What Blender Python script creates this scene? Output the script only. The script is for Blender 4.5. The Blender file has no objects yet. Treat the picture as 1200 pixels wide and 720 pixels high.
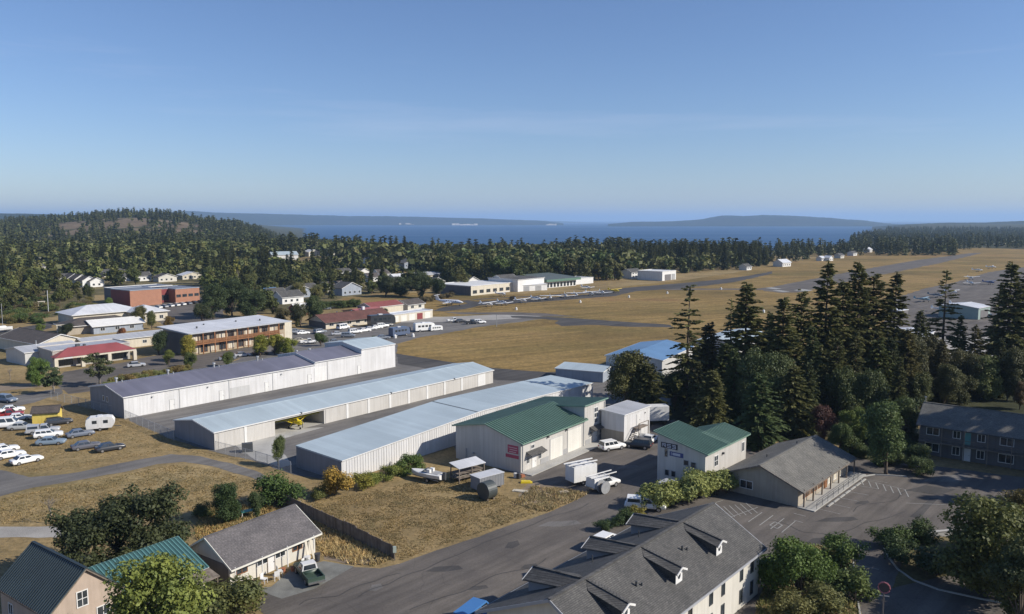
import bpy, math, random
import numpy as np
from mathutils import Vector, Matrix, noise as mnoise
from mathutils.geometry import tessellate_polygon

S = bpy.context.scene
COL = S.collection
R = math.radians

# ------------------------------------------------------------------ camera, sky, sun, exposure
CAM_H, FOC, HOR = 40.0, 933.0, 258.0           # metres above the airfield, focal length (px of a 1200 px frame), eye level row
PITCH = math.atan((360 - HOR) / FOC)
cam = bpy.data.cameras.new("camera"); cam.sensor_width = 36; cam.lens = 36 * FOC / 1200
cam.clip_end = 120000; cam.clip_start = 0.5
co = bpy.data.objects.new("camera", cam); COL.objects.link(co)
co.location = (0, 0, CAM_H); co.rotation_euler = (math.pi / 2 - PITCH, 0, 0)
S.camera = co

SUN_EL, SUN_AZ = 33.0, 102.0                     # azimuth clockwise from the view direction (+Y)
W = bpy.data.worlds.new("World"); S.world = W; W.use_nodes = True
wn, wl = W.node_tree.nodes, W.node_tree.links
bg = wn["Background"]
sky = wn.new("ShaderNodeTexSky"); sky.sky_type = 'NISHITA'; sky.sun_disc = False
sky.sun_elevation = R(SUN_EL); sky.sun_rotation = R(SUN_AZ)
sky.altitude = 60; sky.air_density = 1.0; sky.dust_density = 0.2; sky.ozone_density = 5.5
bg.inputs[1].default_value = 0.100
# thin cirrus: long streaks of noise in the sky direction
tc = wn.new("ShaderNodeTexCoord"); mp = wn.new("ShaderNodeMapping"); mp.inputs['Scale'].default_value = (1.1, 1.1, 15)
mp.inputs['Rotation'].default_value = (0, R(-2.5), 0); mp.inputs['Location'].default_value = (1.15, 0, 2.3)
nz = wn.new("ShaderNodeTexNoise"); nz.inputs['Scale'].default_value = 1.6; nz.inputs['Detail'].default_value = 7; nz.inputs['Roughness'].default_value = .6
rp = wn.new("ShaderNodeMapRange"); rp.inputs[1].default_value = .60; rp.inputs[2].default_value = .85; rp.inputs[3].default_value = 0; rp.inputs[4].default_value = .22
mx = wn.new("ShaderNodeMix"); mx.data_type = 'RGBA'; mx.inputs[7].default_value = (6.5, 7.0, 7.8, 1)
wl.new(tc.outputs['Generated'], mp.inputs['Vector']); wl.new(mp.outputs[0], nz.inputs['Vector']); wl.new(nz.outputs[0], rp.inputs[0])
wl.new(rp.outputs[0], mx.inputs[0]); wl.new(sky.outputs[0], mx.inputs[6]); wb = wn.new("ShaderNodeMix"); wb.data_type = 'RGBA'; wb.blend_type = 'MULTIPLY'; wb.inputs[0].default_value = 1; wb.inputs[7].default_value = (.97, .94, 1.03, 1)   # daylight white balance
wl.new(mx.outputs[2], wb.inputs[6]); wl.new(wb.outputs[2], bg.inputs[0])

sl = bpy.data.lights.new("sun", 'SUN'); sl.energy = 4.9; sl.angle = R(0.5); sl.color = (1.0, 0.93, 0.82)
so = bpy.data.objects.new("sun", sl); COL.objects.link(so)
sd = Vector((math.cos(R(SUN_EL)) * math.sin(R(SUN_AZ)), math.cos(R(SUN_EL)) * math.cos(R(SUN_AZ)), math.sin(R(SUN_EL))))
so.rotation_euler = (-sd).to_track_quat('-Z', 'Y').to_euler()
S.view_settings.view_transform = 'Standard'; S.view_settings.look = 'None'
S.view_settings.exposure = 0.22; S.view_settings.gamma = 1.0
S.cycles.max_bounces = 6; S.cycles.volume_bounces = 1; S.cycles.transparent_max_bounces = 8
S.cycles.use_denoising = True; S.cycles.caustics_reflective = False; S.cycles.caustics_refractive = False

# ------------------------------------------------------------------ helpers
def G(px, py, z=0.0):
    """the place on level z seen at a pixel of the 1200x720 photograph (survey of the ground)"""
    u = (px - 600) / FOC; v = (360 - py) / FOC
    d = (u, math.cos(PITCH) + v * math.sin(PITCH), -math.sin(PITCH) + v * math.cos(PITCH))
    t = (z - CAM_H) / d[2]
    return (d[0] * t, d[1] * t)

def along(A, ang, px):
    """distance from A along heading ang (deg) to where the line of sight of column px crosses"""
    c, s = math.cos(R(ang)), math.sin(R(ang)); k = (px - 600) / FOC / (math.cos(PITCH) + .0)
    k = (px - 600) / FOC
    lo, hi = 0, 400
    def f(t):
        x, y = A[0] + c * t, A[1] + s * t
        return x - k * (y * math.cos(PITCH) + CAM_H * math.sin(PITCH))
    for _ in range(50):
        m = (lo + hi) / 2
        if (f(m) > 0) == (f(400) > 0): hi = m
        else: lo = m
    return lo

class MB:
    def __init__(s): s.v = []; s.f = []; s.m = []
    def add(s, vs, fs, mi=0):
        o = len(s.v); s.v += [tuple(p) for p in vs]
        for f in fs: s.f.append(tuple(i + o for i in f)); s.m.append(mi)
        return s
    def box(s, x0, x1, y0, y1, z0, z1, mi=0):
        return s.hexa([(x0,y0,z0),(x1,y0,z0),(x1,y1,z0),(x0,y1,z0)], [(x0,y0,z1),(x1,y0,z1),(x1,y1,z1),(x0,y1,z1)], mi)
    def hexa(s, b, t, mi=0):
        n = len(b)
        return s.add(list(b) + list(t), [tuple(range(n))[::-1], tuple(range(n, 2 * n))] + [(i, (i+1) % n, n + (i+1) % n, n + i) for i in range(n)], mi)
    def slab(s, quad, t, mi=0):
        return s.hexa(quad, [(p[0], p[1], p[2] + t) for p in quad], mi)
    def bar(s, p, q, w, h=None, mi=0):
        p, q = Vector(p), Vector(q); d = (q - p); L = d.length
        if L < 1e-6: return s
        d /= L; up = Vector((0, 0, 1)) if abs(d.z) < .95 else Vector((1, 0, 0))
        a = d.cross(up).normalized(); b = a.cross(d).normalized(); h = w if h is None else h
        a *= w / 2; b *= h / 2
        return s.hexa([p - a - b, p + a - b, p + a + b, p - a + b], [q - a - b, q + a - b, q + a + b, q - a + b], mi)
    def tube(s, pts, rad, n=7, mi=0, cap=True):
        o = len(s.v); pts = [Vector(p) for p in pts]
        for i, p in enumerate(pts):
            d = (pts[min(i+1, len(pts)-1)] - pts[max(i-1, 0)]).normalized()
            up = Vector((0, 0, 1)) if abs(d.z) < .9 else Vector((1, 0, 0))
            a = d.cross(up).normalized(); b = d.cross(a)
            for k in range(n):
                t = 2 * math.pi * k / n
                s.v.append(tuple(p + (a * math.cos(t) + b * math.sin(t)) * rad[i]))
        for i in range(len(pts) - 1):
            for k in range(n):
                s.f.append((o+i*n+k, o+i*n+(k+1) % n, o+(i+1)*n+(k+1) % n, o+(i+1)*n+k)); s.m.append(mi)
        if cap:
            s.f.append(tuple(o + k for k in range(n))[::-1]); s.m.append(mi)
            e = o + (len(pts)-1)*n; s.f.append(tuple(e + k for k in range(n))); s.m.append(mi)
        return s
    def cyl(s, c, r, h, n=12, axis='z', mi=0):
        c = Vector(c); a = {'z': (0,0,1), 'y': (0,1,0), 'x': (1,0,0)}[axis]
        return s.tube([c, c + Vector(a) * h], [r, r], n, mi)
    def loft(s, rings, mi=0, cap=True):
        o = len(s.v); n = len(rings[0])
        for r in rings: s.v += [tuple(p) for p in r]
        for i in range(len(rings) - 1):
            for k in range(n):
                s.f.append((o+i*n+k, o+i*n+(k+1) % n, o+(i+1)*n+(k+1) % n, o+(i+1)*n+k)); s.m.append(mi)
        if cap:
            s.f.append(tuple(o + k for k in range(n))[::-1]); s.m.append(mi)
            e = o + (len(rings)-1)*n; s.f.append(tuple(e + k for k in range(n))); s.m.append(mi)
        return s
    def mesh(s, name, mats, smooth=False):
        me = bpy.data.meshes.new(name); me.from_pydata(s.v, [], s.f)
        for m in (mats if isinstance(mats, (list, tuple)) else [mats]): me.materials.append(m)
        if any(s.m): me.polygons.foreach_set('material_index', s.m)
        if smooth: me.polygons.foreach_set('use_smooth', [True] * len(s.f))
        me.update()
        bmfix(me)
        return me

import bmesh
def bmfix(me):
    b = bmesh.new(); b.from_mesh(me); bmesh.ops.recalc_face_normals(b, faces=b.faces); b.to_mesh(me); b.free()

def link(name, data, parent=None, loc=None, rz=0):
    o = bpy.data.objects.new(name, data); COL.objects.link(o)
    if parent: o.parent = parent
    if loc: o.location = loc if len(loc) == 3 else (loc[0], loc[1], 0)
    if rz: o.rotation_euler = (0, 0, rz)
    return o
def part(name, mb, mat, parent, smooth=False, kind=None):
    o = link(name, mb.mesh(name, mat, smooth) if isinstance(mb, MB) else mb, parent)
    if kind: o['kind'] = kind
    return o
def tag(o, label, cat, group=None):
    o['label'] = label; o['category'] = cat
    if group: o['group'] = group
    return o
def thing(name, label, cat, loc, deg=0, group=None):
    return tag(link(name, None, None, loc, R(deg)), label, cat, group)
def struct(name, me, parent=None):
    o = link(name, me, parent); o['kind'] = 'structure'; return o
def dup(o, parent=None, color=None):
    c = o.copy(); COL.objects.link(c); c.parent = parent
    if color: c.color = color
    for ch in list(o.children): dup(ch, c, color)
    return c
def place(proto, loc, deg, label=None, group=None, color=None, sc=None):
    """first use moves the prototype itself, later uses copy it"""
    if not proto.get('_used'):
        o = proto; o['_used'] = 1
        if color:
            o.color = color
            for ch in o.children_recursive: ch.color = color
    else:
        o = dup(proto, None, color)
    o.location = loc if len(loc) == 3 else (loc[0], loc[1], 0); o.rotation_euler = (0, 0, R(deg))
    if sc: o.scale = (sc, sc, sc) if not isinstance(sc, tuple) else sc
    if label: o['label'] = label
    if group: o['group'] = group
    elif 'group' in o: del o['group']
    return o

# ------------------------------------------------------------------ materials
def newmat(name):
    m = bpy.data.materials.new(name); m.use_nodes = True
    return m, m.node_tree.nodes, m.node_tree.links, m.node_tree.nodes['Principled BSDF']
def ramp(n, fac_out, l, stops):
    r = n.new("ShaderNodeValToRGB"); l.new(fac_out, r.inputs[0])
    e = r.color_ramp.elements
    e[0].position = stops[0][0]; e[0].color = (*stops[0][1], 1)
    e[1].position = stops[-1][0]; e[1].color = (*stops[-1][1], 1)
    for p, c in stops[1:-1]:
        x = e.new(p); x.color = (*c, 1)
    return r.outputs[0]
def ntex(n, l, vec, scale, detail=4, rough=.55):
    t = n.new("ShaderNodeTexNoise"); t.inputs['Scale'].default_value = scale; t.inputs['Detail'].default_value = detail; t.inputs['Roughness'].default_value = rough
    if vec is not None: l.new(vec, t.inputs['Vector'])
    return t.outputs[0]
def mul(n, l, a, b, fac=1.0):
    m = n.new("ShaderNodeMix"); m.data_type = 'RGBA'; m.blend_type = 'MULTIPLY'; m.inputs[0].default_value = fac
    l.new(a, m.inputs[6]); l.new(b, m.inputs[7]); return m.outputs[2]
def mixc(n, l, f, a, b):
    m = n.new("ShaderNodeMix"); m.data_type = 'RGBA'; l.new(f, m.inputs[0])
    for k, s in ((6, a), (7, b)):
        if isinstance(s, tuple): m.inputs[k].default_value = (*s, 1)
        else: l.new(s, m.inputs[k])
    return m.outputs[2]
def bump(n, l, h, p, strength, dist=.05):
    b = n.new("ShaderNodeBump"); b.inputs['Strength'].default_value = strength; b.inputs['Distance'].default_value = dist
    l.new(h, b.inputs['Height']); l.new(b.outputs[0], p.inputs['Normal'])
def math_(n, l, op, a, b=None):
    m = n.new("ShaderNodeMath"); m.operation = op
    for k, s in ((0, a), (1, b)):
        if s is None: continue
        if isinstance(s, (int, float)): m.inputs[k].default_value = s
        else: l.new(s, m.inputs[k])
    return m.outputs[0]

MATS = {}
def paint(name, c, rough=.6, var=.12, scale=.6, metal=0, spec=.5, streak=0.0, corr=0.0, fine=0.0, objcol=False, bmp=0.0, panel=0.0, pw=.95, pxy=False):
    """plain painted / weathered surface: large blotches, optional vertical streaks, corrugation relief and fine grain"""
    if name in MATS: return MATS[name]
    m, n, l, p = newmat(name)
    geo = n.new("ShaderNodeNewGeometry"); pos = geo.outputs['Position']
    if objcol:
        oi = n.new("ShaderNodeObjectInfo"); base = oi.outputs['Color']
    else:
        rgb = n.new("ShaderNodeRGB"); rgb.outputs[0].default_value = (*c, 1); base = rgb.outputs[0]
    lo, hi = 1 - var, 1 + var * .5
    f = ntex(n, l, pos, scale, 5)
    col = mul(n, l, base, ramp(n, f, l, [(.3, (lo, lo, lo)), (.7, (hi, hi, hi))]))
    if streak:
        mpn = n.new("ShaderNodeMapping"); mpn.inputs['Scale'].default_value = (2.2, 2.2, .12); l.new(pos, mpn.inputs[0])
        f2 = ntex(n, l, mpn.outputs[0], 1.0, 4)
        col = mul(n, l, col, ramp(n, f2, l, [(.35, (1 - streak, 1 - streak * 1.05, 1 - streak * 1.15)), (.6, (1, 1, 1))]))
    if panel:                       # sheets of slightly different age side by side
        tp = n.new("ShaderNodeTexCoord"); sp = n.new("ShaderNodeSeparateXYZ"); l.new(tp.outputs['Object'], sp.inputs[0])
        v = math_(n, l, 'FLOOR', math_(n, l, 'DIVIDE', math_(n, l, 'ADD', sp.outputs[0], sp.outputs[1]) if pxy else sp.outputs[0], pw))
        wnz = n.new("ShaderNodeTexWhiteNoise"); wnz.noise_dimensions = '1D'; l.new(v, wnz.inputs['W'])
        col = mul(n, l, col, ramp(n, wnz.outputs['Value'], l, [(0, (1 - panel,) * 3), (1, (1 + panel * .4,) * 3)]))
        fr = math_(n, l, 'FRACT', math_(n, l, 'DIVIDE', math_(n, l, 'ADD', sp.outputs[0], sp.outputs[1]) if pxy else sp.outputs[0], pw))
        col = mul(n, l, col, ramp(n, fr, l, [(0, (.84,) * 3), (.07, (1,) * 3)]))
    if fine:
        f3 = ntex(n, l, pos, 9, 3, .7)
        col = mul(n, l, col, ramp(n, f3, l, [(.3, (1 - fine,) * 3), (.7, (1 + fine * .5,) * 3)]))
    l.new(col, p.inputs['Base Color'])
    p.inputs['Roughness'].default_value = rough; p.inputs['Metallic'].default_value = metal; p.inputs['Specular IOR Level'].default_value = spec
    if corr:
        t = n.new("ShaderNodeTexCoord"); sx = n.new("ShaderNodeSeparateXYZ"); l.new(t.outputs['Object'], sx.inputs[0])
        k = 2 * math.pi / corr
        a = math_(n, l, 'SINE', math_(n, l, 'MULTIPLY', sx.outputs[0], k)); b = math_(n, l, 'SINE', math_(n, l, 'MULTIPLY', sx.outputs[1], k))
        s = math_(n, l, 'ADD', math_(n, l, 'POWER', math_(n, l, 'ABSOLUTE', a), 6.0), math_(n, l, 'POWER', math_(n, l, 'ABSOLUTE', b), 6.0))
        bump(n, l, s, p, .6, .02)
    elif bmp:
        bump(n, l, ntex(n, l, pos, 6, 4), p, bmp, .04)
    MATS[name] = m; return m

def shingle(name, c, c2):
    m, n, l, p = newmat(name)
    t = n.new("ShaderNodeTexCoord"); geo = n.new("ShaderNodeNewGeometry")
    sx = n.new("ShaderNodeSeparateXYZ"); l.new(t.outputs['Object'], sx.inputs[0])
    cb = n.new("ShaderNodeCombineXYZ"); l.new(math_(n, l, 'ADD', sx.outputs[0], math_(n, l, 'MULTIPLY', sx.outputs[1], .6)), cb.inputs[0]); l.new(math_(n, l, 'ADD', sx.outputs[2], math_(n, l, 'MULTIPLY', sx.outputs[1], .13)), cb.inputs[1])
    br = n.new("ShaderNodeTexBrick"); l.new(cb.outputs[0], br.inputs['Vector'])
    br.inputs['Scale'].default_value = 1.0; br.inputs['Brick Width'].default_value = .42; br.inputs['Row Height'].default_value = .11; br.inputs['Mortar Size'].default_value = .012
    br.inputs['Color1'].default_value = (*c, 1); br.inputs['Color2'].default_value = (*c2, 1); br.inputs['Mortar'].default_value = (c[0]*.5, c[1]*.5, c[2]*.5, 1)
    f = ntex(n, l, geo.outputs['Position'], .45, 6)
    col = mul(n, l, br.outputs[0], ramp(n, f, l, [(.3, (.72, .72, .72)), (.72, (1.15, 1.13, 1.1))]))
    f3 = ntex(n, l, geo.outputs['Position'], 5, 4, .8)
    col = mul(n, l, col, ramp(n, f3, l, [(.3, (.62,) * 3), (.7, (1.3,) * 3)]))
    l.new(col, p.inputs['Base Color']); p.inputs['Roughness'].default_value = .9
    bump(n, l, br.outputs[1], p, -.4, .02)
    MATS[name] = m; return m

def glass(name, c=(.02, .025, .03), rough=.06):
    if name in MATS: return MATS[name]
    m, n, l, p = newmat(name)
    geo = n.new("ShaderNodeNewGeometry")
    f = ntex(n, l, geo.outputs['Position'], .8, 2)
    l.new(ramp(n, f, l, [(.35, c), (.65, tuple(x * 2.2 for x in c))]), p.inputs['Base Color'])
    p.inputs['Roughness'].default_value = rough; p.inputs['Specular IOR Level'].default_value = .7
    MATS[name] = m; return m

def leafmat(name, attr=None, trans=.22):
    m, n, l, p = newmat(name)
    if attr:
        a = n.new("ShaderNodeAttribute"); a.attribute_name = attr; base = a.outputs['Color']
    else:
        oi = n.new("ShaderNodeObjectInfo"); base = oi.outputs['Color']
    t = n.new("ShaderNodeAttribute"); t.attribute_name = 'tint'
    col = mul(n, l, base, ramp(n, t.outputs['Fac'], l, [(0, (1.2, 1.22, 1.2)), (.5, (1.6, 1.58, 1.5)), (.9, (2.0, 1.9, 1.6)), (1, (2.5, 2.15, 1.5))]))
    geo = n.new("ShaderNodeNewGeometry")
    f = ntex(n, l, geo.outputs['Position'], .35, 3)
    col = mul(n, l, col, ramp(n, f, l, [(.3, (.75, .8, .8)), (.7, (1.22, 1.14, 1.0))]))
    l.new(col, p.inputs['Base Color']); p.inputs['Roughness'].default_value = .62; p.inputs['Specular IOR Level'].default_value = .3
    tr = n.new("ShaderNodeBsdfTranslucent"); l.new(col, tr.inputs[0])
    ms = n.new("ShaderNodeMixShader"); ms.inputs[0].default_value = trans
    l.new(p.outputs[0], ms.inputs[1]); l.new(tr.outputs[0], ms.inputs[2]); l.new(ms.outputs[0], n['Material Output'].inputs[0])
    return m

def groundmat(name, stops, scale=.03, fine=2.2, mow=0.0, green=None, bmp=.5):
    m, n, l, p = newmat(name)
    geo = n.new("ShaderNodeNewGeometry"); pos = geo.outputs['Position']
    col = ramp(n, ntex(n, l, pos, scale, 8, .62), l, stops)
    if green:
        mpn = n.new("ShaderNodeMapping"); mpn.inputs['Scale'].default_value = (.5, 1.3, 1); mpn.inputs['Rotation'].default_value = (0, 0, R(-20)); l.new(pos, mpn.inputs[0])
        g = ntex(n, l, mpn.outputs[0], .018, 5, .6)
        gm = n.new("ShaderNodeMapRange"); gm.inputs[1].default_value = .5; gm.inputs[2].default_value = .72; gm.inputs[4].default_value = .75; l.new(g, gm.inputs[0])
        col = mixc(n, l, gm.outputs[0], col, green)
    f = ntex(n, l, pos, fine, 5, .75)
    col = mul(n, l, col, ramp(n, f, l, [(.28, (.55, .55, .52)), (.5, (1, 1, 1)), (.74, (1.38, 1.34, 1.25))]))
    f2 = ntex(n, l, pos, .35, 4, .7)
    col = mul(n, l, col, ramp(n, f2, l, [(.3, (.74, .76, .74)), (.68, (1.14, 1.12, 1.1))]))
    if mow:
        mpn = n.new("ShaderNodeMapping"); mpn.vector_type = 'TEXTURE'; mpn.inputs['Rotation'].default_value = (0, 0, R(30)); mpn.inputs['Scale'].default_value = (60, 3.5, 1); l.new(pos, mpn.inputs[0])
        f4 = ntex(n, l, mpn.outputs[0], 1.0, 3)
        col = mul(n, l, col, ramp(n, f4, l, [(.35, (1 - mow,) * 3), (.65, (1 + mow * .6,) * 3)]))
    l.new(col, p.inputs['Base Color']); p.inputs['Roughness'].default_value = .95; p.inputs['Specular IOR Level'].default_value = .15
    bump(n, l, f, p, bmp, .15)
    MATS[name] = m; return m

def asphalt(name, c, crack=True):
    m, n, l, p = newmat(name)
    geo = n.new("ShaderNodeNewGeometry"); pos = geo.outputs['Position']
    rgb = n.new("ShaderNodeRGB"); rgb.outputs[0].default_value = (*c, 1)
    col = mul(n, l, rgb.outputs[0], ramp(n, ntex(n, l, pos, .09, 7, .62), l, [(.3, (.72, .72, .74)), (.7, (1.24, 1.22, 1.18))]))
    col = mul(n, l, col, ramp(n, ntex(n, l, pos, 4, 4, .8), l, [(.3, (.82,) * 3), (.7, (1.15,) * 3)]))
    mpn = n.new("ShaderNodeMapping"); mpn.vector_type = 'TEXTURE'; mpn.inputs['Rotation'].default_value = (0, 0, R(47)); mpn.inputs['Scale'].default_value = (26, 1.7, 1); l.new(pos, mpn.inputs[0])
    col = mul(n, l, col, ramp(n, ntex(n, l, mpn.outputs[0], 1, 4, .6), l, [(.36, (.78,) * 3), (.62, (1.12,) * 3)]))
    if crack:
        v = n.new("ShaderNodeTexVoronoi"); v.feature = 'DISTANCE_TO_EDGE'; v.inputs['Scale'].default_value = .16
        ad = n.new("ShaderNodeMix"); ad.data_type = 'RGBA'; ad.blend_type = 'ADD'; ad.inputs[0].default_value = 1.6
        nn = n.new("ShaderNodeTexNoise"); nn.inputs['Scale'].default_value = .4; nn.inputs['Detail'].default_value = 5; l.new(pos, nn.inputs['Vector'])
        l.new(pos, ad.inputs[6]); l.new(nn.outputs[1], ad.inputs[7]); l.new(ad.outputs[2], v.inputs['Vector'])
        col = mul(n, l, col, ramp(n, v.outputs['Distance'], l, [(0, (.84,) * 3), (.012, (1,) * 3)]))
    l.new(col, p.inputs['Base Color']); p.inputs['Roughness'].default_value = .88; p.inputs['Specular IOR Level'].default_value = .25
    bump(n, l, ntex(n, l, pos, 12, 3), p, .2, .02)
    MATS[name] = m; return m

white = paint('white_paint', (.70, .695, .675), .55, .07, streak=.08)
whitewall = paint('white_metal_wall', (.655, .65, .645), .5, .08, .25, streak=.12, corr=.6, panel=.03, pxy=True)
greywall = paint('grey_metal_wall', (.52, .52, .51), .5, .08, .25, streak=.10, corr=.6)
beigewall = paint('beige_metal_wall', (.54, .52, .485), .5, .08, .25, streak=.11, corr=.6, panel=.03, pxy=True)
cream = paint('cream_wall', (.58, .53, .43), .7, .08, streak=.10)
taupe = paint('taupe_siding', (.40, .35, .28), .75, .10, streak=.12, corr=.4)
peach = paint('peach_siding', (.43, .345, .28), .75, .12, .5, streak=.12)
darkwall = paint('dark_siding', (.16, .15, .15), .7, .15, streak=.15)
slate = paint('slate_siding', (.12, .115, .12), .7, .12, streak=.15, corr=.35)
stucco = paint('pale_stucco', (.60, .575, .51), .8, .08, .4, streak=.10)
bluegrey = paint('bluegrey_wall', (.30, .34, .40), .7, .1, streak=.12)
woodm = paint('brown_timber', (.29, .125, .05), .6, .25, 1.5, streak=.2)
oldwood = paint('weathered_boards', (.21, .175, .145), .85, .3, 1.2, streak=.35)
concrete = paint('concrete', (.42, .41, .38), .9, .2, .3, fine=.15)
gravel = paint('pale_gravel', (.36, .34, .31), .95, .25, .15, fine=.35)
dirt = paint('bare_soil', (.26, .20, .14), .95, .3, .2, fine=.3)
lightblue = paint('pale_blue_metal_roof', (.425, .50, .535), .5, .16, .09, streak=0, fine=.06, panel=.07, pw=1.0)
lilac = paint('lilac_grey_metal_roof', (.165, .162, .205), .5, .26, .10, fine=.08, panel=.10, pw=1.0)
greyroof = paint('grey_metal_roof', (.42, .43, .45), .45, .16, .15, panel=.08)
paleroof = paint('pale_metal_roof', (.60, .61, .63), .5, .16, .2, panel=.07)
greenroof = paint('green_metal_roof', (.022, .055, .038), .42, .18, .3)
greenseam = paint('green_roof_seam', (.19, .29, .225), .4, .12, .5)
tealroof = paint('teal_metal_roof', (.045, .105, .108), .4, .2, .4)
tealseam = paint('teal_roof_seam', (.09, .20, .20), .4, .12, .5)
darkteal = paint('dark_green_metal_roof', (.026, .036, .039), .45, .2, .4)
darktealseam = paint('dark_green_roof_seam', (.05, .068, .071), .45, .12, .4)
redroof = paint('red_metal_roof', (.25, .066, .068), .5, .15, .3, fine=.08)
pinkroof = paint('faded_red_roof', (.32, .11, .105), .7, .2, .3)
maroonroof = shingle('maroon_shingles', (.13, .055, .045), (.17, .075, .06))
blueroof = paint('blue_metal_roof', (.13, .24, .40), .4, .12, .2)
roof_grey = shingle('grey_shingles', (.078, .077, .075), (.115, .112, .107))
roof_tan = shingle('taupe_shingles', (.155, .150, .135), (.19, .185, .168))
roof_purple = shingle('purple_grey_shingles', (.125, .117, .12), (.165, .153, .155))
roof_brown = shingle('brown_shingles', (.085, .075, .07), (.12, .10, .09))
brick_o = paint('orange_brick', (.36, .175, .11), .85, .12, .6, fine=.12)
brick_r = paint('red_panel', (.20, .035, .035), .6, .1, .5)
paneglass = glass('window_glass')
skyglass = glass('reflecting_glass', (.05, .07, .10), .04)
tyre = paint('tyre_rubber', (.02, .02, .02), .8, .1)
rimm = paint('wheel_rim', (.45, .45, .46), .35, .1, metal=.7)
chrome = paint('bright_metal', (.55, .55, .55), .3, .05, metal=.9)
galv = paint('galvanised_steel', (.38, .39, .40), .5, .15, 2, metal=.3)
dsteel = paint('dark_steel', (.06, .065, .07), .55, .15, 1)
lampglass = paint('lamp_lens', (.75, .75, .72), .15, .02)
redlens = paint('red_lens', (.45, .02, .02), .2, .05)
carpaint = paint('car_paint', (1, 1, 1), .28, .03, objcol=True, spec=.6)
yellowp = paint('yellow_paint', (.75, .58, .03), .4, .08)
yellowwall = paint('yellow_boards', (.72, .56, .13), .7, .1, streak=.12)
linepaint = paint('worn_line_paint', (.36, .355, .33), .8, .25, 2.5, fine=.3)
bark = paint('bark', (.10, .075, .055), .9, .3, 2, fine=.3)
palebark = paint('pale_bark', (.22, .19, .16), .9, .3, 2, fine=.3)
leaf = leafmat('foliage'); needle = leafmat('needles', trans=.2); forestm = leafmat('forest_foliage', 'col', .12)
grass_m = groundmat('dry_grass_ground', [(.30, (.19, .14, .07)), (.45, (.26, .19, .095)), (.58, (.315, .235, .12)), (.72, (.37, .285, .16))], .03, 1.6, .10, green=(.13, .12, .052))
field_m = groundmat('golden_field', [(.30, (.145, .110, .042)), (.40, (.205, .142, .056)), (.50, (.26, .178, .068)), (.58, (.29, .20, .082)), (.66, (.255, .152, .068)), (.75, (.31, .22, .105))], .014, .9, .24, green=(.13, .112, .04))
lawn_m = groundmat('dull_lawn', [(.3, (.075, .072, .034)), (.5, (.14, .12, .06)), (.72, (.25, .20, .11))], .05, 1.5)
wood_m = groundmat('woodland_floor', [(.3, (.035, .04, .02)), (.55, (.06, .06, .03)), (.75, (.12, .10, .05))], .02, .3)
asph = asphalt('old_asphalt', (.134, .120, .107))
asph2 = asphalt('grey_asphalt', (.165, .157, .148))
asphd = asphalt('dark_asphalt', (.078, .074, .071))

# ------------------------------------------------------------------ terrain, water, far islands
def sstep(a, b, x):
    t = np.clip((x - a) / (b - a), 0, 1); return t * t * (3 - 2 * t)
HU = [-1.6, -.9, -.643, -.579, -.479, -.407, -.321, -.241, -.20, 1.0]
HZ = [8, 14, 22, 31, 46, 37, 12, -16, -30, -30]
def hland(x, y):
    x = np.asarray(x, float); y = np.asarray(y, float); yy = np.maximum(y, 50.); u = x / yy
    z = np.interp(u, HU, HZ)
    hill = np.maximum(z, 0) * sstep(1000, 1700, y) * (1 - .6 * sstep(2000, 3000, y))
    ub = .434 + .064 * (yy - 2177) / 3266
    seam = np.maximum(sstep(-.34, -.235, u) * (1 - sstep(ub - .012, ub + .012, u)), 0) * sstep(950, 1300, y)
    right = sstep(.40, .48, u) * (sstep(2600, 4200, y) * 14 + sstep(3600, 5000, y) * 6 - 8 * sstep(1100, 2000, y))
    return hill * (1 - seam) - 36 * seam + right * (1 - seam)
xs = np.concatenate([[-9000, -6000, -4200], np.arange(-3000, 4300, 60.), [5200, 7000, 9500]])
ys = np.concatenate([[-3000, -800, 0, 300, 600, 800], np.arange(900, 6600, 60.), [7000]])
X, Y = np.meshgrid(xs, ys); Z = hland(X, Y)
rng = np.random.default_rng(5)
Z = Z + np.where(Y > 1100, rng.normal(0, 1.0, Z.shape), 0)
nx, ny = len(xs), len(ys)
gm = bpy.data.meshes.new('ground')
fs = [(j*nx+i, j*nx+i+1, (j+1)*nx+i+1, (j+1)*nx+i) for j in range(ny-1) for i in range(nx-1)]
gm.from_pydata(np.stack([X, Y, Z], -1).reshape(-1, 3).tolist(), [], fs)
gm.materials.append(grass_m); gm.materials.append(wood_m); gm.materials.append(groundmat('hill_scrub', [(.3, (.13, .095, .065)), (.55, (.18, .135, .09)), (.75, (.25, .19, .12))], .02, .3))
def clearing(x, y):
    px = 600 + FOC * x / max(y, 1)
    return (60 < px < 235 and 1290 < y < 1690 and math.sin(px * .09) + math.sin(y * .023 + px * .05) > -.95) or (20 < px < 85 and 1060 < y < 1210)
mi = []
for f in fs:
    cx = (X.flat[f[0]] + X.flat[f[2]]) / 2; cy = (Y.flat[f[0]] + Y.flat[f[2]]) / 2
    mi.append(2 if clearing(cx, cy) else (1 if cy > 1060 else 0))
gm.polygons.foreach_set('material_index', mi); gm.polygons.foreach_set('use_smooth', [c > 0 for c in mi]); gm.update()
struct('ground', gm)

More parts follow.
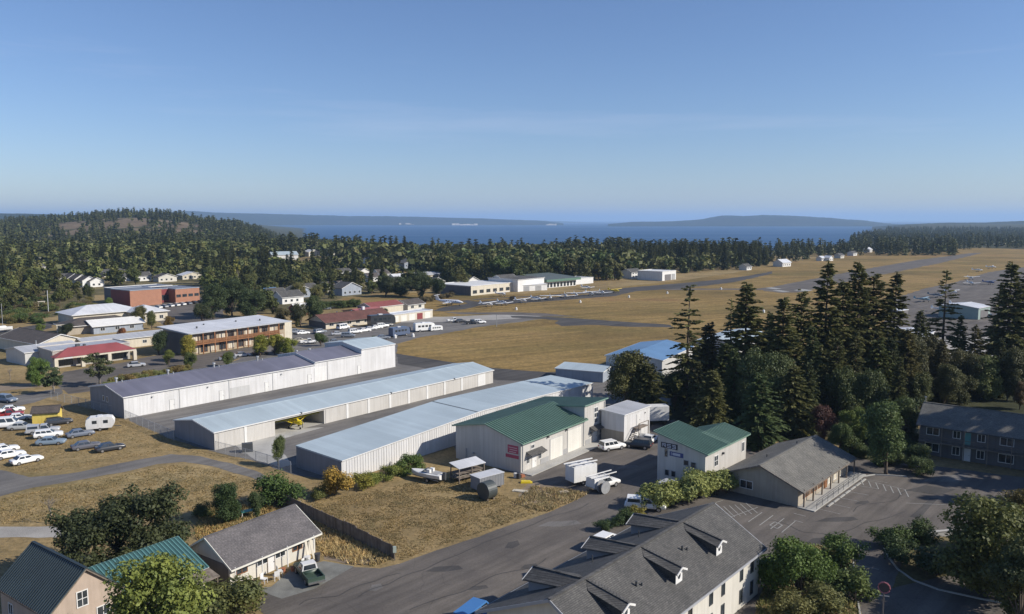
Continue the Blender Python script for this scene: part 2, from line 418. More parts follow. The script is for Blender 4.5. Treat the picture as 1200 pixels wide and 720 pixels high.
def watermat():
    m, n, l, p = newmat('sea_water')
    geo = n.new("ShaderNodeNewGeometry")
    mpn = n.new("ShaderNodeMapping"); mpn.inputs['Scale'].default_value = (.0006, .004, 1); l.new(geo.outputs['Position'], mpn.inputs[0])
    f = ntex(n, l, mpn.outputs[0], 1, 5, .6)
    l.new(ramp(n, f, l, [(.35, (.014, .060, .145)), (.65, (.026, .082, .18))]), p.inputs['Base Color'])
    l.new(ramp(n, f, l, [(.35, (.42,) * 3), (.65, (.58,) * 3)]), p.inputs['Roughness'])
    p.inputs['IOR'].default_value = 1.33; p.inputs['Specular IOR Level'].default_value = .35
    mp2 = n.new("ShaderNodeMapping"); mp2.inputs['Scale'].default_value = (.05, .12, 1); l.new(geo.outputs['Position'], mp2.inputs[0])
    bump(n, l, ntex(n, l, mp2.outputs[0], 1, 4), p, .8, 2.0)
    return m
b = MB(); b.add([(-40000, 900, -30), (40000, 900, -30), (40000, 62000, -30), (-40000, 62000, -30)], [(0, 1, 2, 3)])
struct('sea', b.mesh('sea', watermat()))

islm = groundmat('wooded_island', [(.3, (.014, .021, .015)), (.55, (.022, .029, .019)), (.75, (.042, .043, .028))], .004, .02)
def island(name, prof, dist, thick, seed, beach=None):
    """profile: (column px, top row) at a given distance; a rounded ridge of land standing in the sea"""
    rg = random.Random(seed); n = 160; rows = 9
    pxs = [p[0] for p in prof]; tops = [p[1] for p in prof]
    mb = MB(); vs = []
    for i in range(n + 1):
        px = pxs[0] + (pxs[-1] - pxs[0]) * i / n
        top = np.interp(px, pxs, tops) + mnoise.noise((px * .05, seed, 0)) * .5 + mnoise.noise((px * .31, seed, 3)) * .35
        zt = CAM_H + (HOR - top) / FOC * dist
        for j in range(rows):
            t = j / (rows - 1); prf = math.sin(math.pi * min(t * 1.15, 1)) ** .8 if t < .87 else math.sin(math.pi * t)
            prf = math.sin(math.pi * t) ** .7
            yy = dist + (t - .35) * thick + mnoise.noise((px * .02, t * 3, seed)) * thick * .1
            z = -32 + (max(zt, -29) + 32) * prf * (1 + .12 * mnoise.noise((px * .06, t * 6, seed + 5)) * (prf < .98))
            vs.append(((px - 600) / FOC * yy, yy, z))
    mb.add(vs, [(i*rows+j, i*rows+j+1, (i+1)*rows+j+1, (i+1)*rows+j) for i in range(n) for j in range(rows-1)])
    o = struct(name, mb.mesh(name, islm, True)); return o
island('island', [(150, 256), (195, 249), (225, 247), (265, 249.5), (330, 251), (400, 253), (480, 254), (560, 256), (610, 258), (640, 259.5), (660, 262)], 11500, 2600, 1)
island('island', [(712, 263), (735, 260.5), (790, 259.5), (822, 257), (845, 252.5), (870, 253), (905, 252), (940, 253.5), (975, 256), (1010, 258.5), (1034, 262), (1060, 263.5)], 9500, 2200, 2)
island('island', [(300, 257), (340, 252.5), (375, 252), (420, 255), (520, 257), (600, 257.5), (700, 261)], 21000, 3000, 3)
island('hill', [(-300, 249), (-120, 246), (0, 250), (40, 250.5), (90, 252), (150, 255), (200, 262)], 5200, 1300, 4)
island('hill', [(1020, 266), (1060, 263), (1100, 261.5), (1150, 261), (1185, 259.5), (1230, 258), (1320, 256), (1500, 258)], 5600, 1300, 6)
# pale bluffs and shore houses along the far island
bluff = paint('pale_bluff', (.55, .50, .42), .9, .3, .01)
for px0, px1, dy in ((468, 486, 3), (530, 560, 3), (640, 652, 2)):
    mb = MB(); d = 10560
    for k in range(7):
        xa = px0 + (px1 - px0) * k / 7; xb = px0 + (px1 - px0) * (k + .9) / 7; hh = 12 + 16 * random.Random(k + px0).random()
        mb.hexa([((xa-600)/FOC*d, d, -31), ((xb-600)/FOC*d, d, -31), ((xb-600)/FOC*d, d + 60, -31), ((xa-600)/FOC*d, d + 60, -31)],
                [((xa-600)/FOC*d, d + 20, -31 + hh), ((xb-600)/FOC*d, d + 20, -31 + hh), ((xb-600)/FOC*d, d + 60, -31 + hh), ((xa-600)/FOC*d, d + 60, -31 + hh)])
    struct('shore_bluff', mb.mesh('shore_bluff', bluff))

# ------------------------------------------------------------------ ground cover and pavements
_lvl = [0]
def inpoly(x, y, P):
    c = False; j = len(P) - 1
    for i in range(len(P)):
        if (P[i][1] > y) != (P[j][1] > y) and x < (P[j][0] - P[i][0]) * (y - P[i][1]) / (P[j][1] - P[i][1]) + P[i][0]: c = not c
        j = i
    return c
PAVED = []
def patch(name, pts, mat, z, jit=.25, step=3.0, px=True, parent=None, kind='structure'):
    P = [G(*p) for p in pts] if px else list(pts)
    out = []; n = len(P)
    for i in range(n):
        a, b = Vector(P[i]), Vector(P[(i+1) % n]); L = (b - a).length
        st = max(step * .45, a.length * .010); k = max(1, int(L / st)); nrm = Vector((-(b-a).y, (b-a).x)).normalized() if L > 0 else Vector((0, 0))
        for j in range(k):
            q = a + (b - a) * j / k
            if j: q = q + nrm * (mnoise.noise((q.x * .23, q.y * .23, 7.7)) + .6 * mnoise.noise((q.x * .9, q.y * .9, 2.7))) * jit * (1 + a.length * .004)
            out.append((q.x, q.y))
    tri = tessellate_polygon([[Vector((p[0], p[1], 0)) for p in out]])
    mb = MB(); mb.add([(p[0], p[1], z) for p in out], [tuple(t) for t in tri])
    me = bpy.data.meshes.new(name); me.from_pydata(mb.v, [], mb.f); me.materials.append(mat)
    b2 = bmesh.new(); b2.from_mesh(me)
    for f in b2.faces:
        f.normal_update()
        if f.normal.z < 0: f.normal_flip()
    b2.to_mesh(me); b2.free()
    o = link(name, me, parent)
    if kind and not parent: o['kind'] = kind
    if mat in (asph, asph2, asphd, concrete, gravel): PAVED.append(P)
    return o
FIELD = [(464,415),(520,424),(577,432),(640,437),(705,436),(860,430),(1080,395),(1300,370),(1400,300),(1150,290.5),(1000,295),(900,312),(860,320),(800,329),(740,335),(690,341),(560,347),(480,343),(400,349),(405,357),(480,364),(500,372),(560,372),(640,374),(560,384),(490,396),(466,404)]
patch('airfield_grass', FIELD, field_m, .012)
patch('lawn', [(-60,352),(0,352),(60,346),(112,345),(110,362),(60,372),(0,368),(-60,366)], lawn_m, .010)
patch('lawn', [(-80,335),(60,330),(110,326),(230,322),(480,322),(480,338),(400,350),(330,370),(250,362),(235,345),(110,346),(0,352),(-80,352)], lawn_m, .006)
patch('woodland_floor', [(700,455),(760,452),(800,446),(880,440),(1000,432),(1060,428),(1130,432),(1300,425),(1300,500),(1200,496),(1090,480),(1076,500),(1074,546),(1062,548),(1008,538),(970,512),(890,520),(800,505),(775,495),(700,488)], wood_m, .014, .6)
# hangar apron and taxiway
patch('hangar_apron', [(146,489),(160,497),(205,516),(252,530),(300,541),(345,557),(385,562),(440,552),(530,521),(535,536),(608,556),(640,541),(712,508),(760,500),(790,470),(760,450),(720,437),(705,436),(640,437),(577,432),(520,424),(464,415),(466,404),(452,404),(300,430),(200,445),(120,457)], asph2, .024)
patch('taxiway', [(464,414.5),(520,423.5),(577,431.5),(640,436.5),(705,435.5),(800,430),(800,441),(706,446),(655,448),(585,446),(520,436),(466,426)], asphd, .034)
patch('old_ramp', [(598,370.5),(640,371.3),(700,375),(786,381),(790,384),(730,383),(690,381),(658,382.5),(650,379),(655,376),(640,374.5),(600,372.5)], asphd, .036, .4)
patch('gravel_track', [(470,371),(520,371.5),(600,368),(640,370.5),(600,374),(540,377),(500,378),(470,378)], gravel, .030, .5)
patch('tiedown_apron', [(507,364.5),(520,360),(548,356),(540,353),(560,350.5),(640,346),(688,342),(740,337),(800,332),(850,327),(880,323),(905,318),(905,321),(860,331),(800,338),(745,341.5),(722,347),(690,349.5),(640,353.5),(598,356.5),(560,358.5),(545,362.5),(520,365)], asphd, .028, .4)
patch('grass_strip', [(548,352.5),(600,349),(640,347.5),(690,344),(690,345.2),(640,349.5),(600,351),(560,353.8)], field_m, .040, .3)
patch('taxiway', [(520,366),(560,366.5),(600,366),(640,367.5),(680,371.5),(640,371),(600,369.2),(540,368.5)], asph, .031, .4)
patch('runway', [(890,338),(905,336.5),(1000,318),(1075,305),(1140,296.5),(1152,296.5),(1100,309),(1010,327),(935,343),(915,343.5),(895,341)], asph, .030, .3)
patch('taxiway', [(780,338),(830,338.5),(893,338.3),(893,340),(830,340),(780,340)], asph, .026, .3)
patch('apron', [(1040,352),(1085,338),(1120,331),(1160,319),(1210,312),(1300,315),(1300,400),(1205,395),(1160,392),(1060,398),(1035,385)], asph, .028, .4)
patch('gravel_yard', [(1060,398),(1160,391),(1200,394),(1200,425),(1130,432),(1060,428)], gravel, .026, .4)
# runway edge markings
for a, bb in (((897,337.8),(904,337.0)), ((905,340.8),(913,340.2)), ((930,340.4),(940,338.9))):
    A0, B0 = G(*a), G(*bb)
    patch('painted_line', [(A0[0], A0[1]), (B0[0], B0[1]), (B0[0] + 3, B0[1] - 9), (A0[0] + 3, A0[1] - 9)], linepaint, .046, 0, px=False)
# parking by the low red buildings
patch('car_park', [(318,404),(330,390),(345,385.5),(380,386.5),(465,379.5),(478,375),(500,373.5),(560,373),(610,372),(632,374.5),(560,383.5),(520,391),(490,396),(466,403),(452,404),(300,430),(255,436),(270,425)], asph2, .020, .4)
patch('car_park', [(60,448),(75,436),(150,424),(195,414),(222,418),(335,400),(318,404),(270,425),(255,436),(200,445),(120,457),(80,462)], asph, .018, .4)
patch('car_park', [(152,361),(233,347),(262,358),(262,380),(200,384),(178,374),(160,366)], asph, .018, .4)
patch('street', [(-60,470),(0,466),(35,461),(75,455),(72,462),(40,472),(0,480),(-60,486)], asph2, .022, .5)
patch('street', [(-80,396),(0,388),(60,378),(62,384),(30,392),(0,397),(-80,412)], asphd, .020, .5)
patch('path', [(-60,458),(0,452),(60,447),(75,446),(60,453),(0,459),(-60,466)], dirt, .018, .5)
patch('road', [(-60,540),(0,551),(34,559.5),(80,555.5),(120,547.5),(165,538.5),(200,532.5),(235,535),(265,542),(300,552),(330,566),(350,582),(330,590),(315,572),(300,562),(250,547),(215,541.5),(185,544),(150,552.5),(100,561.5),(40,571.5),(0,582),(-60,600)], asph2, .022, .25)
patch('gravel_track', [(-40,618),(0,617.5),(60,617),(86,617.5),(100,625),(112,634),(60,630),(0,630.5),(-40,631)], gravel, .020, .3)
# forecourt, drive and car park in the foreground
patch('forecourt', [(330,740),(300,712),(318,688),(345,664),(380,660),(415,665),(445,666.5),(470,660.5),(512,645),(572,625),(640,602),(680,584),(690,577),(655,572),(622,566),(608,557),(640,541),(712,508.5),(790,492),(880,525),(1000,538),(1080,545),(1320,575),(1320,760),(900,800),(560,800),(400,790)], asph, .022, .22)
patch('oil_stained_pad', [(300,690),(318,688),(345,664),(380,658),(415,664),(370,690),(330,702)], paint('stained_concrete', (.20, .20, .18), .9, .35, .5, fine=.2), .030, .1)
patch('asphalt_patch', [(1060,575),(1085,569),(1120,574),(1100,581)], asphd, .030, .1)
patch('asphalt_patch', [(1066,606),(1090,584),(1100,584),(1078,608)], asphd, .030, .1)
_r = random.Random(21)
for i, (px, py) in enumerate(((440, 690), (520, 668), (600, 640), (655, 615), (560, 690), (690, 560), (735, 548), (980, 610), (1010, 590), (1110, 562), (960, 635), (620, 665))):
    a = _r.uniform(3, 9) * (1.6 if i % 2 else 1); b_ = _r.uniform(1.2, 3.0)
    patch('asphalt_patch', [(px - a * 2, py + b_), (px - a, py - b_ * 1.5), (px + a * 1.6, py - b_ * 2.4), (px + a * 2.1, py - b_ * .4), (px + a * .2, py + b_ * 1.2)], asphd if i % 3 else asph2, .0262 + .0004 * i, .12)
seal = paint('crack_sealant', (.03, .03, .03), .6, .2)
for i, (x0_, y0_, x1_, y1_) in enumerate(((420, 700, 560, 640), (560, 640, 690, 590), (480, 715, 640, 655), (900, 610, 1010, 640), (1000, 600, 1110, 560), (690, 580, 740, 545), (350, 710, 470, 672), (940, 640, 1060, 600))):
    pts = []
    for k in range(25):
        f = k / 24; q = Vector(G(x0_ + (x1_ - x0_) * f, y0_ + (y1_ - y0_) * f)); pts.append(q + Vector((mnoise.noise((f * 4, i, 1)), mnoise.noise((f * 4, i, 5)))) * 1.1)
    mb = MB()
    for a, c in zip(pts[:-1], pts[1:]):
        n_ = Vector((-(c - a).y, (c - a).x)).normalized() * .045; mb.add([(a.x - n_.x, a.y - n_.y, .0335 + i * .0003), (c.x - n_.x, c.y - n_.y, .0335 + i * .0003), (c.x + n_.x, c.y + n_.y, .0335 + i * .0003), (a.x + n_.x, a.y + n_.y, .0335 + i * .0003)], [(0, 1, 2, 3)])
    struct('crack_seal', mb.mesh('crack_seal', seal))
patch('verge', [(1045,690),(1062,650),(1085,628),(1110,622),(1200,660),(1260,690),(1200,668),(1120,672)], lawn_m, .040, .2)
patch('grass_bank', [(880,730),(895,690),(912,655),(935,640),(985,640),(1003,660),(1002,690),(1010,720),(1012,760),(880,790)], grass_m, .040, .2)
patch('bare_soil', [(600,592),(618,566),(636,562),(655,573),(648,584),(620,592)], dirt, .014, .5)
patch('bare_soil', [(300,600),(340,592),(462,655),(440,662),(415,662),(380,656),(372,635)], dirt, .012, .5)
patch('cracked_slab', [(255,508),(300,540),(330,548),(342,545),(322,517),(380,501)], concrete, .034, .15)

# ------------------------------------------------------------------ building kit
def blk(root, x0, y0, L, Wd, he, hr, wall, roof, kind='gable', ridge=.5, heb=None, over=.4, t=.14, ribs=None, rib=.6, trim=white, endover=None, z0=0.0, gutter=True, body=True):
    """one block of a building in the root's frame: front wall y=y0 (F), end wall x=x0 (E), back (B), right end (R).
    gable: ridge along x; gabley: ridge along y; mono: eave he at the front rising to hr at the back; flat; hip"""
    x1, y1 = x0 + L, y0 + Wd; heb = he if heb is None else heb; eo = over if endover is None else endover
    w = MB(); r = MB(); tr = MB(); rb = MB()
    if kind == 'gable':
        yr = y0 + Wd * ridge
        sec = [(y0, z0), (y1, z0), (y1, heb), (yr, hr), (y0, he)]
        w.hexa([(x0, a, c) for a, c in sec], [(x1, a, c) for a, c in sec])
        sf = (hr - he) / (yr - y0) if yr > y0 else 0; sb = (hr - heb) / (y1 - yr) if y1 > yr else 0
        planes = []
        if ridge > 0.001: planes.append(((y0 - over, he - sf * over), (yr, hr)))
        if ridge < .999: planes.append(((y1 + over, heb - sb * over), (yr, hr)))
        for (ya, za), (yb, zb) in planes:
            za += .012; zb += .012
            r.slab([(x0 - eo, ya, za), (x1 + eo, ya, za), (x1 + eo, yb, zb), (x0 - eo, yb, zb)], t)
            if gutter: tr.bar((x0 - eo, ya, za + t * .3), (x1 + eo, ya, za + t * .3), .14, t * 1.35)
            for xx in (x0 - eo, x1 + eo):
                tr.bar((xx, ya, za + t * .35), (xx, yb, zb + t * .35), .07, t * 1.5)
            if ribs:
                k = int((L + 2 * eo) / rib)
                for i in range(k + 1):
                    xx = x0 - eo + (L + 2 * eo) * i / k
                    rb.bar((xx, ya, za + t + .02), (xx, yb, zb + t + .02), .15, .09)
        r.bar((x0 - eo, yr, hr + t + .02), (x1 + eo, yr, hr + t + .02), .3, .06)
    elif kind == 'gabley':
        xr = x0 + L * ridge
        sec = [(x0, z0), (x1, z0), (x1, heb), (xr, hr), (x0, he)]
        w.hexa([(a, y0, c) for a, c in sec], [(a, y1, c) for a, c in sec])
        s1 = (hr - he) / (xr - x0); s2 = (hr - heb) / (x1 - xr)
        for (xa, za), (xb, zb) in (((x0 - over, he - s1 * over), (xr, hr)), ((x1 + over, heb - s2 * over), (xr, hr))):
            za += .012; zb += .012
            r.slab([(xa, y0 - eo, za), (xb, y0 - eo, zb), (xb, y1 + eo, zb), (xa, y1 + eo, za)], t)
            for yy in (y0 - eo, y1 + eo): tr.bar((xa, yy, za + t * .35), (xb, yy, zb + t * .35), .07, t * 1.5)
            if ribs:
                k = int((Wd + 2 * eo) / rib)
                for i in range(k + 1):
                    yy = y0 - eo + (Wd + 2 * eo) * i / k
                    rb.bar((xa, yy, za + t + .02), (xb, yy, zb + t + .02), .09, .07)
        r.bar((xr, y0 - eo, hr + t + .02), (xr, y1 + eo, hr + t + .02), .3, .06)
    elif kind == 'mono':
        sec = [(y0, z0), (y1, z0), (y1, hr), (y0, he)]
        w.hexa([(x0, a, c) for a, c in sec], [(x1, a, c) for a, c in sec])
        s = (hr - he) / Wd; za, zb = he - s * over + .012, hr + s * over + .012
        r.slab([(x0 - eo, y0 - over, za), (x1 + eo, y0 - over, za), (x1 + eo, y1 + over, zb), (x0 - eo, y1 + over, zb)], t)
        for xx in (x0 - eo, x1 + eo): tr.bar((xx, y0 - over, za + t * .35), (xx, y1 + over, zb + t * .35), .07, t * 1.5)
        for yy, zz in ((y0 - over, za), (y1 + over, zb)): tr.bar((x0 - eo, yy, zz + t * .35), (x1 + eo, yy, zz + t * .35), .1, t * 1.4)
        if ribs:
            k = int((L + 2 * eo) / rib)
            for i in range(k + 1):
                xx = x0 - eo + (L + 2 * eo) * i / k
                rb.bar((xx, y0 - over, za + t + .02), (xx, y1 + over, zb + t + .02), .09, .07)
    elif kind == 'flat':
        w.box(x0, x1, y0, y1, z0, he)
        r.box(x0 + .25, x1 - .25, y0 + .25, y1 - .25, he + .003, he + .06)
        for a, c in (((x0, y0), (x1, y0)), ((x1, y0), (x1, y1)), ((x1, y1), (x0, y1)), ((x0, y1), (x0, y0))):
            tr.bar((*a, he + .15), (*c, he + .15), .34, .29)
    elif kind == 'hip':
        w.box(x0, x1, y0, y1, z0, he)
        h = min(L, Wd) / 2 + over; a0, a1, b0, b1 = x0 - over, x1 + over, y0 - over, y1 + over
        if L >= Wd: p, q = (a0 + h, (b0 + b1) / 2, hr), (a1 - h, (b0 + b1) / 2, hr)
        else: p, q = ((a0 + a1) / 2, b0 + h, hr), ((a0 + a1) / 2, b1 - h, hr)
        e = he + .012; c = [(a0, b0, e), (a1, b0, e), (a1, b1, e), (a0, b1, e)]
        if L >= Wd: r.add(c + [p, q], [(0, 1, 5, 4), (1, 2, 5), (2, 3, 4, 5), (3, 0, 4), (3, 2, 1, 0)])
        else: r.add(c + [p, q], [(0, 1, 4), (1, 2, 5, 4), (2, 3, 5), (3, 0, 4, 5), (3, 2, 1, 0)])
        for i in range(4):
            k = c[(i + 1) % 4]; tr.bar((c[i][0], c[i][1], e - .06), (k[0], k[1], e - .06), .08, .2)
    if body: part('wall', w, wall, root)
    rf = part('roof', r, roof, root)
    if ribs and rb.f: part('roof_seams', rb, ribs, rf, kind='stuff')
    if trim and tr.f: part('roof_trim', tr, trim, rf)
    return dict(root=root, x0=x0, x1=x1, y0=y0, y1=y1)

def fpt(B, face, u, z, off):
    if face == 'F': return (B['x0'] + u, B['y0'] - off, z)
    if face == 'B': return (B['x0'] + u, B['y1'] + off, z)
    if face == 'E': return (B['x0'] - off, B['y0'] + u, z)
    return (B['x1'] + off, B['y0'] + u, z)
def fbox(mb, B, face, u0, u1, z0, z1, o0, o1):
    a = fpt(B, face, u0, z0, o0); b = fpt(B, face, u1, z1, o1)
    mb.box(min(a[0], b[0]), max(a[0], b[0]), min(a[1], b[1]), max(a[1], b[1]), z0, z1)
def window(B, face, u, z, w, h, frame=white, pane=paneglass, mull=1, fw=.09, trans=0):
    mb = MB(); u0, u1 = u - w / 2, u + w / 2
    fbox(mb, B, face, u0, u1, z, z + fw, .0, .06); fbox(mb, B, face, u0, u1, z + h - fw, z + h, .0, .06)
    fbox(mb, B, face, u0, u0 + fw, z + fw, z + h - fw, .0, .06); fbox(mb, B, face, u1 - fw, u1, z + fw, z + h - fw, .0, .06)
    for k in range(mull):
        c = u0 + w * (k + 1) / (mull + 1); fbox(mb, B, face, c - .03, c + .03, z + fw, z + h - fw, .0, .055)
    for k in range(trans):
        c = z + h * (k + 1) / (trans + 1); fbox(mb, B, face, u0 + fw, u1 - fw, c - .03, c + .03, .0, .054)
    f = part('window', mb, frame, B['root'])
    g = MB(); fbox(g, B, face, u0 + fw * .5, u1 - fw * .5, z + fw * .5, z + h - fw * .5, -.02, .02)
    part('pane', g, pane, f)
    return f
def door(B, face, u, w, h, mat, name='door', off=.05, z=0.0, handle=True, frame=None):
    mb = MB(); fbox(mb, B, face, u - w / 2, u + w / 2, z + .01, z + h, -.02, off)
    d = part(name, mb, mat, B['root'])
    if handle:
        k = MB(); fbox(k, B, face, u + w * .36, u + w * .42, z + 1.0, z + 1.12, off - .01, off + .06); part('handle', k, dsteel, d)
    if frame:
        k = MB(); fbox(k, B, face, u - w/2 - .1, u - w/2, z + .01, z + h + .1, 0, off + .02); fbox(k, B, face, u + w/2, u + w/2 + .1, z + .01, z + h + .1, 0, off + .02)
        fbox(k, B, face, u - w/2, u + w/2, z + h, z + h + .1, 0, off + .02); part('door_frame', k, frame, d)
    return d
rolldoor = paint('roll_up_door', (.70, .68, .62), .5, .06, .4, streak=.10)
doorgrey = paint('grey_panel', (.33, .33, .33), .6, .12)

# ------------------------------------------------------------------ the three hangar rows
A1 = (-78.4, 157.7)
t = thing('hangar', 'long white hangar with lilac grey roof stepping up to a pale blue roofed end', 'hangar', A1, 51)
s1, s2 = along(A1, 51, 369), along(A1, 51, 424)
B1 = blk(t, 0, 0, s1, 15.2, 4.4, 5.9, whitewall, lilac, heb=4.6, over=.25)
B2 = blk(t, s1, 0, s2 - s1, 15.2, 5.0, 6.5, whitewall, lilac, heb=5.2, over=.25, endover=.02)
B3 = blk(t, s2, 0, 73.8 - s2, 15.2, 6.3, 7.5, whitewall, lightblue, heb=6.4, over=.2, endover=.05)
for u in (along(A1, 51, 211), along(A1, 51, 269), along(A1, 51, 320), along(A1, 51, 384)):
    if u > .5:
        BB = B1 if u < s1 else B2
        door(BB, 'F', u - BB['x0'], .16, 4.35 if u < s1 else 4.9, greywall, 'downspout', .1, handle=False)
for u in (along(A1, 51, 202), along(A1, 51, 260), along(A1, 51, 313), along(A1, 51, 363), along(A1, 51, 421)):
    BB = B1 if u < s1 else (B2 if u < s2 else B3)
    door(BB, 'F', u - BB['x0'], 1.0, 2.2, white, frame=greywall)
door(B2, 'F', along(A1, 51, 377) - s1 - .3, 3.6, 3.6, white, 'hangar_door', handle=False)
door(B1, 'F', along(A1, 51, 281), 5.2, 2.4, greywall, 'hangar_door', handle=False)
B1e = dict(B1, x0=-.03)
for u, v in ((7.2, 2.4), (8.9, 2.4)): window(B1e, 'E', u, v, .8, 1.2, mull=0)
for px in (179, 244, 330):
    u = along(A1, 51, px); z = 3.4; q = MB(); q.box(u - .12, u + .12, -.28, -.02, z, z + .25); part('wall_lamp', q, galv, t)
for px, yy in ((152, 447), (213, 438), (267, 429), (318, 421), (364, 411), (379, 408)):
    xx = along(A1, 51, px + 8); part('roof_vent', MB().tube([(xx, 8.2, 5.6), (xx, 8.2, 6.78), (xx, 8.2, 6.8), (xx, 8.2, 7.1)], [.22, .22, .38, .34], 9), galv, t); part('roof_vent', MB().cyl((xx + .9, 7.6, 5.6), .15, .9, 8), galv, t)

endshade = paint('shaded_end_metal', (.20, .21, .24), .55, .12, .3, streak=.12, corr=.6)  # shade on the hangar end walls is put into this darker grey
q = MB(); q.hexa([(-.03, .06, .05), (-.03, 15.14, .05), (-.03, 15.14, 4.5), (-.03, 7.6, 5.8), (-.03, .06, 4.32)], [(.01, .06, .05), (.01, 15.14, .05), (.01, 15.14, 4.5), (.01, 7.6, 5.8), (.01, .06, 4.32)]); part('dark_end_face', q, endshade, t)
A2 = (-51.9, 135.5)
t = thing('hangar', 'low aircraft hangar row with pale blue gable roof and one open bay', 'hangar', A2, 50.8)
L2, W2 = 74.7, 13.6
# walls are built round the open bay
o0, o1 = along(A2, 50.8, 322.5), along(A2, 50.8, 380)
w = MB(); he, hr = 3.15, 4.3
sec = [(0, 0), (W2, 0), (W2, he), (W2 / 2, hr), (0, he)]
for xa, xb in ((0, o0), (o1, L2)): w.hexa([(xa, a, c) for a, c in sec], [(xb, a, c) for a, c in sec])
sec2 = [(6.9, 0), (W2, 0), (W2, he), (6.9, hr - .01)]
w.hexa([(o0, a, c) for a, c in sec2], [(o1, a, c) for a, c in sec2])
w.box(o0, o1, .0, .3, 2.75, he)
part('wall', w, beigewall, t)
q = MB(); q.box(o0, o1, 0.3, 6.9, .035, .05); part('bay_floor', q, concrete, t)
BB = blk(t, 0, 0, L2, W2, he, hr, beigewall, lightblue, over=.2, body=False)
q = MB(); e_ = [(.06, .05), (W2 - .06, .05), (W2 - .06, he - .06), (W2 / 2, hr - .07), (.06, he - .06)]; q.hexa([(-.03, a, c) for a, c in e_], [(.01, a, c) for a, c in e_]); part('dark_end_face', q, endshade, t)
posts = [along(A2, 50.8, p) for p in (288, 407, 432, 457, 479, 500.5, 521, 541)]
for u in posts:
    q = MB(); q.box(u - .28, u + .28, -.12, -.004, .02, he - .12); part('door_post', q, white, t)
edges = [0.4] + [posts[0]] + [o0, o1] + posts[1:] + [along(A2, 50.8, 559)]
for a, c in zip(edges[:-1], edges[1:]):
    if a == o0 or c - a < 2: continue
    q = MB(); q.box(a + .34, c - .34, -.06, -.003, .03, he - .35); part('hangar_door', q, beigewall, t)
q = MB(); q.box(along(A2, 50.8, 560), along(A2, 50.8, 568.5), -.07, -.003, .03, 2.9); part('hangar_door', q, white, t)
for px in (353, 458, 532):
    u = along(A2, 50.8, px); q = MB(); q.box(u - .1, u + .1, -.35, -.0, he - .1, he + .25); part('wall_lamp', q, dsteel, t)

A3 = G(400, 541, 3.2)
t = thing('hangar', 'low white hangar row with flat pale blue roof behind the green roofed workshop', 'hangar', A3, 51)
EV = [(0, 3.2), (19, 4.15), (33, 4.9), (50, 4.6), (70, 4.1)]      # the roof climbs, then follows the falling ground
for (xa, za), (xb, zb) in zip(EV[:-1], EV[1:]):
    part('wall', MB().hexa([(xa, 0, 0), (xb, 0, 0), (xb, 11.4, 0), (xa, 11.4, 0)], [(xa, 0, za), (xb, 0, zb), (xb, 11.4, zb + .3), (xa, 11.4, za + .3)]), whitewall, t)
    r3 = part('roof', MB().slab([(xa, -.15, za + .012), (xb, -.15, zb + .012), (xb, 11.55, zb + .312), (xa, 11.55, za + .312)], .12), lightblue, t)
    part('roof_trim', MB().bar((xa, -.16, za + .06), (xb, -.16, zb + .06), .06, .16), white, r3)
for xx, zz in ((31.5, 4.85), (60, 4.35)): part('roof_joint', MB().bar((xx, -.1, zz + .13), (xx, 11.5, zz + .43), .18, .04), dsteel, t)
q = MB(); q.hexa([(-.03, .05, .05), (-.03, 11.35, .05), (-.03, 11.35, 3.42), (-.03, .05, 3.12)], [(.01, .05, .05), (.01, 11.35, .05), (.01, 11.35, 3.42), (.01, .05, 3.12)]); part('dark_end_face', q, endshade, t)
q = MB()
for u in np.arange(1, 69, .55): q.box(u - .05, u + .05, -.05, -.003, .1, float(np.interp(u, [e[0] for e in EV], [e[1] for e in EV])) - .05)
part('wall_rib', q, whitewall, t, kind='stuff')
t = thing('hangar', 'short shaded hangar with blue roof past the end of the white hangar row', 'hangar', G(651, 444), -24)
B = blk(t, 0, 0, 12.5, 7, 2.6, 3.0, bluegrey, lightblue, 'mono', over=.2)
t = thing('hangar', 'blue roofed hangar partly hidden by dark trees beside the airfield', 'hangar', G(710, 441), 60)
B = blk(t, 0, -15, 25, 15, 5.4, 6.6, greywall, blueroof, over=.3)
t = thing('hangar', 'pale blue roofed hangar glimpsed between the tall firs', 'hangar', G(815, 420), 55)
B = blk(t, 0, -13, 26, 13, 5.2, 6.4, greywall, lightblue, over=.3)

# ------------------------------------------------------------------ green-roofed workshops
AG = (1.4, 122.8)
t = thing('workshop', 'pale metal workshop with green seamed roof and two roll up doors', 'workshop', AG, 53)
LA = 19.0
BA = blk(t, 0, 0, LA, 13.6, 4.95, 6.9, beigewall, greenroof, heb=5.65, ridge=.52, over=.55, endover=.35, ribs=greenseam, rib=.62, trim=greenseam)
BT = blk(t, LA + .02, 0, 7.2, 13.6, 7.3, 5.65, beigewall, greenroof, 'mono', over=.35, endover=.45, ribs=greenseam, rib=.62, trim=greenseam)
def awning(B, u, w):
    r_, z = B['root'], 2.55; x = B['x0'] + u
    q = MB(); q.slab([(x - w/2, -1.15, z), (x + w/2, -1.15, z), (x + w/2, -.01, z + .5), (x - w/2, -.01, z + .5)], .09); part('awning', q, roof_grey, r_)
    for s in (-1, 1):
        q = MB(); q.bar((x + s * (w/2 - .15), -1.05, z), (x + s * (w/2 - .15), -.05, z - .7), .08); part('awning_bracket', q, dsteel, r_)
awning(BA, 3.6, 4.4); awning(BT, 3.6, 3.8)
door(BA, 'F', 3.6, 1.0, 2.1, white, frame=white); window(BA, 'F', 5.2, 1.1, 1.0, 1.1); window(BA, 'F', 1.9, 1.1, .9, 1.0); window(BA, 'F', 3.2, 3.3, 1.0, .7)
